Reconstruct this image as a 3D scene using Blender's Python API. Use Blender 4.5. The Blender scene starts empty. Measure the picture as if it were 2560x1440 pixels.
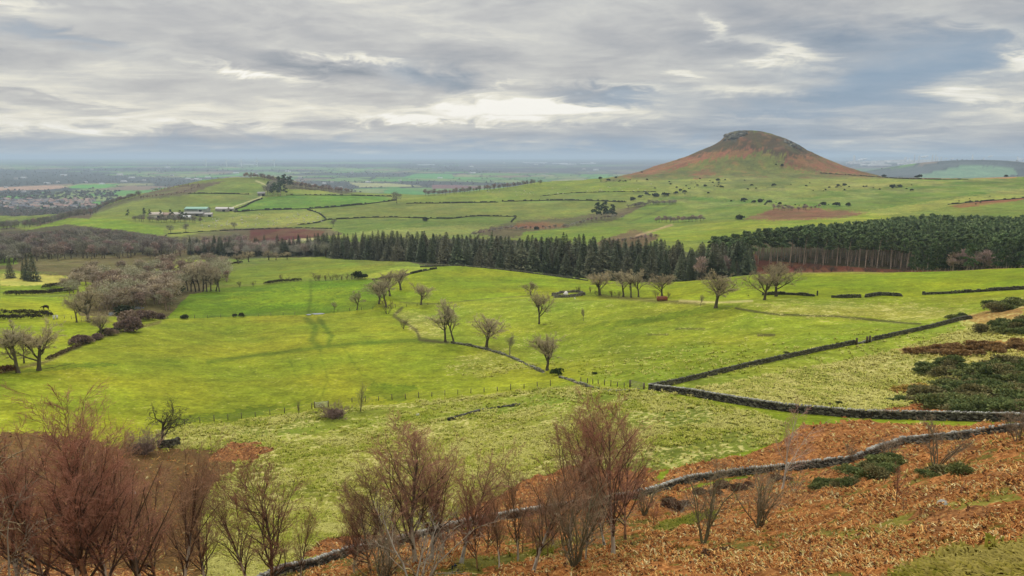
import bpy, math
import numpy as np
from mathutils import Vector
PI = math.pi
RNG = np.random.default_rng(7)
sc = bpy.context.scene
COL = sc.collection
# ------------------------------------------------------------------ camera
FPX = 1862.0; PITCH = math.radians(10.0); CP, SP = math.cos(PITCH), math.sin(PITCH)
cam = bpy.data.objects.new("camera", bpy.data.cameras.new("camera"))
COL.objects.link(cam); sc.camera = cam
cam.data.sensor_width = 36.0; cam.data.lens = 36 * FPX / 2560.0
cam.data.clip_start = 0.5; cam.data.clip_end = 200000.0
cam.location = (0, 0, 0); cam.rotation_euler = (math.radians(80.0), 0, 0)

def ray(u, v):
    """photo pixel (2560 wide) -> azimuth (0 = +Y, positive to the right), z per metre of ground distance"""
    x = (np.asarray(u, float) - 1280) / FPX; y = (720 - np.asarray(v, float)) / FPX
    fwd = CP + y * SP; up = y * CP - SP
    h = np.hypot(x, fwd)
    return np.arctan2(x, fwd), up / h

def project(x, y, z):
    fwd = y * CP - z * SP; up = y * SP + z * CP
    fwd = np.where(fwd < 1e-3, 1e-3, fwd)
    return 1280 + FPX * x / fwd, 720 - FPX * up / fwd

# ------------------------------------------------------------------ noise
def _hash(ix, iy, seed):
    n = (ix.astype(np.int64) * 374761393 + iy.astype(np.int64) * 668265263 + seed * 1442695041) & 0xffffffff
    n = ((n ^ (n >> 13)) * 1274126177) & 0xffffffff
    return ((n ^ (n >> 16)) & 0xffff) / 65535.0

def vnoise(x, y, seed=0):
    ix = np.floor(x); iy = np.floor(y); fx = x - ix; fy = y - iy
    fx = fx * fx * (3 - 2 * fx); fy = fy * fy * (3 - 2 * fy)
    a = _hash(ix, iy, seed); b = _hash(ix + 1, iy, seed); c = _hash(ix, iy + 1, seed); d = _hash(ix + 1, iy + 1, seed)
    return (a + (b - a) * fx) * (1 - fy) + (c + (d - c) * fx) * fy

def fbm(x, y, seed=0, octv=4, gain=0.5):
    s = 0; a = 1; t = 0
    for k in range(octv):
        s = s + a * vnoise(x * 2 ** k + 17.3 * k, y * 2 ** k + 5.1 * k, seed + k); t += a; a *= gain
    return s / t          # 0..1, mean about .5

def pchip(X, Y, xq):
    """monotone cubic along axis 0; X (K,C) or (K,), Y (K,C), xq (Q,) -> (Q,C)"""
    Y = np.asarray(Y, float); one = Y.ndim == 1
    if one: Y = Y[:, None]
    X = np.asarray(X, float)
    if X.ndim == 1: X = np.repeat(X[:, None], Y.shape[1], 1)
    K, C = Y.shape
    h = np.diff(X, axis=0); dl = np.diff(Y, axis=0) / h
    m = np.zeros_like(Y)
    w1 = 2 * h[1:] + h[:-1]; w2 = h[1:] + 2 * h[:-1]
    same = dl[1:] * dl[:-1] > 0
    den = np.where(same, w1 / np.where(dl[:-1] == 0, 1, dl[:-1]) + w2 / np.where(dl[1:] == 0, 1, dl[1:]), 1)
    m[1:-1] = np.where(same, (w1 + w2) / den, 0)
    m[0] = dl[0]; m[-1] = dl[-1]
    out = np.empty((len(xq), C)); cc = np.arange(C)
    for q, x in enumerate(xq):
        k = np.clip((X <= x).sum(0) - 1, 0, K - 2)
        x0 = X[k, cc]; hh = h[k, cc]; t = np.clip((x - x0) / hh, 0, 1)
        y0 = Y[k, cc]; y1 = Y[k + 1, cc]; m0 = m[k, cc] * hh; m1 = m[k + 1, cc] * hh
        out[q] = y0 * (1 + 2 * t) * (1 - t) ** 2 + m0 * t * (1 - t) ** 2 + y1 * t * t * (3 - 2 * t) + m1 * t * t * (t - 1)
    return out[:, 0] if one else out

# ------------------------------------------------------------------ the lie of the land
# Each line follows one break of slope across the view: (u, v, distance) knots; 'z' lines give heights directly.
US = [0, 320, 640, 960, 1280, 1600, 1920, 2240, 2560]
def L(vs, rs, us=US): return [(u, v, r) for u, v, r in zip(us, vs, rs)]
def LZ(zs, rs, us=US): return [(u, ('z', z), r) for u, z, r in zip(us, zs, rs)]
LAND = [
 LZ([-1.7] * 9, [1.5] * 9),
 LZ([-3.2] * 9, [4] * 9),
 LZ([-11, -11, -11, -11, -11, -10.5, -10, -9.3, -8.2], [14] * 9),
 L([1500, 1520, 1530, 1440, 1440, 1440, 1440, 1440, 1440], [50, 50, 50, 50, 44, 37, 31, 27, 25]),
 L([1390, 1410, 1440, 1365, 1300, 1245, 1180, 1122, 1078], [72, 70, 66, 70, 73, 77, 83, 84, 80]),
 L([1150, 1130, 1130, 1110, 1070, 990, 1020, 1042, 1050], [115, 118, 120, 120, 118, 128, 115, 112, 108]),
 L([1050, 1060, 1040, 1000, 966, 930, 930, 960, 960], [150, 145, 150, 158, 160, 155, 148, 140, 135]),
 L([920, 900, 890, 870, 860, 850, 860, 860, 850], [195, 205, 215, 215, 215, 200, 180, 172, 165]),
 L([860, 830, 800, 778, 790, 757, 775, 790, 765], [230, 255, 286, 290, 260, 252, 228, 222, 220]),
 L([790, 770, 740, 735, 735, 752, 743, 742, 728], [290, 320, 345, 330, 320, 290, 265, 262, 262]),
 L([740, 725, 690, 666, 666, 680, 700, 709, 703, 690, 685, 675], [370, 400, 440, 430, 415, 390, 370, 350, 335, 330, 330, 335],
   [0, 320, 640, 960, 1100, 1280, 1450, 1600, 1750, 1920, 2240, 2560]),
 L([680, 665, 650, 641, 650, 690, 705, 718, 702, 694, 692], [520, 540, 590, 590, 570, 480, 440, 415, 390, 385, 400],
   [0, 320, 640, 800, 960, 1100, 1280, 1600, 1920, 2240, 2560]),
 L([645, 635, 622, 628, 632, 614, 645, 655, 648], [660, 680, 720, 690, 620, 600, 465, 480, 520]),
 L([604, 604, 603, 592, 590, 586, 592, 592, 588], [800, 800, 800, 800, 770, 730, 620, 640, 670]),
 L([583, 569, 572, 556, 551, 552, 547, 543, 533], [950, 950, 980, 1000, 1000, 940, 840, 840, 840]),
 L([575, 568, 546, 541, 531, 521, 521, 517, 510, 503, 500], [1120, 1150, 1120, 1120, 1180, 1180, 1180, 1130, 1060, 1060, 1040],
   [0, 80, 200, 320, 640, 960, 1280, 1600, 1920, 2240, 2560]),
 L([590, 580, 562, 536, 506, 482, 486, 489, 496, 488, 476, 467, 466, 466], [1350, 1350, 1300, 1330, 1360, 1420, 1420, 1370, 1360, 1380, 1330, 1300, 1280, 1270],
   [0, 60, 110, 240, 320, 450, 640, 850, 980, 1280, 1600, 1920, 2240, 2560]),
 L([640, 620, 560, 518, 492, 479, 465, 453, 443, 441, 450, 467, 479, 486, 488, 482, 468, 455, 450, 445, 437, 431, 430, 440, 446, 447, 443],
   [1650, 1650, 1600, 1580, 1580, 1600, 1620, 1650, 1700, 1700, 1650, 1600, 1550, 1500, 1500, 1500, 1540, 1600, 1600, 1600, 1620, 1600, 1570, 1560, 1500, 1470, 1450],
   [0, 100, 200, 260, 320, 380, 440, 500, 600, 660, 720, 800, 870, 960, 1050, 1150, 1280, 1350, 1450, 1540, 1600, 1700, 1850, 2100, 2250, 2400, 2560]),
 # the steep hill: its flank, then its crest line
 [(u, ('z', -118), 1760) for u in (0, 400, 900, 1250, 1450)] + [(1540, 444, 1700), (1600, 434, 1700), (1700, 412, 1680), (1800, 385, 1690), (1850, 372, 1690), (1950, 370, 1690), (2020, 396, 1690), (2100, 425, 1690), (2200, 446, 1700), (2300, 455, 1700), (2400, ('z', -90), 1700), (2560, ('z', -80), 1700)],
 [(u, ('z', -135), 1900) for u in (0, 400, 900, 1250, 1440, 1500)] + [(1560, 441, 1860), (1600, 430, 1850), (1650, 411, 1850), (1700, 396, 1850), (1750, 376, 1850), (1800, 351, 1850),
   (1812, 339, 1850), (1826, 328, 1850), (1850, 324, 1850), (1900, 328, 1850), (1950, 340, 1850), (1990, 357, 1850), (2020, 374, 1850), (2060, 393, 1850), (2100, 411, 1850), (2150, 429, 1850), (2200, 441, 1850), (2250, 453, 1850), (2320, ('z', -110), 1860), (2450, ('z', -120), 1900), (2560, ('z', -120), 1900)],
 LZ([-160, -160, -160, -160, -158, -150, -130, -150, -155], [2400] * 9),
 LZ([-170] * 9, [3100] * 9), LZ([-163] * 9, [6000] * 9), LZ([-128, -128, -128, -128, -128, -120, -100, -96, -96], [12000] * 9),
 LZ([-102] * 9, [25000] * 9), LZ([-90, -90, -95, -100, -110, -110, -60, 0, 20], [36000] * 9), LZ([-150] * 9, [60000] * 9),
]
EDGE = math.radians(41.0)
az_in = np.linspace(-EDGE, EDGE, 1120)
az_l = -EDGE - np.cumsum(np.linspace(.002, .12, 46)); az_l = az_l[az_l > -PI + .02]
AZ = np.concatenate([[-PI], az_l[::-1], az_in, -az_l, [PI]])
LR = np.concatenate([np.arange(math.log(1.5), math.log(22), .02), np.arange(math.log(22), math.log(330), .0036),
                     np.arange(math.log(330), math.log(2100), .0062), np.arange(math.log(2100), math.log(60000), .013), [math.log(60000)]])
RR = np.exp(LR)
def land_table():
    KR = np.empty((len(LAND), len(AZ))); KZ = np.empty_like(KR)
    azc = np.clip(AZ, -math.radians(38), math.radians(38))
    for i, ln in enumerate(LAND):
        a, r, z = [], [], []
        for u, v, rr in ln:
            if isinstance(v, tuple): aa = float(ray(u, 600)[0]); zz = v[1]
            else: aa, t = ray(u, v); aa = float(aa); zz = float(t) * rr
            a.append(aa); r.append(math.log(rr)); z.append(zz)
        a, r, z = map(np.array, (a, r, z))
        ac = np.clip(azc, a[0], a[-1])
        KR[i] = pchip(a, r, ac); KZ[i] = pchip(a, z, ac)
    KR = np.maximum.accumulate(KR + 1e-3 * np.arange(len(LAND))[:, None], 0)
    return KR, KZ
KR, KZ = land_table()
Z = pchip(KR, KZ, LR)
GX = RR[:, None] * np.sin(AZ)[None, :]; GY = RR[:, None] * np.cos(AZ)[None, :]
# behind the viewer the hillside climbs to the moor
back = np.clip((np.abs(AZ) - math.radians(50)) / math.radians(45), 0, 1); back = back * back * (3 - 2 * back)
ZB = np.minimum(-1.7 + .16 * RR, 34) - np.clip((RR - 900) / 2500, 0, 1) * 150
Z = Z * (1 - back) + ZB[:, None] * back
# far wooded hill in the plain on the right
def bump(u, r, h, su, sr):
    a = float(ray(u, 420)[0]); cx, cy = r * math.sin(a), r * math.cos(a)
    dx = GX - cx; dy = GY - cy; al = dx * math.cos(a) - dy * math.sin(a); ac = dx * math.sin(a) + dy * math.cos(a)
    return h * np.exp(-(al / su) ** 2 - (ac / sr) ** 2)
Z = Z + bump(2430, 6000, 112, 460, 620) + bump(2250, 6200, 58, 420, 520) + bump(2580, 6300, 58, 300, 500)
# natural unevenness
def undul(x, y, r):
    big = (fbm(x / 90, y / 90, 3, 3) - .5) * np.clip((r - 60) / 300, 0, 1) * 2.6 * (r < 2300)
    mid = (fbm(x / 24, y / 24, 11, 3) - .5) * np.clip((r - 20) / 60, 0, 1) * 1.5 * (r < 1800)
    return big + mid
Z = Z + undul(GX, GY, RR[:, None])
hillm = np.clip(1 - np.abs(RR[:, None] - 1800) / 260, 0, 1)
Z = Z + hillm * (fbm(GX / 45, GY / 45, 23, 5, .6) - .5) * 13
DAZ = az_in[1] - az_in[0]

def col_of(az):
    az = np.asarray(az, float)
    return np.interp(az, AZ, np.arange(len(AZ)))

def height(x, y):
    x = np.asarray(x, float); y = np.asarray(y, float)
    c = col_of(np.arctan2(x, y)); k = np.interp(np.log(np.maximum(np.hypot(x, y), 1.5)), LR, np.arange(len(LR)))
    c0 = np.clip(np.floor(c).astype(int), 0, len(AZ) - 2); k0 = np.clip(np.floor(k).astype(int), 0, len(LR) - 2)
    fc = c - c0; fk = k - k0
    return (Z[k0, c0] * (1 - fk) + Z[k0 + 1, c0] * fk) * (1 - fc) + (Z[k0, c0 + 1] * (1 - fk) + Z[k0 + 1, c0 + 1] * fk) * fc

def at(u, v, rmin=8, rmax=59000):
    """the point of the land seen at a photo pixel -> (x, y, z)"""
    az, t = ray(u, v); az = float(az); t = float(t)
    c = float(col_of(az)); c0 = int(c); f = c - c0
    prof = Z[:, c0] * (1 - f) + Z[:, min(c0 + 1, len(AZ) - 1)] * f
    d = prof - RR * t
    ok = np.where((d >= 0) & (RR >= rmin) & (RR <= rmax))[0]
    if len(ok) == 0:
        i = int(np.argmax(np.where((RR >= rmin) & (RR <= rmax), d / RR, -9)))
        r = RR[i]
    else:
        i = ok[0]
        if i > 0 and d[i - 1] < 0 and RR[i - 1] >= rmin * .98: r = RR[i - 1] + (RR[i] - RR[i - 1]) * (-d[i - 1]) / (d[i] - d[i - 1])
        else: r = RR[i]
    x, y = r * math.sin(az), r * math.cos(az)
    return x, y, float(height(x, y))

def at_r(u, r, v=1000):
    az = float(ray(u, v)[0]); x, y = r * math.sin(az), r * math.cos(az)
    return x, y, float(height(x, y))

def h_for(p, vtop):
    """height of a thing standing at p whose top is seen at photo row vtop"""
    x, y, z = p; r = math.hypot(x, y)
    u = float(project(x, y, z)[0])
    return float(ray(u, vtop)[1]) * r - z

# ------------------------------------------------------------------ helpers
def lin(c):
    c = np.asarray(c, float) / 255.0
    return np.where(c <= .04045, c / 12.92, ((c + .055) / 1.055) ** 2.4)
LIGHT = 1.30                                   # what the daylight multiplies a colour by
def alb(r, g, b): return np.clip(lin((r, g, b)) / LIGHT, .004, .8)

def new_mat(name, rough=.9, spec=.2):
    m = bpy.data.materials.new(name); m.use_nodes = True
    b = m.node_tree.nodes['Principled BSDF']; b.inputs['Roughness'].default_value = rough
    b.inputs['Specular IOR Level'].default_value = spec
    return m, m.node_tree, b

def attr_mat(name, rough=.9, spec=.15, vary=.25, scale=3.0, rnd=0.0, tint=None, trans=0.0):
    """colour from the mesh's own 'Col', broken up by noise in the object's space and per-object tint"""
    m, nt, b = new_mat(name, rough, spec)
    N = nt.nodes; K = nt.links
    a = N.new('ShaderNodeAttribute'); a.attribute_name = 'Col'
    tc = N.new('ShaderNodeTexCoord'); no = N.new('ShaderNodeTexNoise'); no.inputs['Scale'].default_value = scale; no.inputs['Detail'].default_value = 4
    K.new(tc.outputs['Object'], no.inputs['Vector'])
    mr = N.new('ShaderNodeMapRange'); mr.inputs[3].default_value = 1 - vary; mr.inputs[4].default_value = 1 + vary
    mr.inputs[1].default_value = .3; mr.inputs[2].default_value = .7
    K.new(no.outputs['Fac'], mr.inputs[0])
    hsv = N.new('ShaderNodeHueSaturation'); K.new(a.outputs['Color'], hsv.inputs['Color']); K.new(mr.outputs[0], hsv.inputs['Value'])
    out = hsv.outputs['Color']
    if rnd > 0:
        oi = N.new('ShaderNodeObjectInfo'); r2 = N.new('ShaderNodeMapRange'); r2.inputs[3].default_value = 1 - rnd; r2.inputs[4].default_value = 1 + rnd
        K.new(oi.outputs['Random'], r2.inputs[0])
        h2 = N.new('ShaderNodeHueSaturation'); K.new(out, h2.inputs['Color']); K.new(r2.outputs[0], h2.inputs['Value'])
        if tint is not None:
            mx = N.new('ShaderNodeMix'); mx.data_type = 'RGBA'
            fr = N.new('ShaderNodeMath'); fr.operation = 'FRACT'; mu = N.new('ShaderNodeMath'); mu.operation = 'MULTIPLY'; mu.inputs[1].default_value = 7.31
            K.new(oi.outputs['Random'], mu.inputs[0]); K.new(mu.outputs[0], fr.inputs[0])
            m3 = N.new('ShaderNodeMath'); m3.operation = 'MULTIPLY'; m3.inputs[1].default_value = tint[3]; K.new(fr.outputs[0], m3.inputs[0])
            K.new(m3.outputs[0], mx.inputs['Factor']); K.new(h2.outputs['Color'], mx.inputs['A']); mx.inputs['B'].default_value = (*tint[:3], 1)
            out = mx.outputs['Result']
        else: out = h2.outputs['Color']
    K.new(out, b.inputs['Base Color'])
    return m

def mesh(name, V, F, mat, C=None, smooth=False):
    V = np.asarray(V, np.float32).reshape(-1, 3)
    Fs = F if isinstance(F, list) else [F]
    Fs = [np.asarray(f, np.int32) for f in Fs if len(f)]
    me = bpy.data.meshes.new(name)
    me.vertices.add(len(V)); me.vertices.foreach_set('co', V.ravel())
    idx = np.concatenate([f.ravel() for f in Fs]); cnt = np.concatenate([np.full(len(f), f.shape[1], np.int32) for f in Fs])
    st = np.concatenate([[0], np.cumsum(cnt)[:-1]]).astype(np.int32)
    me.loops.add(len(idx)); me.loops.foreach_set('vertex_index', idx)
    me.polygons.add(len(cnt)); me.polygons.foreach_set('loop_start', st)
    me.update(calc_edges=True)
    if C is not None:
        C = np.asarray(C, np.float32)
        if C.ndim == 1: C = np.repeat(C[None, :3], len(V), 0)
        ca = me.color_attributes.new('Col', 'FLOAT_COLOR', 'POINT')
        ca.data.foreach_set('color', np.concatenate([C[:, :3], np.ones((len(V), 1), np.float32)], 1).astype(np.float32).ravel())
    if smooth: me.polygons.foreach_set('use_smooth', np.ones(len(cnt), bool))
    if mat is not None: me.materials.append(mat)
    me.update()
    return me

def tag(o, label=None, cat=None, group=None, kind=None):
    if label: o['label'] = label
    if cat: o['category'] = cat
    if group: o['group'] = group
    if kind: o['kind'] = kind
    return o

def put(name, me, loc=(0, 0, 0), rz=0, s=1.0, parent=None):
    o = bpy.data.objects.new(name, me); COL.objects.link(o)
    o.location = loc; o.rotation_euler = (0, 0, rz)
    o.scale = (s, s, s) if np.isscalar(s) else s
    if parent: o.parent = parent
    return o

def thing(name, parts, loc, rz=0, s=1.0, label=None, cat=None, group=None, tilt=(0, 0)):
    """an Empty at the base with its parts; parts = [(name, mesh, [(sub name, mesh)...])...]"""
    r = put(name, None, loc, rz, s); r.rotation_euler = (tilt[0], tilt[1], rz); r.empty_display_size = .5
    for p in parts:
        c = put(p[0], p[1], parent=r)
        if len(p) > 2:
            for q in p[2]: put(q[0], q[1], parent=c)
    return tag(r, label, cat, group)

def inside(u, v, poly):
    p = np.asarray(poly, float); n = len(p); res = np.zeros(u.shape, bool); j = n - 1
    for i in range(n):
        xi, yi = p[i]; xj, yj = p[j]
        c = ((yi > v) != (yj > v)) & (u < (xj - xi) * (v - yi) / ((yj - yi) if yj != yi else 1e-9) + xi)
        res ^= c; j = i
    return res

def linedist(u, v, pts):
    d = np.full(u.shape, 1e9)
    for (x0, y0), (x1, y1) in zip(pts[:-1], pts[1:]):
        dx, dy = x1 - x0, y1 - y0; t = np.clip(((u - x0) * dx + (v - y0) * dy) / (dx * dx + dy * dy + 1e-9), 0, 1)
        d = np.minimum(d, np.hypot(u - x0 - t * dx, v - y0 - t * dy))
    return d
SATG = .88; ZEN = 2.0; EXPO = 0.0; HAZE_D = 0.000088; HAZE_COL = (.66, .83, 1.0)
# ------------------------------------------------------------------ ground cover
NR, NA = Z.shape
PU, PV = project(GX, GY, Z)
RG = np.repeat(RR[:, None], NA, 1)
n1 = fbm(GX / 6, GY / 6, 31, 3) - .5; n2 = fbm(GX / 6, GY / 6, 47, 3) - .5
n3 = fbm(GX / .8, GY / .8, 53, 2) - .5
PX = RG / FPX                                   # metres per photo pixel
cov = np.zeros((NR, NA, 3)); tuft = np.zeros((NR, NA)); brk = np.zeros((NR, NA)); blotch = np.full((NR, NA), .5)
cov[:] = alb(128, 150, 60)
def setc(m, col, tf=None, bk=None, w=1.0):
    c = alb(*col)
    if np.isscalar(w): cov[m] = cov[m] * (1 - w) + c * w
    else: cov[m] = cov[m] * (1 - w[m])[:, None] + c[None] * w[m][:, None]
    if tf is not None: tuft[m] = tf
    if bk is not None: brk[m] = bk
near = (RG < 345)
setc(near, (148, 162, 40), .28, 0)
setc((RG >= 345) & (RG < 2300), (122, 142, 56), 0, 0)

JA = 1.0
def poly(col, pts, rmin=20, rmax=2300, tf=None, bk=None, j=3.0, w=1.0):
    p = np.asarray(pts, float); pad = j * 2
    rows = (RR >= rmin) & (RR <= rmax)
    U = PU[rows]; V = PV[rows]
    m0 = (U > p[:, 0].min() - pad) & (U < p[:, 0].max() + pad) & (V > p[:, 1].min() - pad) & (V < p[:, 1].max() + pad)
    if not m0.any(): return
    uu = U[m0]; vv = V[m0]; jj = (n1 + n3)[rows][m0] * 6 * j; jk = (n2 - n3)[rows][m0] * 3 * j
    ins = inside(uu + jj, vv + jk, p)
    m = np.zeros((NR, NA), bool); sub = np.zeros(U.shape, bool); sub[m0] = ins; m[rows] = sub
    m &= (np.abs(AZ) < 1.2)[None]
    setc(m, col, tf, bk, w)
def stroke(col, pts, wd, rmin=20, rmax=2300, w=.7, tf=None):
    p = np.asarray(pts, float); rows = (RR >= rmin) & (RR <= rmax); U = PU[rows]; V = PV[rows]; pad = wd * 2
    m0 = (U > p[:, 0].min() - pad) & (U < p[:, 0].max() + pad) & (V > p[:, 1].min() - pad) & (V < p[:, 1].max() + pad)
    if not m0.any(): return
    d = linedist(U[m0] + n1[rows][m0] * wd, V[m0] + n2[rows][m0] * wd, pts)
    W = np.zeros((NR, NA)); sub = np.zeros(U.shape); sub[m0] = np.clip(1.3 - d / wd, 0, 1) * w; W[rows] = sub
    m = (W > .01) & (np.abs(AZ) < 1.2)[None]
    setc(m, col, tf, None, W)

FAR0 = 345
# --- middle distance, farthest first
poly((134, 148, 68), [(1500, 445), (2560, 440), (2560, 500), (2200, 530), (1500, 560)], 1000, 2000, j=2)
poly((118, 140, 62), [(230, 530), (320, 500), (640, 436), (700, 450), (660, 490), (560, 520), (480, 528), (320, 530)], 900, 2000, j=1.5)
poly((122, 138, 62), [(240, 528), (330, 500), (440, 490), (640, 486), (560, 522), (490, 518), (400, 530)], 900, 1600, j=1.5)
poly((104, 138, 52), [(480, 505), (640, 497), (640, 510), (500, 520)], 900, 1600, j=4, w=.5)
poly((112, 148, 50), [(560, 482), (590, 462), (650, 460), (655, 480)], 1100, 1800, j=3, w=.8)
poly((104, 92, 74), [(60, 560), (240, 520), (320, 497), (380, 478), (460, 462), (560, 452), (470, 488), (330, 503), (240, 532), (220, 548), (100, 565)], 1000, 2000, j=3)
poly((100, 94, 70), [(640, 436), (900, 480), (850, 486), (720, 474), (690, 456)], 1100, 2000, j=2)
poly((96, 156, 40), [(585, 529), (660, 494), (740, 485), (960, 491), (985, 500), (850, 517), (700, 524)], 900, 1650, j=.8)
poly((138, 160, 66), [(715, 472), (800, 476), (860, 487), (740, 487)], 1100, 1800, j=1)
poly((126, 148, 50), [(985, 502), (1150, 482), (1280, 466), (1360, 452), (1540, 447), (1650, 475), (1600, 500), (1250, 505), (1050, 508)], 1000, 1700, j=1)
poly((122, 142, 60), [(1350, 490), (1420, 484), (1620, 480), (1620, 500), (1350, 500)], 1000, 1700, j=1)
poly((122, 136, 56), [(800, 530), (1000, 508), (1280, 508), (1560, 505), (1570, 540), (1420, 557), (1300, 560), (1290, 541), (1180, 541), (1060, 545), (815, 548)], 700, 1400, j=1)
poly((104, 136, 48), [(815, 550), (1060, 547), (1180, 542), (1285, 543), (1275, 560), (1100, 575), (840, 580)], 700, 1300, j=1)
poly((138, 152, 74), [(900, 578), (1100, 566), (1280, 560), (1330, 572), (1280, 590), (1050, 600), (880, 592)], 600, 1200, j=3)
poly((144, 152, 70), [(415, 580), (480, 562), (600, 540), (770, 526), (800, 534), (810, 552), (740, 565), (560, 574), (430, 592)], 800, 1400, j=.8)
poly((120, 158, 40), [(50, 578), (170, 545), (300, 548), (410, 570), (410, 585), (180, 582)], 800, 1250, j=1)
poly((100, 88, 66), [(400, 645), (430, 595), (560, 573), (690, 568), (820, 572), (860, 585), (740, 602), (620, 612), (560, 645)], 600, 1200, j=2)
poly((98, 50, 42), [(625, 573), (700, 570), (812, 577), (800, 590), (740, 603), (622, 608)], 600, 1200, j=1)
poly((188, 182, 130), [(640, 609), (780, 594), (800, 598), (700, 611)], 600, 1100, j=1)
poly((104, 92, 66), [(1180, 580), (1290, 552), (1420, 545), (1560, 520), (1640, 505), (1700, 512), (1580, 545), (1440, 565), (1250, 600)], 650, 1250, j=4)
poly((136, 86, 64), [(1275, 570), (1300, 556), (1400, 558), (1420, 565), (1330, 572)], 650, 1200, j=3)
poly((118, 150, 46), [(1310, 580), (1440, 568), (1550, 566), (1620, 590), (1500, 605), (1400, 608), (1300, 600)], 500, 1100, j=1)
poly((112, 146, 52), [(1530, 555), (1620, 510), (1720, 500), (1870, 512), (1940, 518), (1860, 545), (1640, 560)], 700, 1300, j=1.5)
poly((138, 158, 48), [(1620, 575), (1800, 556), (1900, 550), (2180, 532), (2250, 545), (2100, 560), (1800, 600), (1650, 605)], 450, 1100, j=1.5)
poly((112, 90, 66), [(1490, 605), (1580, 575), (1650, 590), (1600, 625), (1500, 625)], 450, 900, j=3)
poly((134, 96, 72), [(1860, 548), (1940, 520), (2040, 522), (2180, 532), (2100, 545), (1950, 552)], 600, 1200, j=3)
poly((100, 146, 48), [(1620, 498), (1720, 492), (1900, 500), (2050, 495), (2150, 470), (2300, 478), (2400, 490), (2250, 520), (2100, 525), (2040, 515), (1900, 512)], 800, 1500, j=4)
poly((110, 148, 52), [(2030, 490), (2200, 450), (2560, 448), (2560, 485), (2300, 515), (2150, 520)], 800, 1700, j=4)
poly((156, 160, 76), [(2150, 530), (2350, 500), (2560, 470), (2560, 490), (2350, 520), (2200, 540)], 700, 1500, j=4)
poly((144, 150, 70), [(1900, 440), (2200, 450), (2400, 455), (2100, 478), (1800, 470), (1700, 452)], 1000, 1700, j=4)
poly((150, 96, 66), [(2370, 515), (2450, 503), (2560, 494), (2560, 500), (2400, 520)], 700, 1300, j=1)
poly((170, 124, 84), [(2190, 438), (2330, 442), (2540, 437), (2540, 446), (2300, 447), (2200, 444)], 1300, 2100, j=1)
# the steep hill
poly((118, 124, 60), [(1480, 460), (1560, 436), (1700, 390), (1820, 320), (1990, 350), (2210, 438), (2000, 450), (1700, 470)], 1500, 2050, j=2)
poly((86, 70, 46), [(1690, 398), (1750, 372), (1812, 334), (1850, 318), (1960, 336), (2060, 390), (2030, 398), (1960, 394), (1910, 378), (1800, 381), (1740, 392)], 1600, 2050, j=6)
poly((146, 98, 70), [(1540, 444), (1650, 408), (1720, 390), (1800, 378), (1915, 372), (1880, 386), (1760, 400), (1700, 418), (1620, 438)], 1550, 2000, j=7)
poly((142, 96, 68), [(1955, 396), (2010, 386), (2070, 396), (2210, 441), (2100, 438), (1980, 420)], 1500, 2000, j=7)
poly((150, 100, 68), [(1720, 440), (1760, 426), (1800, 436), (1740, 446)], 1400, 1900, j=4)
poly((118, 132, 62), [(1740, 460), (1900, 440), (2000, 450), (1950, 470), (1800, 475)], 1200, 1700, j=7)
poly((88, 88, 82), [(1808, 352), (1812, 336), (1828, 322), (1862, 322), (1866, 334), (1840, 350), (1826, 352)], 1700, 2050, j=2)
poly((82, 82, 76), [(1960, 352), (1990, 352), (2005, 366), (1990, 374), (1968, 366)], 1700, 2050, j=3)
poly((200, 196, 186), [(1972, 360), (1984, 360), (1982, 368), (1976, 367)], 1700, 2050, j=1)
# --- woods, clearings
poly((84, 78, 58), [(0, 560), (60, 575), (170, 560), (420, 592), (440, 640), (380, 690), (0, 690)], 560, 1200, j=2)
poly((108, 98, 66), [(0, 655), (240, 640), (560, 620), (540, 700), (420, 800), (200, 830), (190, 690), (0, 672)], 290, 800, j=3)
poly((80, 76, 54), [(560, 600), (960, 588), (1280, 600), (1650, 625), (1880, 640), (1880, 700), (1450, 705), (1100, 672), (1000, 650), (900, 640), (560, 648)], 395, 760, j=1)
poly((120, 72, 58), [(1860, 640), (2060, 600), (2560, 620), (2560, 700), (1880, 700)], 340, 520, j=2)
poly((76, 68, 46), [(1860, 600), (2560, 520), (2560, 700), (1900, 650)], 438, 720, j=1)
poly((150, 126, 86), [(1880, 672), (2000, 668), (2260, 684), (2000, 690), (1890, 690)], 330, 420, j=3, w=.5)
# --- fields beyond the bright ones
poly((124, 148, 46), [(555, 690), (660, 655), (850, 638), (960, 642), (1000, 665), (930, 692), (740, 705), (560, 720)], 395, 700, j=1)
poly((116, 120, 52), [(880, 650), (980, 648), (1000, 662), (900, 668)], 400, 700, j=4, w=.6)
poly((146, 164, 58), [(370, 655), (460, 648), (600, 655), (540, 672), (390, 676)], 400, 800, j=1)
poly((112, 150, 48), [(0, 640), (40, 638), (45, 660), (0, 664)], 450, 900, j=1)
poly((188, 180, 94), [(0, 684), (90, 684), (190, 696), (170, 706), (60, 716), (0, 712)], 300, 700, j=1.5)
poly((134, 160, 42), [(0, 714), (80, 714), (200, 704), (300, 710), (200, 735), (90, 740), (0, 745)], 280, 600, j=1.5)
poly((152, 172, 38), [(0, 742), (170, 742), (200, 790), (290, 815), (200, 850), (0, 830)], 180, 500, tf=.1, j=1.5)
poly((138, 162, 34), [(980, 690), (1100, 662), (1250, 672), (1480, 700), (1760, 703), (2560, 670), (2560, 735), (2060, 744), (1900, 744), (1700, 748), (1530, 742), (1350, 736), (1000, 772), (930, 775), (950, 720)], 255, 470, tf=.06, j=1)
poly((150, 172, 60), [(900, 690), (1000, 666), (1090, 668), (990, 690), (1000, 700), (930, 710)], 300, 520, j=1)
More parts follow.
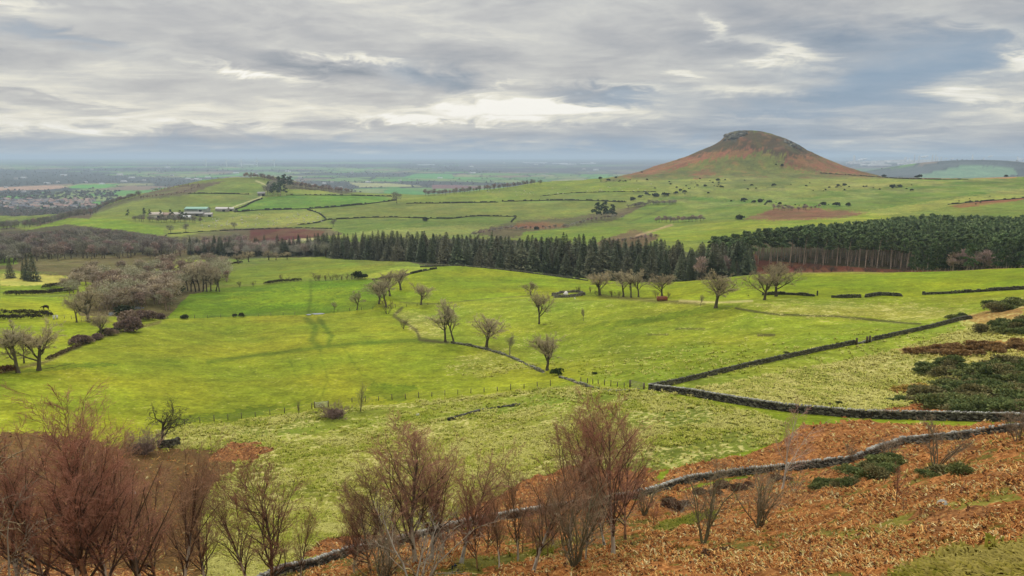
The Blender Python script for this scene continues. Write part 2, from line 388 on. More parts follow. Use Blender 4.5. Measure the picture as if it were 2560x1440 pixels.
poly((108, 150, 26), [(415, 797), (440, 770), (475, 735), (560, 720), (740, 704), (940, 698), (960, 740), (930, 774), (780, 786), (600, 792)], 255, 520, tf=.02, j=1)
poly((146, 178, 34), [(560, 740), (760, 725), (900, 730), (800, 760), (600, 760)], 255, 520, j=10, w=.5)
# --- the near big fields
poly((142, 160, 44), [(1000, 780), (1060, 765), (1350, 742), (1530, 750), (1700, 756), (1900, 748), (2560, 740), (2440, 800), (2160, 855), (1640, 972), (1560, 965), (1400, 920), (1230, 870), (1060, 850)], 110, 330, tf=.42, j=1.5)
poly((158, 160, 66), [(990, 775), (1120, 800), (1100, 850), (1050, 850), (1000, 800)], 180, 330, tf=.7, j=5)
poly((156, 160, 64), [(1240, 870), (1330, 915), (1250, 945), (1130, 935), (1140, 890)], 120, 260, tf=.7, j=12, w=.7)
poly((160, 158, 70), [(1850, 755), (2300, 765), (2440, 780), (2300, 800), (1950, 790)], 150, 300, tf=.8, j=9, w=.8)
poly((92, 136, 24), [(920, 955), (1060, 970), (1000, 1000), (900, 990)], 110, 200, tf=0, j=6, w=.6)
poly((96, 132, 24), [(420, 1065), (620, 1040), (800, 1000), (640, 1015), (460, 1040)], 110, 200, tf=0, j=8, w=.6)
poly((98, 138, 26), [(1440, 820), (1560, 800), (1860, 752), (1850, 770), (1600, 810), (1450, 830)], 180, 330, tf=.05, j=4, w=.6)
poly((96, 136, 26), [(0, 935), (140, 905), (330, 905), (150, 925)], 120, 260, tf=0, j=5, w=.7)
# rough grazing below the fence and beyond the dry stone walls
poly((146, 152, 62), [(400, 1075), (600, 1052), (800, 1025), (1100, 1000), (1400, 965), (1560, 972), (1640, 985), (1900, 1032), (1960, 1060), (1940, 1110), (1700, 1170), (1400, 1200), (1200, 1290), (860, 1390), (700, 1445), (400, 1500), (300, 1120)], 60, 200, tf=.85, j=2.5)
poly((134, 152, 48), [(820, 1040), (1100, 1010), (1500, 980), (1560, 995), (1300, 1030), (1000, 1060), (700, 1090)], 90, 200, tf=.5, j=7, w=.8)
poly((168, 166, 92), [(1650, 982), (1760, 945), (2160, 862), (2430, 798), (2560, 745), (2560, 1045), (2300, 1038), (1900, 1015)], 90, 300, tf=1.0, j=2)
poly((136, 156, 50), [(1640, 975), (1900, 910), (2160, 862), (2400, 805), (2420, 822), (2180, 890), (1950, 935), (1720, 975)], 90, 300, tf=.4, j=4)
poly((192, 176, 108), [(2240, 880), (2420, 860), (2560, 850), (2560, 905), (2400, 910)], 90, 260, tf=1.0, j=6, w=.8)
poly((160, 128, 76), [(2400, 790), (2560, 760), (2560, 800), (2440, 815)], 120, 320, tf=.7, j=5)
poly((150, 114, 60), [(2220, 872), (2400, 862), (2560, 848), (2560, 880), (2300, 888)], 120, 260, tf=.8, j=3)
poly((176, 110, 62), [(2100, 1046), (2200, 1030), (2290, 1008), (2400, 1015), (2560, 1000), (2560, 1060), (2300, 1045)], 80, 190, tf=.0, bk=1, j=4)
poly((140, 76, 48), [(2220, 978), (2290, 962), (2350, 972), (2300, 990)], 80, 190, bk=1, j=4)
poly((172, 114, 66), [(1630, 1230), (1690, 1172), (1860, 1140), (1950, 1105), (2010, 1062), (2160, 1052), (2300, 1062), (2560, 1064), (2560, 1090), (2420, 1100), (2240, 1122), (2000, 1180), (1830, 1195), (1640, 1240)], 70, 150, tf=0, bk=1, j=4)
poly((160, 104, 64), [(1300, 1200), (1420, 1165), (1660, 1180), (1640, 1235), (1500, 1268), (1170, 1315), (1000, 1350), (1130, 1300)], 60, 130, tf=0, bk=.9, j=9)
poly((170, 106, 62), [(740, 1405), (800, 1355), (880, 1338), (1010, 1340), (950, 1372), (860, 1392)], 50, 120, tf=0, bk=1, j=3)
poly((98, 84, 50), [(-100, 1085), (120, 1080), (330, 1120), (560, 1135), (600, 1160), (500, 1250), (520, 1440), (-100, 1440)], 60, 150, tf=.1, bk=.42, j=6)
poly((124, 84, 58), [(520, 1150), (570, 1105), (680, 1120), (640, 1155)], 60, 150, tf=.1, bk=1, j=6)
# the near hillside, this side of the nearest wall
kw = np.exp(np.interp(AZ, [float(ray(u, 1200)[0]) for u in US], np.log([70, 68, 63, 69, 72.5, 76.5, 82.5, 83.5, 79.5])))
hs = (RG < kw[None]) ; setc(hs, (174, 114, 62), 0, 1)
g1 = fbm(GX / 9, GY / 9, 77, 3)
ctr = np.clip((PU - 1500) / 900, 0, 1) * np.clip((PV - 1150) / 300, 0, 1)
mg = hs & (g1 + .9 * n3 + .5 * n1 > .66 - .06 * ctr)
setc(mg, (104, 106, 40), .36, .34)
mg = hs & (g1 < .36); setc(mg, (132, 96, 66), 0, 1)
poly((140, 128, 62), [(2240, 1470), (2330, 1400), (2460, 1375), (2600, 1350), (2600, 1500)], 12, 60, tf=.7, bk=.25, j=14)
poly((126, 128, 50), [(2040, 1350), (2200, 1300), (2260, 1290), (2260, 1330), (2120, 1370)], 12, 70, tf=.36, bk=.36, j=14)
poly((128, 132, 52), [(2330, 1260), (2500, 1230), (2540, 1250), (2350, 1290)], 12, 70, tf=.36, bk=.36, j=14)
poly((134, 146, 66), [(1640, 1310), (1740, 1285), (1800, 1275), (1790, 1300), (1660, 1335)], 12, 90, tf=.5, bk=.1, j=4)
poly((120, 116, 52), [(1100, 1440), (1150, 1395), (1300, 1385), (1440, 1350), (1450, 1370), (1330, 1400), (1200, 1425)], 12, 90, tf=.5, bk=.1, j=6)
# --- tracks worn in the turf, ditches, streams
for pts, wd in [([(775, 700), (778, 740), (770, 785)], 5), ([(768, 798), (790, 815), (780, 850), (800, 870)], 10), ([(800, 800), (830, 840), (820, 860)], 8),
                ([(520, 905), (700, 880), (900, 858), (1100, 850)], 7), ([(860, 870), (900, 930), (960, 970)], 4), ([(720, 890), (740, 940), (770, 960)], 3),
                ([(800, 880), (820, 950), (800, 1000)], 3)]:
    stroke((92, 126, 26), pts, wd, 100, 520, w=.75 if wd > 4.5 else .32, tf=.12)
stroke((110, 132, 34), [(0, 905), (200, 870), (500, 860), (900, 820)], 3, 100, 330, w=.3)
stroke((92, 84, 50), [(1005, 770), (985, 790), (1040, 825), (1050, 850), (1120, 856)], 5, 150, 400, w=.9)
stroke((84, 80, 44), [(1840, 772), (1960, 788), (2080, 790), (2200, 802), (2300, 810)], 3.5, 150, 330, w=.9)
stroke((84, 76, 46), [(1690, 822), (1760, 822)], 3, 150, 330, w=.7)
stroke((84, 76, 46), [(1895, 838), (1935, 838)], 4, 150, 330, w=.9)
stroke((86, 80, 46), [(1620, 836), (1670, 836)], 3, 150, 330, w=.7)
stroke((120, 112, 62), [(1500, 740), (1640, 752), (1760, 758)], 6, 240, 380, w=.8)
stroke((196, 184, 130), [(1700, 752), (1800, 756), (1880, 752)], 3, 220, 380, w=.8)
stroke((110, 96, 56), [(0, 930), (110, 905), (190, 870), (260, 840), (400, 805)], 5, 150, 400, w=.8, tf=.4)
stroke((96, 74, 56), [(390, 670), (420, 650), (450, 632), (470, 622)], 4, 400, 900, w=.8)
stroke((200, 190, 150), [(560, 526), (610, 508), (650, 494), (664, 480), (676, 470), (660, 460), (640, 452)], 1.6, 1000, 1800, w=.9)
stroke((190, 150, 130), [(1590, 590), (1640, 575), (1680, 562)], 3, 500, 1000, w=.6)
stroke((80, 104, 40), [(1570, 556), (1640, 530), (1700, 500)], 3, 700, 1300, w=.5)
stroke((110, 116, 56), [(1000, 756), (1090, 760), (1240, 745), (1350, 738)], 2.2, 250, 420, w=.7)
# rough pasture under the steep hill: straw and brown drifts
hl = (RG > 500) & (RG < 2100) & (np.abs(AZ) < 1.2)[None]
q1 = fbm(GX / 38, GY / 60, 401, 4); q2 = fbm(GX / 14, GY / 30, 402, 4); q3 = fbm(GX / 120, GY / 160, 403, 3)
right = np.clip((PU - 1450) / 200, 0, 1) * np.clip((RG - 900) / 300, 0, 1)
hl = hl & (RG < 1560); wS = np.clip((q1 - .52) * 7, 0, 1) * (.2 + .5 * right) * hl; cov = cov * (1 - wS[..., None] * .55) + alb(170, 164, 104) * wS[..., None] * .55
wB = np.clip((q2 - .56) * 8, 0, 1) * (.12 + .6 * right) * hl; cov = cov * (1 - wB[..., None] * .5) + alb(104, 98, 62) * wB[..., None] * .5
wG = np.clip((q3 - .52) * 6, 0, 1) * .4 * hl; cov = cov * (1 - wG[..., None] * .5) + alb(106, 138, 56) * wG[..., None] * .5
th = (RG > 1500) & (RG < 2060) & (np.abs(AZ) < .6)[None] & (PU > 1500)[...]
t1 = fbm(GX / 30, GY / 45, 411, 4); t2 = fbm(GX / 12, GY / 20, 412, 4)
wA = np.clip((t1 - .50) * 6, 0, 1) * th; cov = cov * (1 - wA[..., None] * .5) + alb(106, 100, 60) * wA[..., None] * .5 * 1
wC = np.clip((t2 - .58) * 8, 0, 1) * th; cov = cov * (1 - wC[..., None] * .5) + alb(150, 104, 74) * wC[..., None] * .5
wD = np.clip((.40 - t2) * 8, 0, 1) * th; cov = cov * (1 - wD[..., None] * .35) + alb(78, 80, 50) * wD[..., None] * .35
# --- the plain
pl = RG > 2150
px_ = GX / 330 + n1 * .0; py_ = GY / 520
wx = px_ + (fbm(GX / 900, GY / 900, 5, 2) - .5) * 1.2; wy = py_ + (fbm(GX / 900, GY / 900, 9, 2) - .5) * 1.2
def cells(x, y, seed):
    ix = np.floor(x); iy = np.floor(y); best = np.full(x.shape, 9.); sec = np.full(x.shape, 9.); cid = np.zeros(x.shape)
    for a in (-1, 0, 1):
        for b in (-1, 0, 1):
            jx = ix + a; jy = iy + b
            qx = jx + .5 + (_hash(jx, jy, seed) - .5) * .8; qy = jy + .5 + (_hash(jx, jy, seed + 1) - .5) * .8
            d = np.maximum(np.abs(x - qx), np.abs(y - qy)); better = d < best
            sec = np.where(better, best, np.minimum(sec, d)); cid = np.where(better, _hash(jx, jy, seed + 2), cid); best = np.where(better, d, best)
    return best, sec, cid
rows = RR > 2150
b0, s0, cid = cells(wx[rows], wy[rows], 61)
pal = np.array([alb(96, 156, 54), alb(112, 146, 70), alb(100, 164, 60), alb(150, 150, 96), alb(132, 150, 80), alb(92, 138, 60), alb(140, 118, 96), alb(104, 150, 56)])
pc = pal[np.clip((cid * len(pal)).astype(int), 0, len(pal) - 1)]
hed = (s0 - b0) < .05; pc[hed] = alb(60, 66, 44)
wood = fbm(GX[rows] / 1500, GY[rows] / 900, 91, 4)
vr = PU[rows]; thr = np.where(vr > 1000, .49, .56) - np.clip((RG[rows] - 6000) / 30000, 0, .08)
pc[wood > thr] = alb(70, 72, 62)
urb = np.clip((vr - 900) / 500, 0, 1) * np.clip((RG[rows] - 5000) / 4000, 0, 1)
sp = vnoise(GX[rows] / 60, GY[rows] / 160, 171)
pc = np.where(((sp > .86) & (urb > .3))[..., None], alb(150, 150, 150)[None, None], pc)
pc = np.where((urb > .5)[..., None], pc * .55 + alb(96, 92, 96) * .45, pc)
cov[rows] = np.where(np.ones(pc.shape[:2], bool)[..., None], pc, cov[rows])
tuft[rows] = 0; brk[rows] = 0
poly((186, 150, 124), [(-60, 469), (150, 464), (175, 468), (120, 474), (-60, 477)], 2300, 9000, j=.5)
poly((96, 170, 60), [(170, 470), (190, 462), (300, 460), (262, 470)], 2300, 9000, j=.5)
poly((90, 160, 70), [(1040, 434), (1130, 434), (1135, 447), (1000, 446)], 2300, 15000, j=.5)
poly((170, 170, 112), [(870, 456), (990, 459), (1060, 466), (900, 468)], 2300, 9000, j=.5)
poly((128, 92, 88), [(1080, 462), (1150, 463), (1250, 470), (1080, 472)], 2300, 9000, j=.5)
poly((86, 150, 60), [(960, 475), (1000, 470), (1070, 480), (1040, 492), (960, 492)], 2300, 9000, j=.5)
poly((120, 156, 112), [(2290, 440), (2360, 424), (2410, 412), (2530, 420), (2545, 436), (2480, 446), (2300, 448)], 4500, 7200, j=1)
poly((92, 98, 92), [(2150, 430), (2300, 414), (2420, 404), (2500, 408), (2580, 420), (2530, 421), (2410, 412), (2350, 424), (2290, 441), (2150, 440)], 4500, 7200, j=1)
gg = np.maximum(cov[..., 1] - cov[..., 0], 0); kk = np.where(RG < 2150, .5, .15); cov[..., 1] -= gg * kk * .75; cov[..., 0] += gg * kk * .14; cov[..., 2] = np.where(RG < 560, cov[..., 2] * .80, cov[..., 2] * np.where(RG < 2150, .85, 1))
# tussocks and bracken heaps stand proud of the turf
tus = np.clip((fbm(GX / .9, GY / .9, 201, 2) - .5) * 3.4, 0, 1) * tuft * (RG < 210)
bk_ = (fbm(GX / 1.5, GY / 1.5, 211, 3) - .35) * brk * (RG < 210)
ZD = Z + tus * .20 + np.clip(bk_, 0, 1) * .9
V = np.stack([GX, GY, ZD], -1).reshape(-1, 3)
ii = (np.arange(NR - 1)[:, None] * NA + np.arange(NA - 1)[None]).ravel()
F = np.stack([ii, ii + NA, ii + NA + 1, ii + 1], 1)
# the last column meets the first
V[(np.arange(NR) * NA + NA - 1)] = V[np.arange(NR) * NA]

gm, nt, bs = new_mat('ground_cover', .95, .08)
N = nt.nodes; K = nt.links
def nd(t, **k):
    n = N.new(t)
    for a, b in k.items(): setattr(n, a, b)
    return n
def mth(op, a, b=None, clamp=False):
    n = N.new('ShaderNodeMath'); n.operation = op; n.use_clamp = clamp
    for i, s in enumerate((a, b)):
        if s is None: continue
        if isinstance(s, (int, float)): n.inputs[i].default_value = s
        else: K.new(s, n.inputs[i])
    return n.outputs[0]
def noise(vec, scale, det=4, rough=.5, dist=0):
    n = N.new('ShaderNodeTexNoise'); n.inputs['Scale'].default_value = scale; n.inputs['Detail'].default_value = det; n.inputs['Roughness'].default_value = rough
    n.inputs['Distortion'].default_value = dist
    K.new(vec, n.inputs['Vector']); return n.outputs['Fac']
def rng_(v, a, b, c, d):
    n = N.new('ShaderNodeMapRange'); K.new(v, n.inputs[0])
    for i, q in enumerate((a, b, c, d)): n.inputs[i + 1].default_value = q
    return n.outputs[0]
def mixc(f, a, b, bt='MIX'):
    n = N.new('ShaderNodeMix'); n.data_type = 'RGBA'; n.blend_type = bt
    for nm, s in (('Factor', f), ('A', a), ('B', b)):
        if isinstance(s, (int, float)): n.inputs[nm].default_value = s
        elif isinstance(s, (tuple, np.ndarray)): n.inputs[nm].default_value = (*s[:3], 1)
        else: K.new(s, n.inputs[nm])
    return n.outputs['Result']
def attr(nm, o='Fac'):
    n = N.new('ShaderNodeAttribute'); n.attribute_name = nm; return n.outputs[o]
tc = nd('ShaderNodeTexCoord').outputs['Object']
col = attr('Col', 'Color'); tf = attr('tuft'); bk = attr('brk')
big = noise(tc, .035, 4, .55); mid = noise(tc, .22, 4, .6); fine = noise(tc, 1.6, 3, .6); vfine = noise(tc, 6.0, 2, .6); huge = noise(tc, .006, 3)
# turf: greener and yellower patches at several sizes
m60b = noise(tc, .022, 4, .6, .4)
h = nd('ShaderNodeHueSaturation'); K.new(col, h.inputs['Color'])
K.new(rng_(mth('ADD', big, mth('MULTIPLY', mth('SUBTRACT', m60b, .5), .8)), .3, .7, .522, .484), h.inputs['Hue'])
lump_ = noise(tc, .62, 3, .55, .2); m12 = noise(tc, .085, 5, .62, .3); m60 = noise(tc, .016, 5, .6, .5)
val = mth('MULTIPLY', mth('MULTIPLY', rng_(m12, .32, .68, .82, 1.18), mth('MULTIPLY', rng_(m60, .32, .68, .80, 1.16), rng_(lump_, .36, .64, .84, 1.14))), mth('MULTIPLY', mth('MULTIPLY', rng_(big, .3, .7, .9, 1.12), rng_(mid, .3, .7, .80, 1.24)), mth('MULTIPLY', rng_(fine, .3, .7, .74, 1.28), rng_(huge, .3, .7, .88, 1.14))))
K.new(val, h.inputs['Value'])
c = h.outputs['Color']
# pale dead grass on the tussocks and in thin drifts
tn = noise(tc, 1.15, 3, .62, .4)
tn2 = mth('ADD', tn, mth('MULTIPLY', mth('SUBTRACT', mid, .5), .55))
thr_ = mth('SUBTRACT', .72, mth('MULTIPLY', tf, .24))
tm = mth('MULTIPLY', mth('SUBTRACT', tn2, thr_), 9, True)
tm = mth('MULTIPLY', tm, mth('MULTIPLY', tf, 3.0, True))
c = mixc(mth('MULTIPLY', tm, .8), c, alb(222, 210, 132))
# dark gaps between them
dk = mth('MULTIPLY', mth('SUBTRACT', mth('SUBTRACT', .40, mth('MULTIPLY', mth('SUBTRACT', 1, tf), .10)), tn), 8, True)
c = mixc(mth('MULTIPLY', dk, mth('MULTIPLY', tf, .85, True)), c, alb(84, 100, 24))
# bracken litter: rust, straw and dark gaps
bn = noise(tc, 2.4, 4, .65, .8); bn2 = noise(tc, .5, 3, .6)
cr = nd('ShaderNodeValToRGB'); K.new(bn, cr.inputs[0]); e = cr.color_ramp.elements
e[0].position = .28; e[0].color = (*alb(58, 34, 22), 1); e[1].position = .70; e[1].color = (*alb(232, 176, 112), 1)
q = e.new(.46); q.color = (*alb(132, 80, 42), 1); q = e.new(.58); q.color = (*alb(200, 138, 80), 1)
bc = mixc(.35, cr.outputs[0], col)
hb = nd('ShaderNodeHueSaturation'); K.new(bc, hb.inputs['Color']); K.new(rng_(bn2, .3, .7, .6, 1.25), hb.inputs['Value'])
c = mixc(bk, c, hb.outputs['Color'])
K.new(c, bs.inputs['Base Color'])
bmp = nd('ShaderNodeBump'); bmp.inputs['Distance'].default_value = .35; bmp.inputs['Strength'].default_value = .55
K.new(mth('ADD', mth('ADD', fine, mth('MULTIPLY', vfine, .5)), mth('MULTIPLY', mid, 1.5)), bmp.inputs['Height']); K.new(bmp.outputs[0], bs.inputs['Normal'])

gme = mesh('ground', V, F, gm, cov.reshape(-1, 3), smooth=True)
for nm, arr in (('tuft', tuft), ('brk', brk)):
    a = gme.attributes.new(nm, 'FLOAT', 'POINT'); a.data.foreach_set('value', arr.astype(np.float32).ravel())
put_g = put('ground', gme); tag(put_g, kind='structure')
ZTOP = ZD
# ------------------------------------------------------------------ daylight
SUN_EL, SUN_AZ = math.radians(38), math.radians(-16)     # a veiled sun ahead of the viewer, a little left
w = bpy.data.worlds.new("World"); sc.world = w; w.use_nodes = True
nt = w.node_tree; N = nt.nodes; K = nt.links
for n in list(N): N.remove(n)
out = N.new('ShaderNodeOutputWorld'); bg = N.new('ShaderNodeBackground'); K.new(bg.outputs[0], out.inputs['Surface'])
sky = N.new('ShaderNodeTexSky'); sky.sky_type = 'NISHITA'; sky.sun_disc = False; sky.sun_elevation = SUN_EL; sky.sun_rotation = SUN_AZ
sky.air_density = 1.2; sky.dust_density = 2.0
tcn = N.new('ShaderNodeTexCoord').outputs['Generated']
sx = N.new('ShaderNodeSeparateXYZ'); K.new(tcn, sx.inputs[0]); X, Y, Zz = sx.outputs
az = mth('ARCTAN2', X, Y); el = mth('ARCSINE', Zz)
def comb(a, b, c=0.0):
    n = N.new('ShaderNodeCombineXYZ')
    for i, s in enumerate((a, b, c)):
        if isinstance(s, (int, float)): n.inputs[i].default_value = s
        else: K.new(s, n.inputs[i])
    return n.outputs[0]
den = mth('ADD', mth('MAXIMUM', Zz, 0.0), .10)
P = comb(mth('DIVIDE', X, den), mth('MULTIPLY', mth('DIVIDE', Y, den), 1.25))
nA = noise(P, .42, 7, .56, .35); nB = noise(P, 1.5, 9, .62, .6); nC = noise(comb(mth('MULTIPLY', az, 4.2), mth('MULTIPLY', el, 19)), 1.5, 8, .62, .9)
nD = noise(comb(mth('MULTIPLY', az, 13), mth('MULTIPLY', el, 46)), 1.0, 7, .62, 1.2)
# warp for the placed cloud masses
wa = mth('ADD', az, mth('MULTIPLY', mth('SUBTRACT', nC, .5), .20)); we = mth('ADD', el, mth('MULTIPLY', mth('SUBTRACT', nD, .5), .045))
def blob(u, v, su, sv, rot, amp, sharp=1.0):
    """a cloud mass or gap centred in a given direction of the sky; sizes in photo pixels"""
    a0, t0 = ray(u, v); a0 = float(a0); e0 = math.atan(float(t0)); sa = su / FPX; se = sv / FPX; r_ = math.radians(rot)
    da = mth('SUBTRACT', wa, a0); de = mth('SUBTRACT', we, e0)
    p = mth('DIVIDE', mth('ADD', mth('MULTIPLY', da, math.cos(r_)), mth('MULTIPLY', de, math.sin(r_))), sa)
    q = mth('DIVIDE', mth('SUBTRACT', mth('MULTIPLY', de, math.cos(r_)), mth('MULTIPLY', da, math.sin(r_))), se)
    d = mth('ADD', mth('MULTIPLY', p, p), mth('MULTIPLY', q, q))
    if sharp != 1.0: d = mth('POWER', d, sharp)
    g = mth('EXPONENT', mth('MULTIPLY', d, -1.0))
    return mth('MULTIPLY', g, amp)
def tot(lst):
    s = lst[0]
    for t in lst[1:]: s = mth('ADD', s, t)
    return s
B = tot([blob(1930, 130, 120, 26, -22, .40), blob(1790, 62, 46, 22, -25, .32), blob(930, 150, 110, 10, -6, .38), blob(620, 180, 150, 10, -8, .34), blob(1300, 268, 220, 24, 0, .34), blob(1010, 297, 130, 8, -3, .34),
         blob(1950, 222, 170, 18, 0, .26), blob(2540, 158, 100, 22, 14, .46), blob(2430, 232, 110, 16, -4, .34), blob(300, 305, 400, 12, 1, .22), blob(250, 255, 130, 10, -8, .22),
         blob(1220, 215, 60, 8, 10, .20), blob(60, 10, 80, 10, 0, .25), blob(2500, 60, 150, 20, -14, .18), blob(1590, 218, 80, 9, -6, .22, 1.6), blob(1765, 182, 26, 8, -14, .22),
         blob(1500, 300, 400, 26, 0, .14), blob(700, 285, 700, 26, 0, .12), blob(1280, 268, 340, 18, 0, .24), blob(160, 70, 240, 30, -6, .10),
         # darker masses
         blob(700, 105, 420, 50, -3, -.08), blob(800, 172, 150, 20, -8, -.34), blob(1090, 192, 70, 26, -12, -.38), blob(120, 250, 150, 14, -3, -.12), blob(1500, 236, 150, 20, 0, -.40), blob(1050, 255, 200, 8, 0, -.10),
         blob(2280, 205, 300, 52, 8, -.26), blob(2080, 105, 170, 42, -10, -.22), blob(2420, 100, 160, 30, 0, -.12), blob(1180, 318, 500, 12, 0, -.10), blob(1880, 292, 200, 7, 0, -.14), blob(2000, 330, 500, 20, 0, -.12), blob(300, 345, 500, 22, 0, -.12), blob(120, 85, 110, 10, -8, -.14)])
lum = tot([mth('MULTIPLY', mth('SUBTRACT', nA, .5), 1.1), mth('MULTIPLY', mth('SUBTRACT', nB, .5), .66), mth('MULTIPLY', mth('SUBTRACT', nC, .5), .36), mth('MULTIPLY', mth('SUBTRACT', nD, .5), .20), B])
lum = mth('ADD', lum, .555)
cr = N.new('ShaderNodeValToRGB'); K.new(lum, cr.inputs[0]); e = cr.color_ramp.elements
def L3(*c): return (*lin(c), 1)
e[0].position = .12; e[0].color = L3(132, 142, 156)
e[1].position = .96; e[1].color = L3(255, 253, 246)
for p_, c_ in ((.32, (164, 168, 175)), (.48, (184, 185, 187)), (.62, (204, 204, 201)), (.78, (234, 231, 218))):
    q = e.new(p_); q.color = L3(*c_)
# bluer where the cloud thins: to the right, and low over the plain
blue = tot([blob(2260, 200, 320, 66, 10, .8), blob(2140, 110, 260, 50, 0, .30), blob(1560, 245, 170, 26, 0, .55), blob(650, 372, 900, 30, 0, .75), blob(1900, 385, 900, 34, 0, .85), blob(80, 84, 150, 12, -8, .4), blob(1060, 190, 110, 30, -10, .35), blob(1900, 300, 700, 40, 0, .35)])
cl = mixc(mth('MULTIPLY', blue, rng_(lum, .45, .85, .80, 0.0), True), cr.outputs[0], tuple(lin((136, 166, 194))))
# the open sky above the veil adds its share
skm = N.new('ShaderNodeVectorMath'); skm.operation = 'SCALE'; K.new(sky.outputs[0], skm.inputs[0]); skm.inputs['Scale'].default_value = .06
cl = mixc(.10, cl, skm.outputs[0])
# an overcast sky is about three times brighter overhead than low down
gain = mth('ADD', 1.0, mth('MULTIPLY', rng_(el, math.radians(13), math.radians(65), 0, 1), ZEN))
fin = N.new('ShaderNodeVectorMath'); fin.operation = 'SCALE'; K.new(cl, fin.inputs[0]); K.new(gain, fin.inputs['Scale'])
K.new(fin.outputs[0], bg.inputs['Color']); bg.inputs['Strength'].default_value = 1.0
w.cycles.sampling_method = 'MANUAL'; w.cycles.sample_map_resolution = 512
sl = bpy.data.lights.new('sun', 'SUN'); sl.energy = 1.5; sl.angle = math.radians(12); sl.color = (1.0, .95, .86)
so = bpy.data.objects.new('sun', sl); COL.objects.link(so)
sd = Vector((math.sin(SUN_AZ) * math.cos(SUN_EL), math.cos(SUN_AZ) * math.cos(SUN_EL), math.sin(SUN_EL)))
so.rotation_euler = (-sd).to_track_quat('-Z', 'Y').to_euler(); so.location = (0, 0, 120)
vs = sc.view_settings; vs.view_transform = 'Standard'; vs.look = 'None'; vs.gamma = 1; vs.use_curve_mapping = False; vs.exposure = EXPO
sc.cycles.max_bounces = 4; sc.cycles.diffuse_bounces = 2; sc.cycles.transparent_max_bounces = 8; sc.cycles.volume_bounces = 0
# ------------------------------------------------------------------ the air
hx = 61500.0; zb = float(Z.min()) - 3; zt = float(max(Z.max(), 66)) + 12
vv = [(a * hx, b * hx, z) for z in (zb, zt) for a, b in ((-1, -1), (1, -1), (1, 1), (-1, 1))]
ff = [(0, 3, 2, 1), (4, 5, 6, 7), (0, 1, 5, 4), (1, 2, 6, 5), (2, 3, 7, 6), (3, 0, 4, 7)]
hm = bpy.data.materials.new('haze'); hm.use_nodes = True; hn = hm.node_tree
for n in list(hn.nodes): hn.nodes.remove(n)
ho = hn.nodes.new('ShaderNodeOutputMaterial'); pv = hn.nodes.new('ShaderNodeVolumePrincipled')
pv.inputs['Color'].default_value = (*HAZE_COL, 1); pv.inputs['Density'].default_value = HAZE_D; pv.inputs['Anisotropy'].default_value = .2
hn.links.new(pv.outputs[0], ho.inputs['Volume'])
hz = put('haze', mesh('haze', vv, np.array(ff), hm)); tag(hz, kind='stuff', label='pale blue haze over the plain')
hm.cycles.homogeneous_volume = True
# ------------------------------------------------------------------ plants: builders
def unit(a): return a / np.maximum(np.linalg.norm(a, axis=-1, keepdims=True), 1e-9)
def perp(d, rng):
    a = rng.normal(size=d.shape); a -= (a * d).sum(-1, keepdims=True) * d
    return unit(a)
def tubes(A, B, ra, rb, sides):
    """prisms between A and B"""
    n = len(A)
    if n == 0: return np.zeros((0, 3)), np.zeros((0, 4), int)
    d = unit(B - A); ref = np.where(np.abs(d[:, 2:3]) > .9, np.array([[1., 0, 0]]), np.array([[0, 0, 1.]]))
    s = unit(np.cross(d, ref)); t = np.cross(d, s)
    an = np.arange(sides) * 2 * PI / sides
    ring = s[:, None] * np.cos(an)[None, :, None] + t[:, None] * np.sin(an)[None, :, None]
    V = np.concatenate([A[:, None] + ring * ra[:, None, None], B[:, None] + ring * rb[:, None, None]], 1).reshape(-1, 3)
    k = np.arange(sides); f = np.stack([k, (k + 1) % sides, (k + 1) % sides + sides, k + sides], 1)
    F = (np.arange(n) * 2 * sides)[:, None, None] + f[None]
    return V, F.reshape(-1, 4)

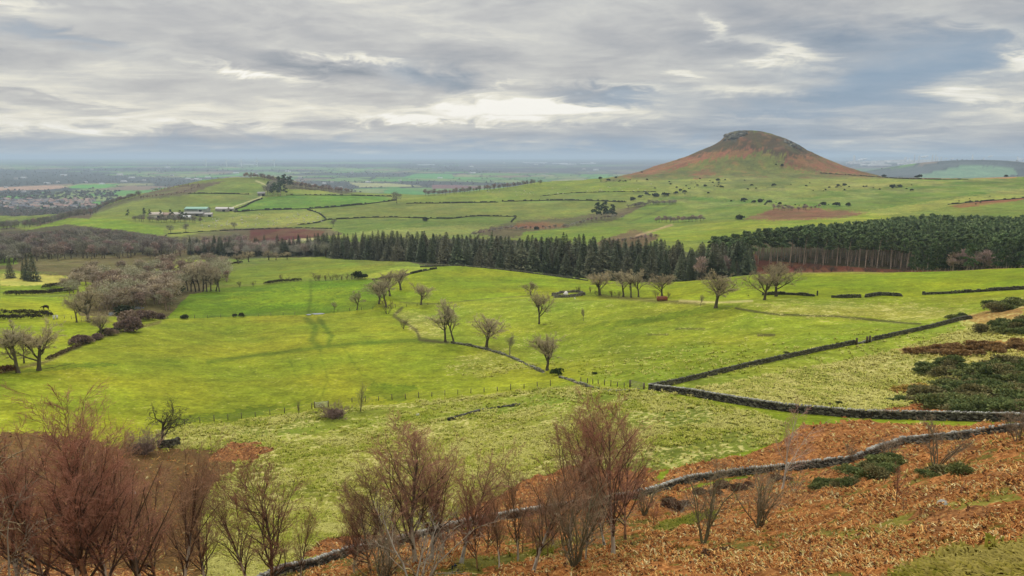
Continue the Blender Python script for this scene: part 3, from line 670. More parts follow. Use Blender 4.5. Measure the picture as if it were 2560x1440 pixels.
def branching(rng, levels, H, lean=(0, 0), stems=1):
    """levels: dicts n (children per parent), len, ang (deg), wig, up, nseg, t0, r (radius ratio), shape, taper; returns a list of per-level (A,B,ra,rb)"""
    L0 = levels[0]; m = stems
    P = np.zeros((m, 3)); az = rng.uniform(0, 2 * PI, m)
    tilt = np.radians(L0.get('ang', 4)) * (1 if m > 1 else rng.uniform(.2, 1, m)) * rng.uniform(.6, 1.2, m)
    D = np.stack([np.sin(tilt) * np.cos(az) + lean[0], np.sin(tilt) * np.sin(az) + lean[1], np.cos(tilt)], 1); D = unit(D)
    if m > 1: P[:, :2] = D[:, :2] * .25
    Ln = H * L0['len'] * rng.uniform(.8 if m > 1 else 1, 1.0, m); R = np.full(m, L0['r'] * H)
    out = []
    for li, lv in enumerate(levels):
        ns = lv['nseg']; pts = [P]; d = D; dirs = []
        for s in range(ns):
            d = unit(d + rng.normal(size=d.shape) * lv['wig'] + np.array([0, 0, lv['up']]) + np.array([lean[0], lean[1], 0]) * .08)
            pts.append(pts[-1] + d * (Ln / ns)[:, None]); dirs.append(d)
        pts = np.stack(pts, 1); dirs = np.stack(dirs, 1)
        tt = np.linspace(0, 1, ns + 1); rad = R[:, None] * (1 - tt[None] * lv.get('taper', .75))
        if li == 0 and lv.get('flare', 1): rad[:, 0] *= 1.35
        out.append((pts[:, :-1].reshape(-1, 3), pts[:, 1:].reshape(-1, 3), rad[:, :-1].ravel(), rad[:, 1:].ravel()))
        if li == len(levels) - 1: break
        nx = levels[li + 1]; n = nx['n']; q = len(P)
        t = (nx['t0'] + (1 - nx['t0']) * (np.arange(n)[None] + rng.uniform(0, 1, (q, n))) / n); t = np.clip(t, 0, .999)
        k = np.floor(t * ns).astype(int); fr = t * ns - k; qi = np.repeat(np.arange(q)[:, None], n, 1)
        P2 = pts[qi, k] + (pts[qi, k + 1] - pts[qi, k]) * fr[..., None]; dd = dirs[qi, k].reshape(-1, 3)
        ang = np.radians(nx['ang']) * rng.uniform(.65, 1.3, q * n)
        side = perp(dd, rng)
        D = unit(dd * np.cos(ang)[:, None] + side * np.sin(ang)[:, None])
        sh = nx.get('shape', 'even'); tf_ = t.ravel()
        m_ = {'even': 1 - .35 * tf_, 'cone': 1.15 - .95 * tf_, 'round': np.sqrt(np.clip(1 - (2 * (tf_ - nx['t0']) / (1 - nx['t0']) - .9) ** 2 * .6, .1, 1)), 'fan': 1.1 - .5 * tf_}[sh]
        Ln2 = (Ln[:, None] * nx['len'] * np.ones((1, n))).ravel() * m_ * rng.uniform(.7, 1.2, q * n)
        R = np.maximum((np.repeat(R[:, None], n, 1) * (1 - t * lv.get('taper', .75)) * nx['r']).ravel(), nx.get('rmin', .006))
        P = P2.reshape(-1, 3); Ln = Ln2
    return out

def tree_meshes(name, rng, levels, H, mat, crown_from=2, ctrunk=(110, 104, 88), ctwig=(120, 92, 80), lean=(0, 0), stems=1, pale=None, stretch=1.0):
    """-> (trunk mesh, crown mesh), 1 m = 1 unit with the top at H"""
    lv = branching(rng, levels, H, lean, stems)
    top = max(l[1][:, 2].max() for l in lv); k = H / top
    Vt, Ft, Ct, Vc, Fc, Cc = [], [], [], [], [], []; nt_ = nc = 0
    for i, (A, B, ra, rb) in enumerate(lv):
        A = A * [k * stretch, k * stretch, k]; B = B * [k * stretch, k * stretch, k]
        s = 7 if i == 0 else (5 if i == 1 else 3)
        V, F = tubes(A, B, ra, rb, s)
        if i < crown_from:
            c = np.repeat(alb(*ctrunk)[None], len(V), 0)
            if pale is not None:
                z = V[:, 2] / H; w_ = np.clip((pale[3] - z) / .12, 0, 1) * (rng.uniform(0, 1, len(V)) > .12) * (i == 0)
                c = c * (1 - w_)[:, None] + alb(*pale[:3])[None] * w_[:, None]
            Vt.append(V); Ft.append(F + nt_); Ct.append(c); nt_ += len(V)
        else:
            f = min(1, (i - crown_from + 1) / max(1, len(lv) - crown_from)); c = alb(*ctrunk) * (1 - f) + alb(*ctwig) * f
            c = np.repeat(c[None], len(V), 0) * rng.uniform(.8, 1.2, (len(V) // (2 * s), 1)).repeat(2 * s, 0)
            Vc.append(V); Fc.append(F + nc); Cc.append(c); nc += len(V)
    return mesh(name + '_trunk', np.concatenate(Vt), np.concatenate(Ft), mat, np.concatenate(Ct)), mesh(name + '_crown', np.concatenate(Vc), np.concatenate(Fc), mat, np.concatenate(Cc))

bark = attr_mat('bark', .9, .1, .25, 2.0, rnd=.12)
twigm = attr_mat('bare_twigs', .9, .08, .15, 1.0, rnd=.18, tint=(*alb(120, 110, 84), .35))
leafm = attr_mat('needles', .8, .12, .3, 1.2, rnd=.30, tint=(*alb(92, 84, 62), .35))
gorsem = attr_mat('gorse', .85, .1, .3, 1.5, rnd=.1)

def oakish(rng, H, twist=1.0, dens=1.0, **k):
    lv = [dict(len=.42, r=.030, ang=5, wig=.06, up=.05, nseg=5, taper=.45), dict(n=int(10), len=1.25, ang=44, wig=.17 * twist, up=.09, nseg=7, t0=.38, r=.62, shape='fan', taper=.8),
          dict(n=10, len=.50, ang=48, wig=.22 * twist, up=.05, nseg=5, t0=.22, r=.55, shape='even', taper=.8), dict(n=int(8 * dens), len=.46, ang=48, wig=.25, up=.04, nseg=3, t0=.15, r=.5, taper=.7, rmin=.026),
          dict(n=int(6 * dens), len=.5, ang=45, wig=.3, up=.05, nseg=2, t0=.1, r=.5, rmin=.019)]
    return tree_meshes('oak', rng, lv, H, twigm, crown_from=3, **k)
def ashish(rng, H, dens=1.0, **k):
    lv = [dict(len=.55, r=.020, ang=4, wig=.07, up=.08, nseg=6, taper=.5), dict(n=9, len=.82, ang=34, wig=.14, up=.12, nseg=7, t0=.38, r=.6, shape='fan', taper=.8),
          dict(n=10, len=.42, ang=42, wig=.2, up=.08, nseg=4, t0=.2, r=.5, taper=.8), dict(n=int(8 * dens), len=.45, ang=42, wig=.24, up=.06, nseg=3, t0=.12, r=.5, rmin=.024),
          dict(n=int(6 * dens), len=.5, ang=40, wig=.26, up=.06, nseg=2, t0=.1, r=.5, rmin=.018)]
    return tree_meshes('ash', rng, lv, H, twigm, crown_from=3, **k)
def birchish(rng, H, n1=22, spread=24, dens=1.0, ctwig=(128, 80, 76), ctrunk=(88, 72, 64), **k):
    lv = [dict(len=.96, r=.0105, ang=4, wig=.05, up=.04, nseg=10, taper=.88), dict(n=n1, len=.60, ang=spread * 1.12, wig=.10, up=.07, nseg=6, t0=.16, r=.62, shape='fan' if n1 > 15 else 'cone', taper=.8),
          dict(n=11, len=.44, ang=36, wig=.12, up=.05, nseg=4, t0=.12, r=.55, taper=.75, rmin=.008), dict(n=int(8 * dens), len=.46, ang=30, wig=.1, up=.03, nseg=3, t0=.1, r=.5, rmin=.008),
          dict(n=int(5 * dens), len=.55, ang=30, wig=.1, up=.0, nseg=1, t0=.1, r=.6, rmin=.0048)]
    return tree_meshes('birch', rng, lv, H, twigm, crown_from=2, ctwig=ctwig, ctrunk=ctrunk, **k)
def shrubish(rng, H, stems=9, ang=26, dens=1.0, ctwig=(120, 104, 92), ctrunk=(96, 90, 74), **k):
    lv = [dict(len=.8, r=.009, ang=ang, wig=.10, up=.06, nseg=6, taper=.7, flare=0), dict(n=7, len=.5, ang=34, wig=.14, up=.08, nseg=5, t0=.2, r=.6, shape='even', taper=.8),
          dict(n=6, len=.45, ang=36, wig=.18, up=.05, nseg=3, t0=.15, r=.55, rmin=.011), dict(n=int(6 * dens), len=.5, ang=36, wig=.2, up=.03, nseg=2, t0=.1, r=.6, rmin=.008)]
    return tree_meshes('shrub', rng, lv, H, twigm, crown_from=1, ctwig=ctwig, ctrunk=ctrunk, stems=stems, **k)

def quads(P, D, W, ln, wd, mid=.5):
    """pointed leaf or spray shapes: P base, D direction, W width direction"""
    n = len(P); ln = np.broadcast_to(ln, n)[:, None]; wd = np.broadcast_to(wd, n)[:, None]
    V = np.stack([P, P + D * ln * mid + W * wd, P + D * ln, P + D * ln * mid - W * wd], 1).reshape(-1, 3)
    return V, np.arange(n * 4).reshape(-1, 4)

def spruce(rng, H, wide=.17, col=(58, 78, 50), col2=(84, 92, 56), low=.06, n=2600):
    V, F, C = [], [], []; k = 0
    t = low + (1 - low) * rng.uniform(0, 1, n) ** 1.15; nw = 34; t = (np.floor(t * nw) + rng.normal(0, .12, n) + .5) / nw; t = np.clip(t, low, 1)
    a = rng.uniform(0, 2 * PI, n); lob = 1 + .22 * np.sin(a * 3 + t * 40) + .12 * rng.normal(size=n)
    rmax = wide * H * (1 - t) ** .82 * lob + .004 * H; s = rng.uniform(.25, 1, n) ** .6
    P = np.stack([np.cos(a) * rmax * s, np.sin(a) * rmax * s, t * H - rmax * s * .28], 1)
    D = unit(np.stack([np.cos(a), np.sin(a), -.25 + .25 * t + .2 * rng.normal(size=n)], 1) + rng.normal(size=(n, 3)) * .22)
    W = unit(np.cross(D, np.array([[0, 0, 1.]])) + rng.normal(size=(n, 3)) * .25)
    ln = H * .052 * (1.25 - .8 * t) * rng.uniform(.7, 1.3, n)
    V1, F1 = quads(P - D * ln[:, None] * .4, D, W, ln, ln * .34)
    w_ = rng.uniform(0, 1, (n, 1)); c = alb(*col) * (1 - w_) + alb(*col2) * w_; C1 = c.repeat(4, 0)
    Vl, Fl = quads(np.array([[0, 0, H * .955]]), np.array([[0, 0, 1.]]), np.array([[1., 0, 0]]), H * .06, H * .006)
    crown = mesh('spruce_crown', np.concatenate([V1, Vl]), np.concatenate([F1, Fl + len(V1)]), leafm, np.concatenate([C1, np.repeat(alb(*col)[None], 4, 0)]))
    z = np.linspace(0, .97, 6) * H; A = np.stack([z * 0, z * 0, z], 1); r = .013 * H * (1 - z / H * .95)
    Vt, Ft = tubes(A[:-1], A[1:], r[:-1], r[1:], 6)
    # dead lower twigs
    m = 26; zz = rng.uniform(.04, .3, m) * H; aa = rng.uniform(0, 2 * PI, m); A2 = np.stack([zz * 0, zz * 0, zz], 1); B2 = A2 + np.stack([np.cos(aa), np.sin(aa), -.2 + 0 * aa], 1) * (H * .09 * rng.uniform(.5, 1.2, m))[:, None]
    V2, F2 = tubes(A2, B2, np.full(m, .0022 * H), np.full(m, .001 * H), 3)
    trunk = mesh('spruce_trunk', np.concatenate([Vt, V2]), np.concatenate([Ft, F2 + len(Vt)]), bark, alb(92, 80, 66))
    return trunk, crown

def clumps(rng, centres, radii, n, leaf, flat=.75, cols=((62, 88, 58), (96, 112, 70)), up=.35, spike=.3, shell=.35):
    """foliage clumps: n pointed leaf sprays over each ellipsoid lobe"""
    P, D = [], []
    for c, r in zip(centres, radii):
        m = int(n * r * r); d = unit(rng.normal(size=(m, 3))); d[:, 2] = np.where(d[:, 2] < -.35, -d[:, 2], d[:, 2])
        s = 1 - shell * rng.uniform(0, 1, m) ** 1.5
        P.append(np.array(c)[None] + d * np.array([[r, r, r * flat]]) * s[:, None]); D.append(unit(d + np.array([[0, 0, up]]) + rng.normal(size=d.shape) * spike))
    P = np.concatenate(P); D = np.concatenate(D); W = perp(D, rng); ln = leaf * rng.uniform(.6, 1.4, len(P))
    V, F = quads(P - D * ln[:, None] * .3, D, W, ln, ln * .34)
    w_ = rng.uniform(0, 1, (len(P), 1)); C = (alb(*cols[0]) * (1 - w_) + alb(*cols[1]) * w_).repeat(4, 0)
    return V, F, C

def pine(rng, H, bare=.55, wide=.16, lean=.06, n=9, cols=((92, 122, 78), (154, 170, 110)), leaf=.055, dens=1.0, ctrunk=(190, 168, 148)):
    z = np.linspace(0, .93, 8); bx = lean * H * z ** 1.6; by = .02 * H * np.sin(z * 4 + rng.uniform(0, 6))
    A = np.stack([bx, by, z * H], 1); r = .0125 * H * (1.05 - z)
    Vt, Ft = tubes(A[:-1], A[1:], r[:-1], r[1:], 6)
    cs, rs, A2, B2 = [], [], [], []
    for i in range(n):
        t = bare + (1 - bare) * (i + .5) / n; a = rng.uniform(0, 2 * PI) ; q = wide * H * (1.15 - .75 * (t - bare) / (1 - bare)) * rng.uniform(.35, .8)
        c0 = np.array([np.interp(t, z, bx), 0, t * H]); c = c0 + [math.cos(a) * q + .03 * H, math.sin(a) * q, .02 * H]
        cs.append(c); rs.append(wide * H * rng.uniform(.42, .62) * (1.1 - .5 * (t - bare) / (1 - bare))); A2.append(c0 - [0, 0, .03 * H]); B2.append(c)
    cs.append(np.array([lean * H, 0, H * .955])); rs.append(wide * H * .40)
    V1, F1, C1 = clumps(rng, cs, rs, dens * 300 / (wide * H) ** 2 * 1.2, leaf * H, .62, cols)
    V2, F2 = tubes(np.array(A2), np.array(B2), np.full(n, .0038 * H), np.full(n, .0016 * H), 4)
    m = 10; zz = rng.uniform(.3, bare, m) * H; aa = rng.uniform(0, 2 * PI, m); bxx = np.interp(zz / H, z, bx)
    A3 = np.stack([bxx, zz * 0, zz], 1); B3 = A3 + np.stack([np.cos(aa), np.sin(aa), .1 + 0 * aa], 1) * (H * .06 * rng.uniform(.3, 1.1, m))[:, None]
    V3, F3 = tubes(A3, B3, np.full(m, .0018 * H), np.full(m, .0008 * H), 3)
    trunk = mesh('pine_trunk', np.concatenate([Vt, V2, V3]), np.concatenate([Ft, F2 + len(Vt), F3 + len(Vt) + len(V2)]), bark, alb(*ctrunk))
    return trunk, mesh('pine_crown', V1, F1, leafm, C1)

def fartree(rng, H, wide=.36, n=420, ctwig=(112, 100, 88), bare=.2, ctrunk=(110, 100, 88)):
    """a leafless tree seen from afar: trunk with limbs, and a crown of fine sprays of twigs"""
    lv = branching(rng, [dict(len=.5, r=.018, ang=4, wig=.06, up=.06, nseg=4, taper=.5), dict(n=8, len=.8, ang=38, wig=.14, up=.1, nseg=4, t0=bare / .5, r=.5, shape='fan', taper=.8),
                         dict(n=5, len=.42, ang=40, wig=.2, up=.06, nseg=2, t0=.2, r=.5)], H)
    Vt, Ft = [], []; k = 0
    for i, (A, B, ra, rb) in enumerate(lv):
        V, F = tubes(A, B, ra, rb, 4 if i == 0 else 3); Vt.append(V); Ft.append(F + k); k += len(V)
    Vt = np.concatenate(Vt); sc_ = H * .93 / Vt[:, 2].max(); Vt = Vt * sc_
    nl = 12; cs = []; rs = []
    for i in range(nl):
        a = rng.uniform(0, 2 * PI); q = wide * H * rng.uniform(.15, .62); t = rng.uniform(bare + .12, .80)
        cs.append([math.cos(a) * q, math.sin(a) * q, t * H]); rs.append(wide * H * rng.uniform(.38, .60))
    cs.append([0, 0, .72 * H]); rs.append(wide * H * .66)
    P, D = [], []
    for c, r in zip(cs, rs):
        m = n // 12; d = unit(rng.normal(size=(m, 3))); d[:, 2] = np.where(d[:, 2] < -.2, -d[:, 2], d[:, 2])
        P.append(np.array(c)[None] + d * r * rng.uniform(.25, .95, (m, 1))); D.append(unit(d + [0, 0, .25] + rng.normal(size=d.shape) * .3))
    P = np.concatenate(P); D = np.concatenate(D); z = P[:, 2].max(); P[:, 2] *= min(1, .97 * H / z)
    W = perp(D, rng); ln = H * .075 * rng.uniform(.6, 1.4, len(P))
    V, F = quads(P - D * ln[:, None] * .35, D, W, ln, ln * .11, .4)
    C = (alb(*ctwig)[None] * rng.uniform(.7, 1.25, (len(P), 1))).repeat(4, 0)
    return mesh('bare_tree_trunk', Vt, np.concatenate(Ft), bark, alb(*ctrunk)), mesh('bare_tree_crown', V, F, twigm, C)

def bushmesh(rng, nl=7, dens=150, leaf=.13, cols=((50, 72, 40), (84, 100, 52)), flat=.8, mat=None, spike=.35):
    """a low evergreen bush 1 m across"""
    cs = [[rng.uniform(-.32, .32), rng.uniform(-.32, .32), rng.uniform(.18, .42)] for _ in range(nl)]; rs = rng.uniform(.17, .3, nl)
    cs.append([0, 0, .36]); rs = list(rs) + [.32]
    V, F, C = clumps(rng, cs, rs, dens * 8, leaf, flat, cols, spike=spike, shell=.6)
    V[:, 2] = np.maximum(V[:, 2], -.05)
    return mesh('bush', V, F, mat or gorsem, C)
# ------------------------------------------------------------------ woods and trees
def rg(seed): return np.random.default_rng(seed)
SPR = [spruce(rg(100 + i), 10, *a) for i, a in enumerate([(.21, (106, 124, 92), (150, 152, 112)), (.18, (94, 116, 86), (134, 144, 98)), (.24, (116, 128, 96), (160, 156, 118)), (.19, (90, 112, 82), (128, 138, 94)), (.27, (112, 116, 86), (152, 146, 112))])]
PIN = [pine(rg(120 + i), 10, b, w_, l_) for i, (b, w_, l_) in enumerate([(.58, .15, .07), (.62, .14, .05), (.50, .17, .09), (.64, .13, .08), (.55, .16, .03)])]
FAR = [fartree(rg(140 + i), 10, w_, 1100, c) for i, (w_, c) in enumerate([(.46, (178, 172, 156)), (.40, (190, 172, 156)), (.50, (166, 162, 142)), (.36, (194, 166, 156)), (.48, (180, 178, 152)), (.42, (164, 150, 142))])]

def placed(base, h, label, cat, name, group=None, rz=None, wide=1.0, loc=None, H0=10., rng=RNG, parts=('trunk', 'crown')):
    s = h / H0; p = loc
    r = thing(name, [(parts[0], base[0]), (parts[1], base[1])], (p[0], p[1], p[2] - .02 * h), rng.uniform(0, 2 * PI) if rz is None else rz, (s * wide, s * wide, s), label, cat, group)
    return r

# --- the dark conifer belt across the view: front edge and back edge as distances
rw = rg(1)
bu = [470, 640, 760, 900, 1000, 1100, 1280, 1450, 1600, 1750, 1880]
bf = [640, 615, 590, 530, 470, 440, 418, 398, 378, 366, 372]
bb = [690, 670, 650, 600, 560, 520, 495, 470, 450, 440, 425]
bt = [592, 590, 588, 582, 580, 583, 586, 590, 600, 606, 606]       # photo row of the tops
cand = []
for r_i in range(9):
    u = 478.0
    while u < 1880:
        f, b, tv = np.interp(u, bu, bf), np.interp(u, bu, bb), np.interp(u, bu, bt)
        r = f + (b - f) * (r_i + rw.uniform(-.3, .3)) / 8.0; r = max(r, f)
        p = at_r(u, r, 650); h = h_for(p, tv) * rw.uniform(.78, 1.10) if r_i > 1 else h_for(p, tv) * rw.uniform(.55, 1.0)
        cand.append((r, u, p, float(np.clip(h, 9, 27)))); u += rw.uniform(20, 36) * (430 / r) ** .8
cand.sort(key=lambda c: -c[3] / c[0] - (.02 if c[0] < np.interp(c[1], bu, bf) + 14 else 0)); bk3 = [c for c in cand[292:] if c[1] <= 800]; bk2 = [c for c in cand[292:] if c[1] > 800 or c[1] % 3 < 1.1]; cand = cand[:292]
for r, u, p, h in cand:
    k = rw.integers(0, 4) if rw.uniform() > .13 else 4
    if rw.uniform() < (.07 if u > 820 else .62): placed(FAR[rw.integers(0, 6)], h * .8, 'leafless broadleaf tree standing among the dark spruces of the valley belt', 'tree', 'broadleaf_tree', 'leafless trees mixed into the spruce belt', loc=p, rng=rw)  # generic bare trees, species not identified
    else: placed(SPR[k], h, 'dark spruce packed into the conifer belt that crosses the valley', 'conifer', 'spruce_tree', 'spruces of the conifer belt', loc=p, rng=rw, wide=rw.uniform(1.0, 1.65))
for u, r, tv in [(1408, 415, 578), (1458, 412, 582), (1230, 450, 576), (1062, 500, 574), (1625, 395, 600), (1855, 385, 588)]:
    p = at_r(u, r, 650); placed(SPR[1], h_for(p, tv), 'taller spruce tip rising above the rest of the conifer belt', 'conifer', 'spruce_tree', 'tall spruces above the belt', loc=p, rng=rw)

# --- the pine wood on the right
rp = rg(2)
pu = [1775, 1880, 2000, 2120, 2260, 2400, 2560, 2700]
pf = [428, 440, 452, 447, 440, 436, 432, 430]
pb = [450, 480, 520, 560, 610, 660, 700, 720]
pt = [598, 578, 572, 562, 548, 530, 514, 505]
cand = []
for r_i in range(24):
    u = 1778.0
    while u < 2640:
        f, b = np.interp(u, pu, pf), np.interp(u, pu, pb); r = f + r_i * 8.0 + rp.uniform(-5, 5)
        if r < b + 4:
            q = (r - f) / max(b - f, 1); p = at_r(u, r, 600); hm_ = h_for(p, np.interp(u, pu, pt)); h = float(np.clip(16.5 + rp.uniform(-2, 2), 9, hm_ + 1.2 if hm_ > 8 else 9))
            cand.append((r, u, p, h))
        u += rp.uniform(9, 38) * (450 / r)
cand.sort(key=lambda c: c[0]); near_p = cand[:290]; rest = cand[290:]
for r, u, p, h in near_p:
    placed(PIN[rp.integers(0, 5)], h, 'tall bare-stemmed pine of the wood climbing the right hand slope', 'pine', 'pine_tree', 'pines of the slope wood', loc=p, rng=rp, rz=rp.uniform(-.5, .5), wide=rp.uniform(1.0, 1.3))
def joined(base_list, items, name, label, rng, mats=None):
    """many small trees too numerous to count, gathered into one mass"""
    VV, FF, CC = [], [], []; k = 0
    src = []
    for tr in base_list:
        for me in tr:
            v = np.empty(len(me.vertices) * 3, np.float32); me.vertices.foreach_get('co', v); v = v.reshape(-1, 3)
            f = np.empty(len(me.loops), np.int32); me.loops.foreach_get('vertex_index', f); f = f.reshape(-1, 4)
            c = np.empty(len(v) * 4, np.float32); me.color_attributes['Col'].data.foreach_get('color', c); src.append((v, f, c.reshape(-1, 4)[:, :3]))
    npart = len(base_list[0])
    for p, h in items:
        j = rng.integers(0, len(base_list)); a = rng.uniform(0, 2 * PI); ca, sa = math.cos(a), math.sin(a); s = h / 10.; g = rng.uniform(.8, 1.15)
        for q in range(npart):
            v, f, c = src[j * npart + q]; w_ = np.stack([(v[:, 0] * ca - v[:, 1] * sa) * s, (v[:, 0] * sa + v[:, 1] * ca) * s, v[:, 2] * s], 1) + np.array(p)[None]
            VV.append(w_); FF.append(f + k); CC.append(c * g); k += len(v)
    if not VV: return
    o = put(name, mesh(name, np.concatenate(VV), np.concatenate(FF), mats or leafm, np.concatenate(CC))); tag(o, label=label, kind='stuff'); return o
joined([(SPR[0][1],), (SPR[1][1],), (SPR[2][1],)], [(c[2], c[3]) for c in bk2], 'spruce_belt', 'mass of spruces filling the back of the conifer belt', rw)
joined([(FAR[0][1],), (FAR[1][1],), (FAR[3][1],)], [(c[2], c[3] * .8) for c in bk3 if c[1] % 3 >= 1.1], 'valley_edge_woodland', 'bare trees blending the left end of the spruce belt into the valley wood', rw, twigm)
PINL = [(pine(rg(160 + i), 10, .5, .17, .05, 7, dens=.30, leaf=.10)[1],) for i in range(4)]
joined(PINL, [(c[2], c[3]) for c in rest], 'pine_wood', 'mass of pine tops filling the back of the slope wood', rp)
# the front stand of pines at the foot of the wood, half hidden by the green ridge
PIN2 = [pine(rg(170 + i), 10, .30, .21, .02, 11, cols=((72, 98, 68), (118, 134, 86))) for i in range(3)]
for i in range(64):
    u = rp.uniform(2262, 2600); r = rp.uniform(372, 412); tv = np.interp(u, [2262, 2330, 2420, 2500, 2600], [640, 612, 606, 612, 592]); p = at_r(u, r, 650)
    if 2385 < u < 2480 and rp.uniform() < .7:
        placed(FAR[rp.choice([1, 3])], h_for(p, tv + 8) * rp.uniform(.8, 1), 'russet leafless tree in the gap of the lower pine stand', 'tree', 'bare_tree', 'leafless trees in the lower pine stand', loc=p, rng=rp); continue
    placed(PIN2[i % 3], h_for(p, tv) * rp.uniform(.8, 1.03), 'dense low-branched pine in the stand behind the green ridge', 'pine', 'pine_tree', 'pines of the lower stand', loc=p, rng=rp)
# scrub on the clearing below the pines
SHR = [shrubish(rg(180 + i), 4, 8, 30, .6, c, (90, 76, 66), stretch=1.0) for i, c in enumerate([(112, 84, 76), (126, 98, 84), (100, 92, 78)])]
for i in range(70):
    u = rp.uniform(1880, 2300); r = rp.uniform(392, 436); p = at_r(u, r, 660)
    placed(SHR[i % 3], rp.uniform(1.6, 4.2), 'reddish leafless scrub bush on the clearing under the pines', 'bush', 'scrub_bush', 'scrub on the clearing', loc=p, H0=4., rng=rp, wide=1.5, parts=('stem', 'crown'))

# --- the grey brown wood on the left
rl = rg(3); k = 0
def wood(n, ur, rr, hh, label, group, bases=FAR, rng=rl, mass=None, name='bare_tree', cat='tree', edge=None, wide=1.15, keep=None, topv=None):
    pts = []; items = []
    tries = 0
    while len(pts) < n and tries < n * 30:
        tries += 1; u = rng.uniform(*ur); lo = np.interp(u, *rr[0]); hi = np.interp(u, *rr[1]); r = math.exp(rng.uniform(math.log(lo), math.log(hi)))
        p = at_r(u, r, 620)
        if keep is not None and not keep(u, r): continue
        if any((p[0] - q[0]) ** 2 + (p[1] - q[1]) ** 2 < (hh[0] * .33) ** 2 for q in pts): continue
        pts.append(p); h = rng.uniform(*hh)
        if topv is not None: h = min(h, max(3, h_for(p, topv(u))))
        if mass: items.append((p, h)); continue
        placed(bases[rng.integers(0, len(bases))], h, label, cat, name, group, loc=p, rng=rng, wide=wide)
    if mass: joined(bases, items, mass, label, rng, twigm)
wood(200, (-60, 430), (([-60, 200, 430], [590, 600, 640]), ([-60, 200, 430], [860, 860, 800])), (9, 14.5), 'grey leafless tree in the broad wood filling the valley on the left', 'trees of the left valley wood',
     topv=lambda u: np.interp(u, [-60, 0, 60, 130, 200, 300, 420], [585, 578, 580, 575, 566, 572, 592]))
wood(330, (-60, 430), (([-60, 200, 430], [640, 650, 660]), ([-60, 200, 430], [900, 900, 840])), (7, 13), 'dense grey leafless treetops filling the back of the left valley wood', None, mass='valley_woodland', topv=lambda u: np.interp(u, [-60, 0, 60, 130, 200, 300, 420], [585, 578, 580, 575, 566, 572, 592]))
wood(110, (-40, 250), (([-40, 250], [1020, 1180]), ([-40, 250], [1180, 1330])), (6, 11), 'brown leafless tree in the strip between the village and the green field', 'trees beyond the left green field', mass='village_edge_woodland')
# the wooded stream side, paler and pinker; bare trees of unidentified species
BRN = [fartree(rg(280 + i), 10, w_, 900, c, ctrunk=(150, 130, 108)) for i, (w_, c) in enumerate([(.40, (212, 194, 164)), (.34, (190, 172, 150)), (.44, (198, 194, 158)), (.30, (180, 156, 136))])]
wood(112, (150, 570), (([150, 300, 450, 570], [325, 315, 330, 400]), ([150, 300, 450, 570], [430, 500, 545, 500])), (6.5, 11.5), 'pale brown leafless tree along the wooded stream on the left', 'trees along the left stream', name='stream_tree', bases=BRN,
     keep=lambda u, r: not (u < 240 and r < 370) and not (u > 430 and r < 360 + (u - 430) * .35) and not (420 < u and r > 520), wide=1.35)
wood(60, (370, 620), (([370, 620], [600, 660]), ([370, 620], [740, 780])), (7, 12), 'small leafless tree on the rough bank above the spruces', 'trees of the rough bank', name='birch_tree', bases=FAR[:5], wide=1.1)  # far bare-tree meshes; species unidentified, birch in name only
wood(34, (215, 425), (([215, 425], [300, 300]), ([215, 425], [350, 345])), (6, 10.5), 'pale olive leafless tree round the pond at the lower end of the stream wood', 'trees round the pond', name='stream_tree', bases=BRN, wide=1.3)  # same unidentified bare trees as along the stream
BRB = [bushmesh(rg(270 + i), 9, 420, .10, cols=c, spike=.5) for i, c in enumerate([((122, 100, 90), (166, 142, 128)), ((136, 116, 98), (178, 156, 134))])]
# spruces at the left edge
for i, (u, r, tv) in enumerate([(22, 470, 642), (66, 455, 640), (80, 450, 628), (56, 462, 650)]):
    p = at_r(u, r, 660); placed(SPR[[2, 1, 0, 3][i]], h_for(p, tv), ['thin pale spruce alone at the left edge of the valley', 'narrow spruce leaning on the group beside the straw field', 'tallest dark spruce of the small group beside the straw field', 'short spruce in the small group beside the straw field'][i], 'conifer', 'spruce_tree', loc=p, rng=rl)

# --- a line of hill trees and shrubs beyond
def row(pts, n, h, label, group, bases, rmin, rmax, jit=2, mass=None, name='bare_tree', cat='tree', wide=1.1, rng=rl, H0=10., parts=('trunk', 'crown')):
    d = np.cumsum([0] + [math.hypot(b[0] - a[0], b[1] - a[1]) for a, b in zip(pts[:-1], pts[1:])])
    items = []
    for i in range(n):
        t = (i + rng.uniform(.1, .9)) / n * d[-1]; u = np.interp(t, d, [p[0] for p in pts]); v = np.interp(t, d, [p[1] for p in pts])
        p = at(u + rng.uniform(-jit, jit), v + rng.uniform(-jit, jit) * .5, rmin, rmax)
        if mass: items.append((p, rng.uniform(*h))); continue
        placed(bases[rng.integers(0, len(bases))], rng.uniform(*h), label, cat, name, group, loc=p, rng=rng, wide=wide, H0=H0, parts=parts)
    if mass: joined(bases, items, mass, label, rng, twigm)
row([(610, 445), (650, 446), (690, 456), (740, 468), (820, 478), (880, 484)], 80, (8, 13), 'leafless tree on the skyline of the small hill', 'skyline trees of the small hill', [FAR[1], FAR[3], FAR[5]], 1300, 1900, mass='skyline_trees')
row([(95, 560), (150, 545), (240, 524), (300, 505), (350, 490)], 90, (6, 11), 'leafless tree on the shoulder running down to the village', 'trees on the shoulder above the village', FAR, 1150, 1800, mass='shoulder_woodland')
row([(380, 480), (440, 468), (500, 466), (460, 484), (350, 497)], 60, (3, 6), 'rust brown bush on the flank of the small hill', 'bushes on the small hill', [FAR[1], FAR[3]], 1150, 1800, wide=1.5, mass='hillside_scrub')
row([(1060, 490), (1100, 488), (1180, 481), (1290, 468), (1340, 461)], 46, (9, 14), 'leafless tree in the long row along the far ridge', 'ridge row of trees', [FAR[0], FAR[3], FAR[5]], 1300, 1900, mass=None)
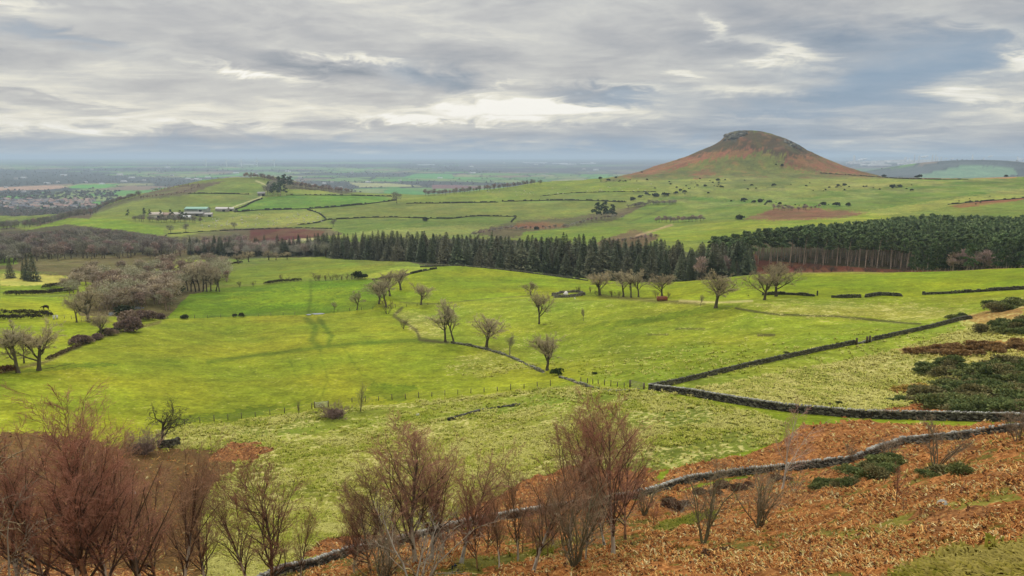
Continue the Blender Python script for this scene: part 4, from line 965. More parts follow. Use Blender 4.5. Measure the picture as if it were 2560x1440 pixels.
row([(662, 488), (690, 490), (715, 490), (668, 478), (705, 478)], 14, (16, 22), 'rounded dark tree in the clump by the hill track', 'clump by the hill track', PIN2 + [FAR[0], FAR[2]], 1200, 1700)
row([(690, 470), (730, 470)], 6, (20, 26), 'dark evergreen tree on the crest by the hill track', 'evergreens on the hill crest', PIN2, 1300, 1700)
row([(330, 552), (400, 556), (470, 556), (500, 558)], 24, (6, 11), 'small leafless tree screening the farm buildings', 'trees screening the farm', FAR, 1000, 1350)
for i, (u, v, tv) in enumerate([(322, 545, 524), (362, 542, 520), (374, 545, 524), (402, 550, 526), (428, 552, 524), (450, 552, 526), (458, 556, 530), (466, 552, 532)]):
    p = at(u, v, 1000, 1400); placed(PIN2[i % 3], h_for(p, tv), 'dark round pine beside the pale farm sheds', 'pine', 'pine_tree', 'dark pines round the farm', loc=p, rng=rl)
row([(1180, 590), (1260, 575), (1330, 575), (1420, 568), (1500, 548), (1560, 545)], 40, (3, 6), 'purple brown bush in the hedge line of the middle fields', 'bushes of the middle hedge line', [FAR[3], FAR[1], FAR[0]], 600, 1200, jit=3, name='bush', cat='bush', wide=1.7)
row([(1640, 556), (1700, 556), (1760, 553)], 20, (5, 9), 'grey leafless bush in the row at the foot of the green slope', 'bushes at the foot of the green slope', [FAR[0], FAR[3]], 600, 1100, name='bush', cat='bush', wide=1.4)
row([(1570, 520), (1630, 512), (1690, 510)], 22, (5, 9), 'dark thorn bush in the patch under the steep hill', 'thorn patch under the steep hill', [FAR[5], FAR[2]], 900, 1400, name='bush', cat='bush', wide=1.5)
row([(1930, 525), (1990, 527), (2050, 522)], 14, (4, 8), 'brown leafless bush in the russet hollow', 'bushes in the russet hollow', [FAR[1], FAR[3]], 700, 1200, name='bush', cat='bush', wide=1.4, jit=4)
row([(1500, 618), (1560, 605), (1600, 600), (1640, 592)], 20, (3, 5), 'pinkish scrub bush behind the conifer belt', 'scrub behind the belt', [FAR[3], FAR[1]], 500, 900, name='bush', cat='bush', wide=1.3, jit=5)
DB = [bushmesh(rg(200 + i), cols=((60, 72, 50), (92, 98, 66)), flat=.9) for i in range(3)]
def bushes(lst, label, group, rmin, rmax, name='dark_bush', cat='bush', B=None, rng=rl):
    B = B or DB
    for i, (u, v, w_) in enumerate(lst):
        p = at(u, v, rmin, rmax); r = math.hypot(p[0], p[1]); s = w_ / FPX * r * (.78 if r > 900 else 1)
        o = put(name, B[i % len(B)], (p[0], p[1], p[2] - .05 * s), rng.uniform(0, 6), (s, s, s * rng.uniform(.75, 1.1)))
        lb = label[i] if isinstance(label, list) else label
        tag(o, lb, cat, group)
bushes([(1500, 448, 14), (1520, 452, 14), (1540, 446, 10), (1640, 492, 26), (1660, 490, 24), (1600, 494, 16), (1580, 502, 20), (1615, 488, 14), (1690, 485, 18), (1700, 478, 12), (1712, 482, 14), (1795, 453, 16), (1762, 466, 12), (1880, 465, 10), (1890, 472, 8), (1870, 474, 8), (1935, 466, 14),
        (1955, 416, 12), (1940, 412, 6), (1860, 504, 20), (1885, 508, 16), (1900, 505, 18), (1925, 508, 18), (1950, 512, 14), (2060, 513, 20), (2090, 516, 22), (2120, 520, 18), (2110, 465, 14), (2095, 467, 12), (2230, 470, 20), (2250, 468, 16), (2280, 478, 10), (2300, 443, 18), (2210, 438, 16), (2290, 445, 10), (2515, 441, 12),
        (1605, 432, 7), (1676, 462, 8), (1750, 448, 7)], 'small dark thorn bush scattered on the pasture below the steep hill', 'scattered bushes below the steep hill', 1000, 2000)
rq = rg(77); lst = []
for cu, cv, su, sv, nn in [(1560, 452, 60, 4, 12), (1660, 486, 50, 6, 12), (1800, 460, 80, 10, 14), (1900, 506, 60, 5, 12), (2080, 470, 90, 8, 12), (2000, 515, 90, 5, 10), (2230, 470, 60, 7, 9), (1720, 470, 60, 10, 10), (2420, 505, 90, 8, 6)]:
    for _ in range(nn): lst.append((rq.normal(cu, su * .6), rq.normal(cv, sv * .7), rq.uniform(3.5, 9)))
bushes(lst, 'tiny dark thorn scrub dotted in drifts over the slope below the steep hill', 'thorn scrub drifts below the steep hill', 900, 2000)
bushes([(1848, 549, 24), (1848, 543, 20)][:1], 'lone dark rounded evergreen bush on the green slope', None, 550, 1100)
bushes([(1341, 575, 16)], 'dark pointed evergreen shrub between the russet patches', None, 600, 1100)
bushes([(1063, 553, 22)], 'low dark bush in the hollow below the long field wall', None, 700, 1300)
# clump of broad pines in the middle fields
BP = [pine(rg(210 + i), 10, .34, .30, .02 * (1 - i), 13, cols=((60, 84, 58), (100, 120, 76)), dens=1.7, leaf=.05) for i in range(3)]
for i, (u, v, tv, lb) in enumerate([(1492, 550, 508, 'left tree of the three broad dark pines in the middle fields'), (1512, 550, 506, 'middle and tallest of the three broad dark pines in the middle fields'), (1530, 548, 512, 'right tree of the three broad dark pines in the middle fields')]):
    p = at(u, v, 700, 1300); placed(BP[i], h_for(p, tv), lb, 'pine', 'pine_tree', loc=p, rng=rl)
for u, v, tv, lb in [(992, 508, 476, 'solitary tree on the hedge line beside the vivid green field'), (465, 580, 556, 'round leafless tree at the edge of the sheep field'), (427, 582, 560, 'tall grey leafless tree where the sheep field meets the wood'), (586, 572, 553, 'small pointed bare tree below the sheep field'), (833, 566, 546, 'bare tree under the corner of the field walls'), (1350, 462, 448, 'last tree of the ridge, standing apart at its end')]:
    p = at(u, v, 600, 1700); placed(FAR[2], h_for(p, tv), lb, 'tree', 'bare_tree', loc=p, rng=rl)

# --- trees of the near fields, each by itself
def ring(s, f, H, n=3, **k): return [f(rg(s + i), H, **k) for i in range(n)]
OAK = ring(300, oakish, 11, 3, dens=1.35, ctwig=(222, 202, 160), ctrunk=(96, 88, 72)); ASH = ring(310, ashish, 12, 4, dens=1.35, ctwig=(222, 206, 166), ctrunk=(98, 90, 76))
IVY = ring(320, oakish, 10, 2, twist=1.3, dens=1.3, ctwig=(140, 122, 92), ctrunk=(92, 88, 64)); THN = ring(330, shrubish, 4, 3, stems=5, ang=20, ctwig=(124, 104, 86)); PALE = ashish(rg(340), 8, .7, ctwig=(168, 156, 120), ctrunk=(150, 142, 118))
RND = ring(350, shrubish, 4, 2, stems=22, ang=42, dens=1.4, ctwig=(160, 134, 122), ctrunk=(120, 100, 90))
def one(b, H0, u, v, tv, lb, name='bare_tree', rmin=100, rmax=560, wide=1.0, ww=1.32, rz=None, cat='tree', parts=('trunk', 'crown'), group=None, cr=None):
    p = at(u, v, rmin, rmax); h = h_for(p, tv); return placed(b, max(h, .5), lb, cat, name, group, loc=p, H0=H0, rng=rl, wide=wide * ww, rz=rz, parts=parts)
for a in [
 (ASH[0], 12, 46, 932, 792, 'tall leaning bare tree nearest the left edge, two crooked limbs reaching left', 'ash_tree', 100, 300, 1.25),
 (OAK[1], 11, 97, 926, 795, 'stout straight bare tree with a tall clean trunk, second from the left edge', 'oak_tree', 100, 300, 1.0),
 (ASH[2], 12, 60, 908, 815, 'slim bare tree standing just behind the left pair', 'ash_tree', 100, 330, .8),
 (ASH[1], 12, 192, 806, 728, 'small fan-shaped bare tree at the stream wood edge by the hedge', 'ash_tree', 180, 420, 1.0),
 (OAK[0], 11, 223, 806, 708, 'big brown bare tree in front of the stream wood', 'oak_tree', 180, 420, 1.0),
 (OAK[2], 11, 252, 842, 778, 'spreading bare tree growing out of the hedge left of the big field', 'oak_tree', 150, 380, 1.1),
 (ASH[3], 12, 892, 775, 722, 'round-headed bare tree on the fence line left of the bushy pair', 'ash_tree', 220, 420, 1.1),
 (ASH[0], 12, 835, 780, 752, 'tiny slanting bare tree beside the flooded gateway', 'ash_tree', 220, 420, .8),
 (OAK[1], 11, 1053, 762, 702, 'symmetrical round bare oak alone on the bright middle field', 'oak_tree', 220, 420, 1.05),
 (ASH[1], 12, 1113, 855, 744, 'taller trunk of the two bare ash trees standing together by the ditch', 'ash_tree', 150, 330, 1.0),
 (ASH[3], 12, 1135, 856, 752, 'right trunk of the two bare ash trees standing together by the ditch', 'ash_tree', 150, 330, .85),
 (OAK[0], 11, 1216, 871, 778, 'broad dark bare oak with a dense wide crown above the ruined wall', 'oak_tree', 140, 330, 1.15),
 (PALE, 8, 1274, 888, 828, 'small pale bare tree beside the ruined wall, right of the broad oak', 'bare_tree', 140, 330, 1.0),
 (OAK[1], 11, 1348, 810, 714, 'crooked bare tree standing over its fallen branches', 'oak_tree', 160, 360, .62),
 (OAK[0], 11, 1327, 738, 700, 'gnarled bare thorn tree left of the stone sheepfold', 'thorn_tree', 240, 420, 1.1),
 (OAK[2], 11, 1368, 926, 832, 'bare oak with a twisting trunk next to the dark gorse on the ruined wall', 'oak_tree', 120, 280, 1.05),
 (PALE, 8, 1458, 802, 766, 'thin whitish leaning tree alone on the tussocky field', 'bare_tree', 180, 330, .8),
 (THN[0], 4, 1447, 731, 711, 'small bare thorn by the right end of the sheepfold', 'hawthorn', 240, 420, 1.0),
 (THN[1], 4, 1475, 733, 714, 'smallest bare thorn between the sheepfold and the tree row', 'hawthorn', 240, 420, .8),
 (OAK[1], 11, 1500, 738, 672, 'dense rust-brown round tree at the left end of the tree row', 'oak_tree', 240, 420, 1.25),
 (ASH[2], 12, 1558, 742, 668, 'second tree of the row, wide grey-brown crown on a forked trunk', 'ash_tree', 240, 420, 1.3),
 (ASH[0], 12, 1578, 744, 670, 'third tree of the row, close against its neighbour', 'ash_tree', 240, 420, 1.1),
 (ASH[1], 12, 1596, 743, 670, 'fourth tree of the row, leaning right over the ditch', 'ash_tree', 240, 420, 1.1),
 (OAK[2], 11, 1655, 742, 680, 'Y-forked bare tree right above the rust red trough', 'oak_tree', 240, 420, 1.1),
 (ASH[3], 12, 1752, 766, 734, 'thin crooked young tree under the biggest field tree', 'ash_tree', 180, 330, .6),
 (OAK[0], 11, 1789, 770, 668, 'biggest field tree with a thick pale trunk and limbs sweeping left', 'oak_tree', 180, 330, 1.1),
 (OAK[1], 11, 1911, 750, 664, 'left tree of the olive pair beside the broken wall, leaning trunk', 'oak_tree', 200, 330, 1.0),
 (OAK[2], 11, 1940, 741, 652, 'right tree of the olive pair beside the broken wall', 'oak_tree', 200, 330, 1.05),
 (ASH[2], 12, 965, 768, 690, 'bushy brown tree where the ditch meets the fence line', 'ash_tree', 240, 450, 1.2),
 (OAK[2], 11, 948, 760, 700, 'dense brown bushy tree on the left of the ditch-side clump', 'oak_tree', 240, 450, 1.1),
 (OAK[0], 11, 975, 740, 672, 'top-most brown tree of the ditch-side clump', 'oak_tree', 260, 480, 1.0),
 (OAK[1], 11, 1002, 725, 666, 'round brown tree on the right of the ditch-side clump', 'oak_tree', 260, 480, 1.15),
 (THN[2], 4, 968, 785, 740, 'scraggy small tree on the ditch just below the clump', 'hawthorn', 220, 400, .9),
]: one(*a)
one(THN[0], 4, 1008, 822, 790, 'rusty bramble bush in the bend of the ditch', 'bare_bush', 180, 350, 1.3, cat='bush', parts=('stem', 'crown'))
for i, u in enumerate([470, 478, 489, 498, 508, 517, 528, 540, 549]):
    one(ASH[i % 4], 12, u, 727 + (i % 3), [672, 664, 656, 658, 656, 660, 664, 668, 674][i], 'slender bare tree of the tight grove at the field corner', 'ash_tree', 330, 560, 1.0, group='grove at the field corner')
for i, (u, v, tv) in enumerate([(448, 672, 652), (475, 672, 648), (520, 660, 640), (560, 664, 640), (596, 660, 632), (622, 655, 626), (672, 650, 622), (690, 650, 630), (718, 648, 628), (420, 676, 655)]):
    one(OAK[i % 3], 11, u, v, tv, 'small spreading bare tree in front of the left part of the spruce belt', 'oak_tree', 420, 700, 1.2, group='small trees before the belt')
for i, (u, v, tv) in enumerate([(600, 718, 700), (634, 716, 702), (790, 702, 678), (798, 702, 684), (815, 702, 682), (830, 701, 684), (842, 700, 682), (855, 700, 684), (868, 699, 682), (880, 698, 682), (702, 701, 684), (720, 703, 690)]):
    one(THN[i % 3], 4, u, v, tv, 'little hawthorn in the gappy hedge above the vivid green field', 'hawthorn', 330, 560, 1.2, group='hawthorns of the gappy hedge')
for i, (u, v, tv) in enumerate([(1530, 742, 722), (1545, 745, 724), (1640, 744, 722), (1670, 745, 728), (1870, 742, 735), (1494, 740, 718)]):
    one(THN[i % 3], 4, u, v, tv, 'low thorn growing at the feet of the tree row', 'hawthorn', 240, 420, 1.1, group='thorns under the tree row')
# dark bushes of the near fields
GO = [bushmesh(rg(230 + i), 9, 190, .10) for i in range(4)]
bushes([(462, 797, 22), (588, 793, 14), (604, 793, 18), (285, 790, 0)][:3], ['single dark bush at the left end of the fence below the vivid field', 'smaller of two dark bushes on the fence below the vivid field', 'larger of two dark bushes on the fence below the vivid field'], None, 200, 420)
bushes([(896, 697, 30), (912, 697, 22)], ['bigger dark holly bush in the gappy hedge', 'smaller dark holly bush in the gappy hedge'], None, 330, 520)
bushes([(308, 788, 48)], 'dark evergreen bush by the white gate post near the pond', None, 220, 420)
bushes([(1392, 938, 32)], 'dark gorse bush at the foot of the twisting oak', None, 120, 260, B=GO)
bushes([(1487, 936, 14)], 'small brown heather bush above the fence end', None, 110, 260, B=GO)
bushes([(420, 745, 50), (440, 738, 44)], ['ivy-green bush at the corner of the vivid field', 'upper green bush at the corner of the vivid field'], None, 260, 460, B=GO)
bushes([(332, 829, 56), (318, 810, 56), (350, 802, 44), (375, 799, 44), (400, 797, 30), (300, 828, 34), (196, 861, 40), (218, 858, 30), (243, 848, 30), (274, 838, 34)],
       ['largest rounded purple-brown willow bush left of the big field', 'rounded brown willow bush behind the largest one', 'long low brown willow bush at the top of the bush row', 'dark low willow bush next along the top of the bush row', 'small brown willow bush at the right end of the bush row', 'brown willow bush at the left foot of the largest one',
        'small rounded thorn bush at the lower end of the hedge', 'low bushy end of the hedge beside the spreading tree', 'brown bush right under the spreading hedge tree', 'dark bush between the spreading hedge tree and the willows'], None, 150, 420, name='willow_bush', B=BRB)
for a in [(RND[1], 4, 838, 1046, 1001, 'dense grey-brown round bush right of the white gate', 'thorn_bush', 100, 220, 1.25), (RND[0], 4, 358, 1138, 1062, 'dark ivy-covered bush beside the broken wall at the lower left', 'thorn_bush', 80, 200, 1.0)]: one(a[0], a[1], a[2], a[3], a[4], a[5], a[6], a[7], a[8], a[9], cat='bush', parts=('stem', 'crown'))
bushes([(838, 1044, 40), (360, 1136, 46)], ['dark twiggy heart of the round bush right of the white gate', 'dark ivy clump under the twisted tree at the lower left'], None, 80, 220, name='thorn_bush', B=BRB)
one(shrubish(rg(361), 4, 3, 12, .8, (150, 146, 112), (126, 120, 92)), 4, 900, 1030, 946, 'thin pale grey sapling right of the round bush', 'sapling', 100, 220, .8)
one(shrubish(rg(362), 4, 3, 10, .7, (140, 120, 90), (110, 96, 74)), 4, 747, 1036, 997, 'little reddish sapling on the fence left of the white gate', 'sapling', 100, 220, .7)
# ------------------------------------------------------------------ dry stone walls
stonem = attr_mat('dry_stone', .95, .1, .35, 6.0)
def boxes(C, T, U, N_, hx_, hy_, hz_, rng, jit=.12):
    """n boxes: centre, tangent, up, normal and half sizes, corners knocked about"""
    n = len(C); s = np.array([(a, b, c) for c in (-1, 1) for a, b in ((-1, -1), (1, -1), (1, 1), (-1, 1))], float)
    J = 1 + rng.uniform(-jit, jit, (n, 8, 3))
    V = C[:, None] + T[:, None] * (s[None, :, 0:1] * hx_[:, None, None] * J[..., 0:1]) + N_[:, None] * (s[None, :, 1:2] * hy_[:, None, None] * J[..., 1:2]) + U[:, None] * (s[None, :, 2:3] * hz_[:, None, None] * J[..., 2:3])
    f = np.array([(0, 3, 2, 1), (4, 5, 6, 7), (0, 1, 5, 4), (1, 2, 6, 5), (2, 3, 7, 6), (3, 0, 4, 7)])
    F = (np.arange(n) * 8)[:, None, None] + f[None]
    return V.reshape(-1, 3), F.reshape(-1, 4)
def trace(pts, step, rmin=20, rmax=2300):
    """follow a photo polyline over the land, evenly spaced in metres"""
    W = []
    for (u0, v0), (u1, v1) in zip(pts[:-1], pts[1:]):
        n = max(2, int(math.hypot(u1 - u0, v1 - v0) / 12))
        for i in range(n): W.append(at(u0 + (u1 - u0) * i / n, v0 + (v1 - v0) * i / n, rmin, rmax))
    W.append(at(*pts[-1], rmin, rmax)); W = np.array(W)
    # calm the distance jumps
    if len(W) > 4:
        r = np.hypot(W[:, 0], W[:, 1]); a = np.arctan2(W[:, 0], W[:, 1]); rs = np.convolve(np.pad(r, 1, 'edge'), [.25, .5, .25], 'valid'); W[:, 0] = rs * np.sin(a); W[:, 1] = rs * np.cos(a)
    d = np.concatenate([[0], np.cumsum(np.hypot(np.diff(W[:, 0]), np.diff(W[:, 1])))]); q = np.arange(0, d[-1], step)
    x = np.interp(q, d, W[:, 0]); y = np.interp(q, d, W[:, 1]); return x, y, height(x, y), q
def wall(pts, h, th, sl, courses, label, rmin=20, rmax=2300, seed=0, pale=.0, name='stone_wall', cope=True, ruin=0.0, cols=((84, 82, 74), (156, 154, 142)), group=None):
    rng = rg(seed); C, T, HX, HY, HZ, CO = [], [], [], [], [], []
    x, y, z, q = trace(pts, .25, rmin, rmax)
    if len(x) < 4: return
    tx, ty = np.gradient(x), np.gradient(y); tl = np.hypot(tx, ty); tx, ty = tx / tl, ty / tl; zs = np.convolve(np.pad(z, 6, 'edge'), np.ones(13) / 13, 'valid')
    hh = h * (1 - ruin * np.clip(fbm(q / 5, q * 0, seed + 5, 3) * 2.2 - .6, 0, 1)) if ruin else h * (1 + .10 * (fbm(q / 6, q * 0, seed + 5, 2) - .5))
    ch = h / courses
    for c in range(courses):
        s = 0.
        pos = []
        while s < q[-1]: l = sl * rng.uniform(.6, 1.5); pos.append((s + l / 2, l)); s += l
        pos = np.array(pos); k = np.clip((pos[:, 0] / .25).astype(int), 0, len(x) - 1); keep = (c + .7) * ch <= hh[k] + ch * .3; k = k[keep]; l = pos[keep, 1]; s0 = pos[keep, 0]
        w_ = th * (1 - .25 * c / courses) / 2 * rng.uniform(.86, 1.12, len(k))
        C.append(np.stack([np.interp(s0, q, x), np.interp(s0, q, y), np.interp(s0, q, zs) + (c + .5) * ch - .08], 1)); T.append(np.stack([tx[k], ty[k], 0 * tx[k]], 1))
        HX.append(l * .47); HY.append(w_); HZ.append(np.full(len(k), ch * .47)); g = rng.uniform(0, 1, (len(k), 1)) ** 2.0; CO.append(alb(*cols[0]) * (1 - g) + alb(*cols[1]) * g)
    if cope:
        s0 = np.cumsum(rng.uniform(.35, .95, int(q[-1] / (sl * .62)) + 1) * sl); s0 = s0[s0 < q[-1]]; k = np.clip((s0 / .25).astype(int), 0, len(x) - 1); ok = (rng.uniform(0, 1, len(k)) > .04) & (hh[k] > h * .8); s0, k = s0[ok], k[ok]
        C.append(np.stack([x[k], y[k], zs[k] + hh[k] + rng.uniform(-.02, .07, len(k))], 1)); T.append(np.stack([tx[k], ty[k], rng.uniform(-.3, .3, len(k))], 1)); HX.append(np.full(len(k), sl * .24)); HY.append(th * .42 * rng.uniform(.8, 1.15, len(k))); HZ.append(.10 * rng.uniform(.5, 1.5, len(k)))
        g = rng.uniform(0, 1, (len(k), 1)); pc = alb(186 + 40 * pale, 184 + 40 * pale, 172 + 40 * pale) if pale else alb(120, 118, 106); CO.append(alb(*cols[0]) * (1 - g) * (1 - pale) + pc * (g + pale * (1 - g)))
    C, T, HX, HY, HZ, CO = map(np.concatenate, (C, T, HX, HY, HZ, CO)); U = np.repeat(np.array([[0, 0, 1.]]), len(C), 0); Nn = np.stack([T[:, 1], -T[:, 0], 0 * T[:, 0]], 1)
    V, F = boxes(C, T, U, Nn, HX, HY, HZ, rng, .16)
    o0 = V[0].copy(); o0 = np.array([C[0, 0], C[0, 1], float(height(C[0, 0], C[0, 1]))])
    o = put(name, mesh(name, V - o0, F, stonem, CO.repeat(8, 0)), tuple(o0)); tag(o, label, 'wall', group); return o
W1 = [(640, 1470), (705, 1438), (780, 1420), (860, 1393), (1000, 1362), (1170, 1316), (1330, 1288), (1500, 1266), (1640, 1236), (1720, 1208), (1830, 1192), (2000, 1175), (2130, 1160), (2200, 1132), (2260, 1113), (2420, 1098), (2520, 1083), (2600, 1074)]
wall(W1, .85, .46, .34, 7, 'long dry stone wall nearest the viewer with pale lichened coping, curving behind the birches', 50, 110, 1, pale=.36, cols=((66, 62, 52), (160, 156, 140)))
W2 = [(1622, 976), (1700, 985), (1800, 1003), (1900, 1020), (1990, 1032), (2080, 1040), (2160, 1046), (2300, 1050), (2420, 1053), (2520, 1055), (2620, 1058)]
wall(W2, 1.15, .55, .34, 8, 'dark tall dry stone wall crossing from the field gate to the russet slope on the right', 90, 150, 2, pale=.35, cols=((50, 46, 38), (142, 138, 122)))
W3 = [(1622, 972), (1680, 962), (1760, 944), (1850, 922), (1950, 900), (2050, 878), (2140, 860)]
wall(W3, .9, .5, .40, 6, 'straight grey wall rising to the right from the field gate to the stile posts', 100, 260, 3, cols=((78, 76, 60), (142, 138, 114)))
wall([(2139, 861), (2160, 857), (2178, 854)], .55, .8, .4, 3, 'low tumbled rubble between the stile posts of the straight wall', 110, 280, 33, cope=False, ruin=.5)
wall([(2180, 853), (2250, 838), (2330, 820), (2400, 802), (2430, 797)], .85, .5, .40, 6, 'upper stretch of the straight grey wall, beyond the stile posts towards the gorse', 120, 300, 4, cols=((78, 76, 60), (142, 138, 114)))
wall([(1128, 858), (1180, 866), (1215, 874), (1262, 888), (1320, 912), (1360, 934)], .8, .8, .45, 4, 'tumbled mossy wall running down from the ash pair to the twisting oak', 130, 300, 5, cope=False, ruin=.8, cols=((92, 92, 70), (178, 174, 150)))
wall([(1400, 942), (1440, 955), (1470, 968), (1540, 980), (1600, 975)], .6, .8, .45, 3, 'collapsed grassy wall between the gorse bush and the field gate', 110, 260, 6, cope=False, ruin=.7, cols=((92, 92, 70), (170, 166, 140)))
wall([(1120, 1052), (1170, 1038), (1220, 1022), (1300, 1014)], .55, .8, .4, 3, 'low broken line of dark stones in the rough pasture', 80, 200, 7, cope=False, ruin=.6, cols=((56, 54, 46), (120, 118, 104)))
wall([(395, 1122), (430, 1120), (448, 1112)], 1.2, .5, .4, 6, 'short square-ended piece of stone wall at the lower left', 80, 180, 8, cols=((76, 70, 58), (132, 128, 110)))
for i, (pts, lb) in enumerate([([(1905, 738), (1960, 736), (2036, 741)], 'dark ruined wall stub beside the olive tree pair'), ([(2078, 744), (2110, 745), (2152, 744)], 'shortest of the dark wall stubs on the ridge field'), ([(2162, 744), (2200, 738), (2256, 741)], 'middle dark wall stub on the ridge field'), ([(2305, 737), (2400, 733), (2480, 728), (2600, 722)], 'longest dark wall along the ridge field, reaching the right edge')]):
    wall(pts, 1.1, .6, .5, 4, lb, 180, 340, 10 + i, ruin=.35, cols=((64, 64, 50), (120, 118, 96)))
wall([(1050, 668), (1150, 664), (1250, 674), (1350, 686), (1470, 702)], .9, .6, .6, 3, 'grey wall along the crest in front of the spruce belt', 330, 480, 20, ruin=.3, cols=((84, 84, 70), (140, 138, 120)))
wall([(1380, 741), (1400, 733), (1450, 730), (1462, 738), (1420, 744), (1384, 744)], 1.2, .6, .5, 5, 'rectangular stone sheepfold on the middle field', 240, 400, 21, ruin=.3, cols=((110, 104, 90), (176, 172, 156)), name='sheepfold')
# far field boundaries
for i, (pts, h, lb) in enumerate([
 ([(585, 531), (640, 526), (760, 523), (850, 517), (930, 509), (990, 501)], 3.0, 'thick dark hedge bank under the vivid green field'),
 ([(588, 528), (618, 512), (656, 496)], 2.4, 'dark wall climbing beside the farm track'),
 ([(768, 524), (798, 532), (815, 550)], 2.2, 'curving wall at the right end of the sheep field'),
 ([(815, 550), (900, 545), (980, 543), (1060, 546), (1130, 547), (1190, 540), (1290, 542)], 2.0, 'long pale-topped wall winding across the middle fields'),
 ([(1290, 542), (1278, 556)], 2.2, 'short wall dropping from the end of the long middle wall'),
 ([(815, 550), (790, 558), (745, 563)], 1.8, 'short wall running down left from the wall corner'),
 ([(1015, 509), (1130, 508), (1245, 506)], 2.6, 'straight dark hedge right of the solitary hedge tree'),
 ([(1255, 504), (1400, 501), (1480, 502), (1565, 506)], 2.8, 'long dark hedge line under the far pasture'),
 ([(1350, 491), (1420, 483), (1520, 480), (1640, 480)], 1.6, 'faint curved wall on the far pasture'),
 ([(715, 488), (780, 488), (870, 489), (980, 491)], 2.2, 'dark hedge along the top of the vivid green field'),
 ([(640, 503), (560, 501), (470, 499)][:0] or [(470, 484), (520, 484), (580, 485), (622, 486)], 2.2, 'broken hedge across the small hill'),
 ([(2370, 512), (2450, 504), (2560, 496), (2620, 493)], 1.8, 'brown wall across the slope above the pine wood'),
 ([(2050, 433), (2150, 440), (2250, 447), (2340, 449), (2420, 449)], 1.9, 'dark wall round the foot of the steep hill'),
 ([(930, 700), (1000, 692), (1030, 684), (1090, 672)], 1.2, 'thin dark wall curving up to the crest of the middle field'),
 ([(420, 586), (500, 580), (600, 575), (740, 570), (830, 572)], 1.2, 'low bank along the bottom of the sheep field')]):
    wall(pts, h, 1.4 if h > 1.7 else .8, 1.2, 2, lb, 330 if 'middle field' in lb and 'thin' in lb else 600, 2100, 40 + i, cope=False, ruin=.55, cols=((58, 64, 44), (108, 106, 80)), name='hedge' if 'hedge' in lb else 'field_wall')
# hedges of the left valley
def hedge(pts, w_, h, label, rmin, rmax, seed, cols=((54, 50, 40), (98, 88, 70)), mat=None, leaf=.35, name='hedge'):
    rng = rg(seed); x, y, z, q = trace(pts, w_ * .45, rmin, rmax); c = []; r_ = []
    for i in range(len(x)):
        k = 1 - .5 * rng.uniform(0, 1) ** 3; c.append([x[i] + rng.normal() * .1, y[i] + rng.normal() * .1, z[i] + h * .38 * k]); r_.append(w_ * .62 * k)
    V, F, C = clumps(rng, c, r_, 90, leaf, h / w_ * .8, cols, spike=.5, shell=.6); o0 = np.array([x[0], y[0], z[0]])
    tag(put(name, mesh(name, V - o0, F, mat or gorsem, C), tuple(o0)), label, 'hedge')
hedge([(8, 786), (60, 787), (120, 790), (130, 794)], 2.2, 2.2, 'upper dark hedge at the left edge, ending by the two white posts', 180, 420, 61)
hedge([(-20, 800), (20, 800), (60, 797), (110, 797)], 2.2, 2.0, 'lower dark hedge at the left edge', 170, 420, 62)
hedge([(20, 739), (60, 738), (90, 738), (130, 735), (190, 728)], 3.0, 2.6, 'dark thorn hedge across the left pasture', 250, 480, 63)
hedge([(110, 722), (150, 716), (200, 706)], 3.0, 2.6, 'dark thorn hedge under the straw coloured field', 280, 520, 64)
hedge([(255, 838), (275, 832), (300, 832)], 2.2, 1.8, 'dark evergreen part of the hedge below the willow bushes', 160, 380, 65, cols=((48, 56, 36), (80, 86, 54)))
hedge([(120, 900), (170, 878), (215, 858), (250, 842)], 1.0, .9, 'thin brown hedge line along the left side of the big field', 140, 380, 66, cols=((92, 76, 56), (134, 116, 84)))
hedge([(0, 934), (30, 930), (46, 926)], 2.6, 1.8, 'reddish bramble hedge at the foot of the leaning tree', 120, 260, 67, cols=((90, 60, 44), (134, 96, 64)))
hedge([(665, 712), (700, 706), (752, 703)], 2.2, 2.0, 'dark clipped length of hedge above the vivid green field', 330, 560, 68)
hedge([(568, 662), (604, 658)], 2.0, 1.8, 'short row of dark clipped bushes below the belt', 430, 700, 69)
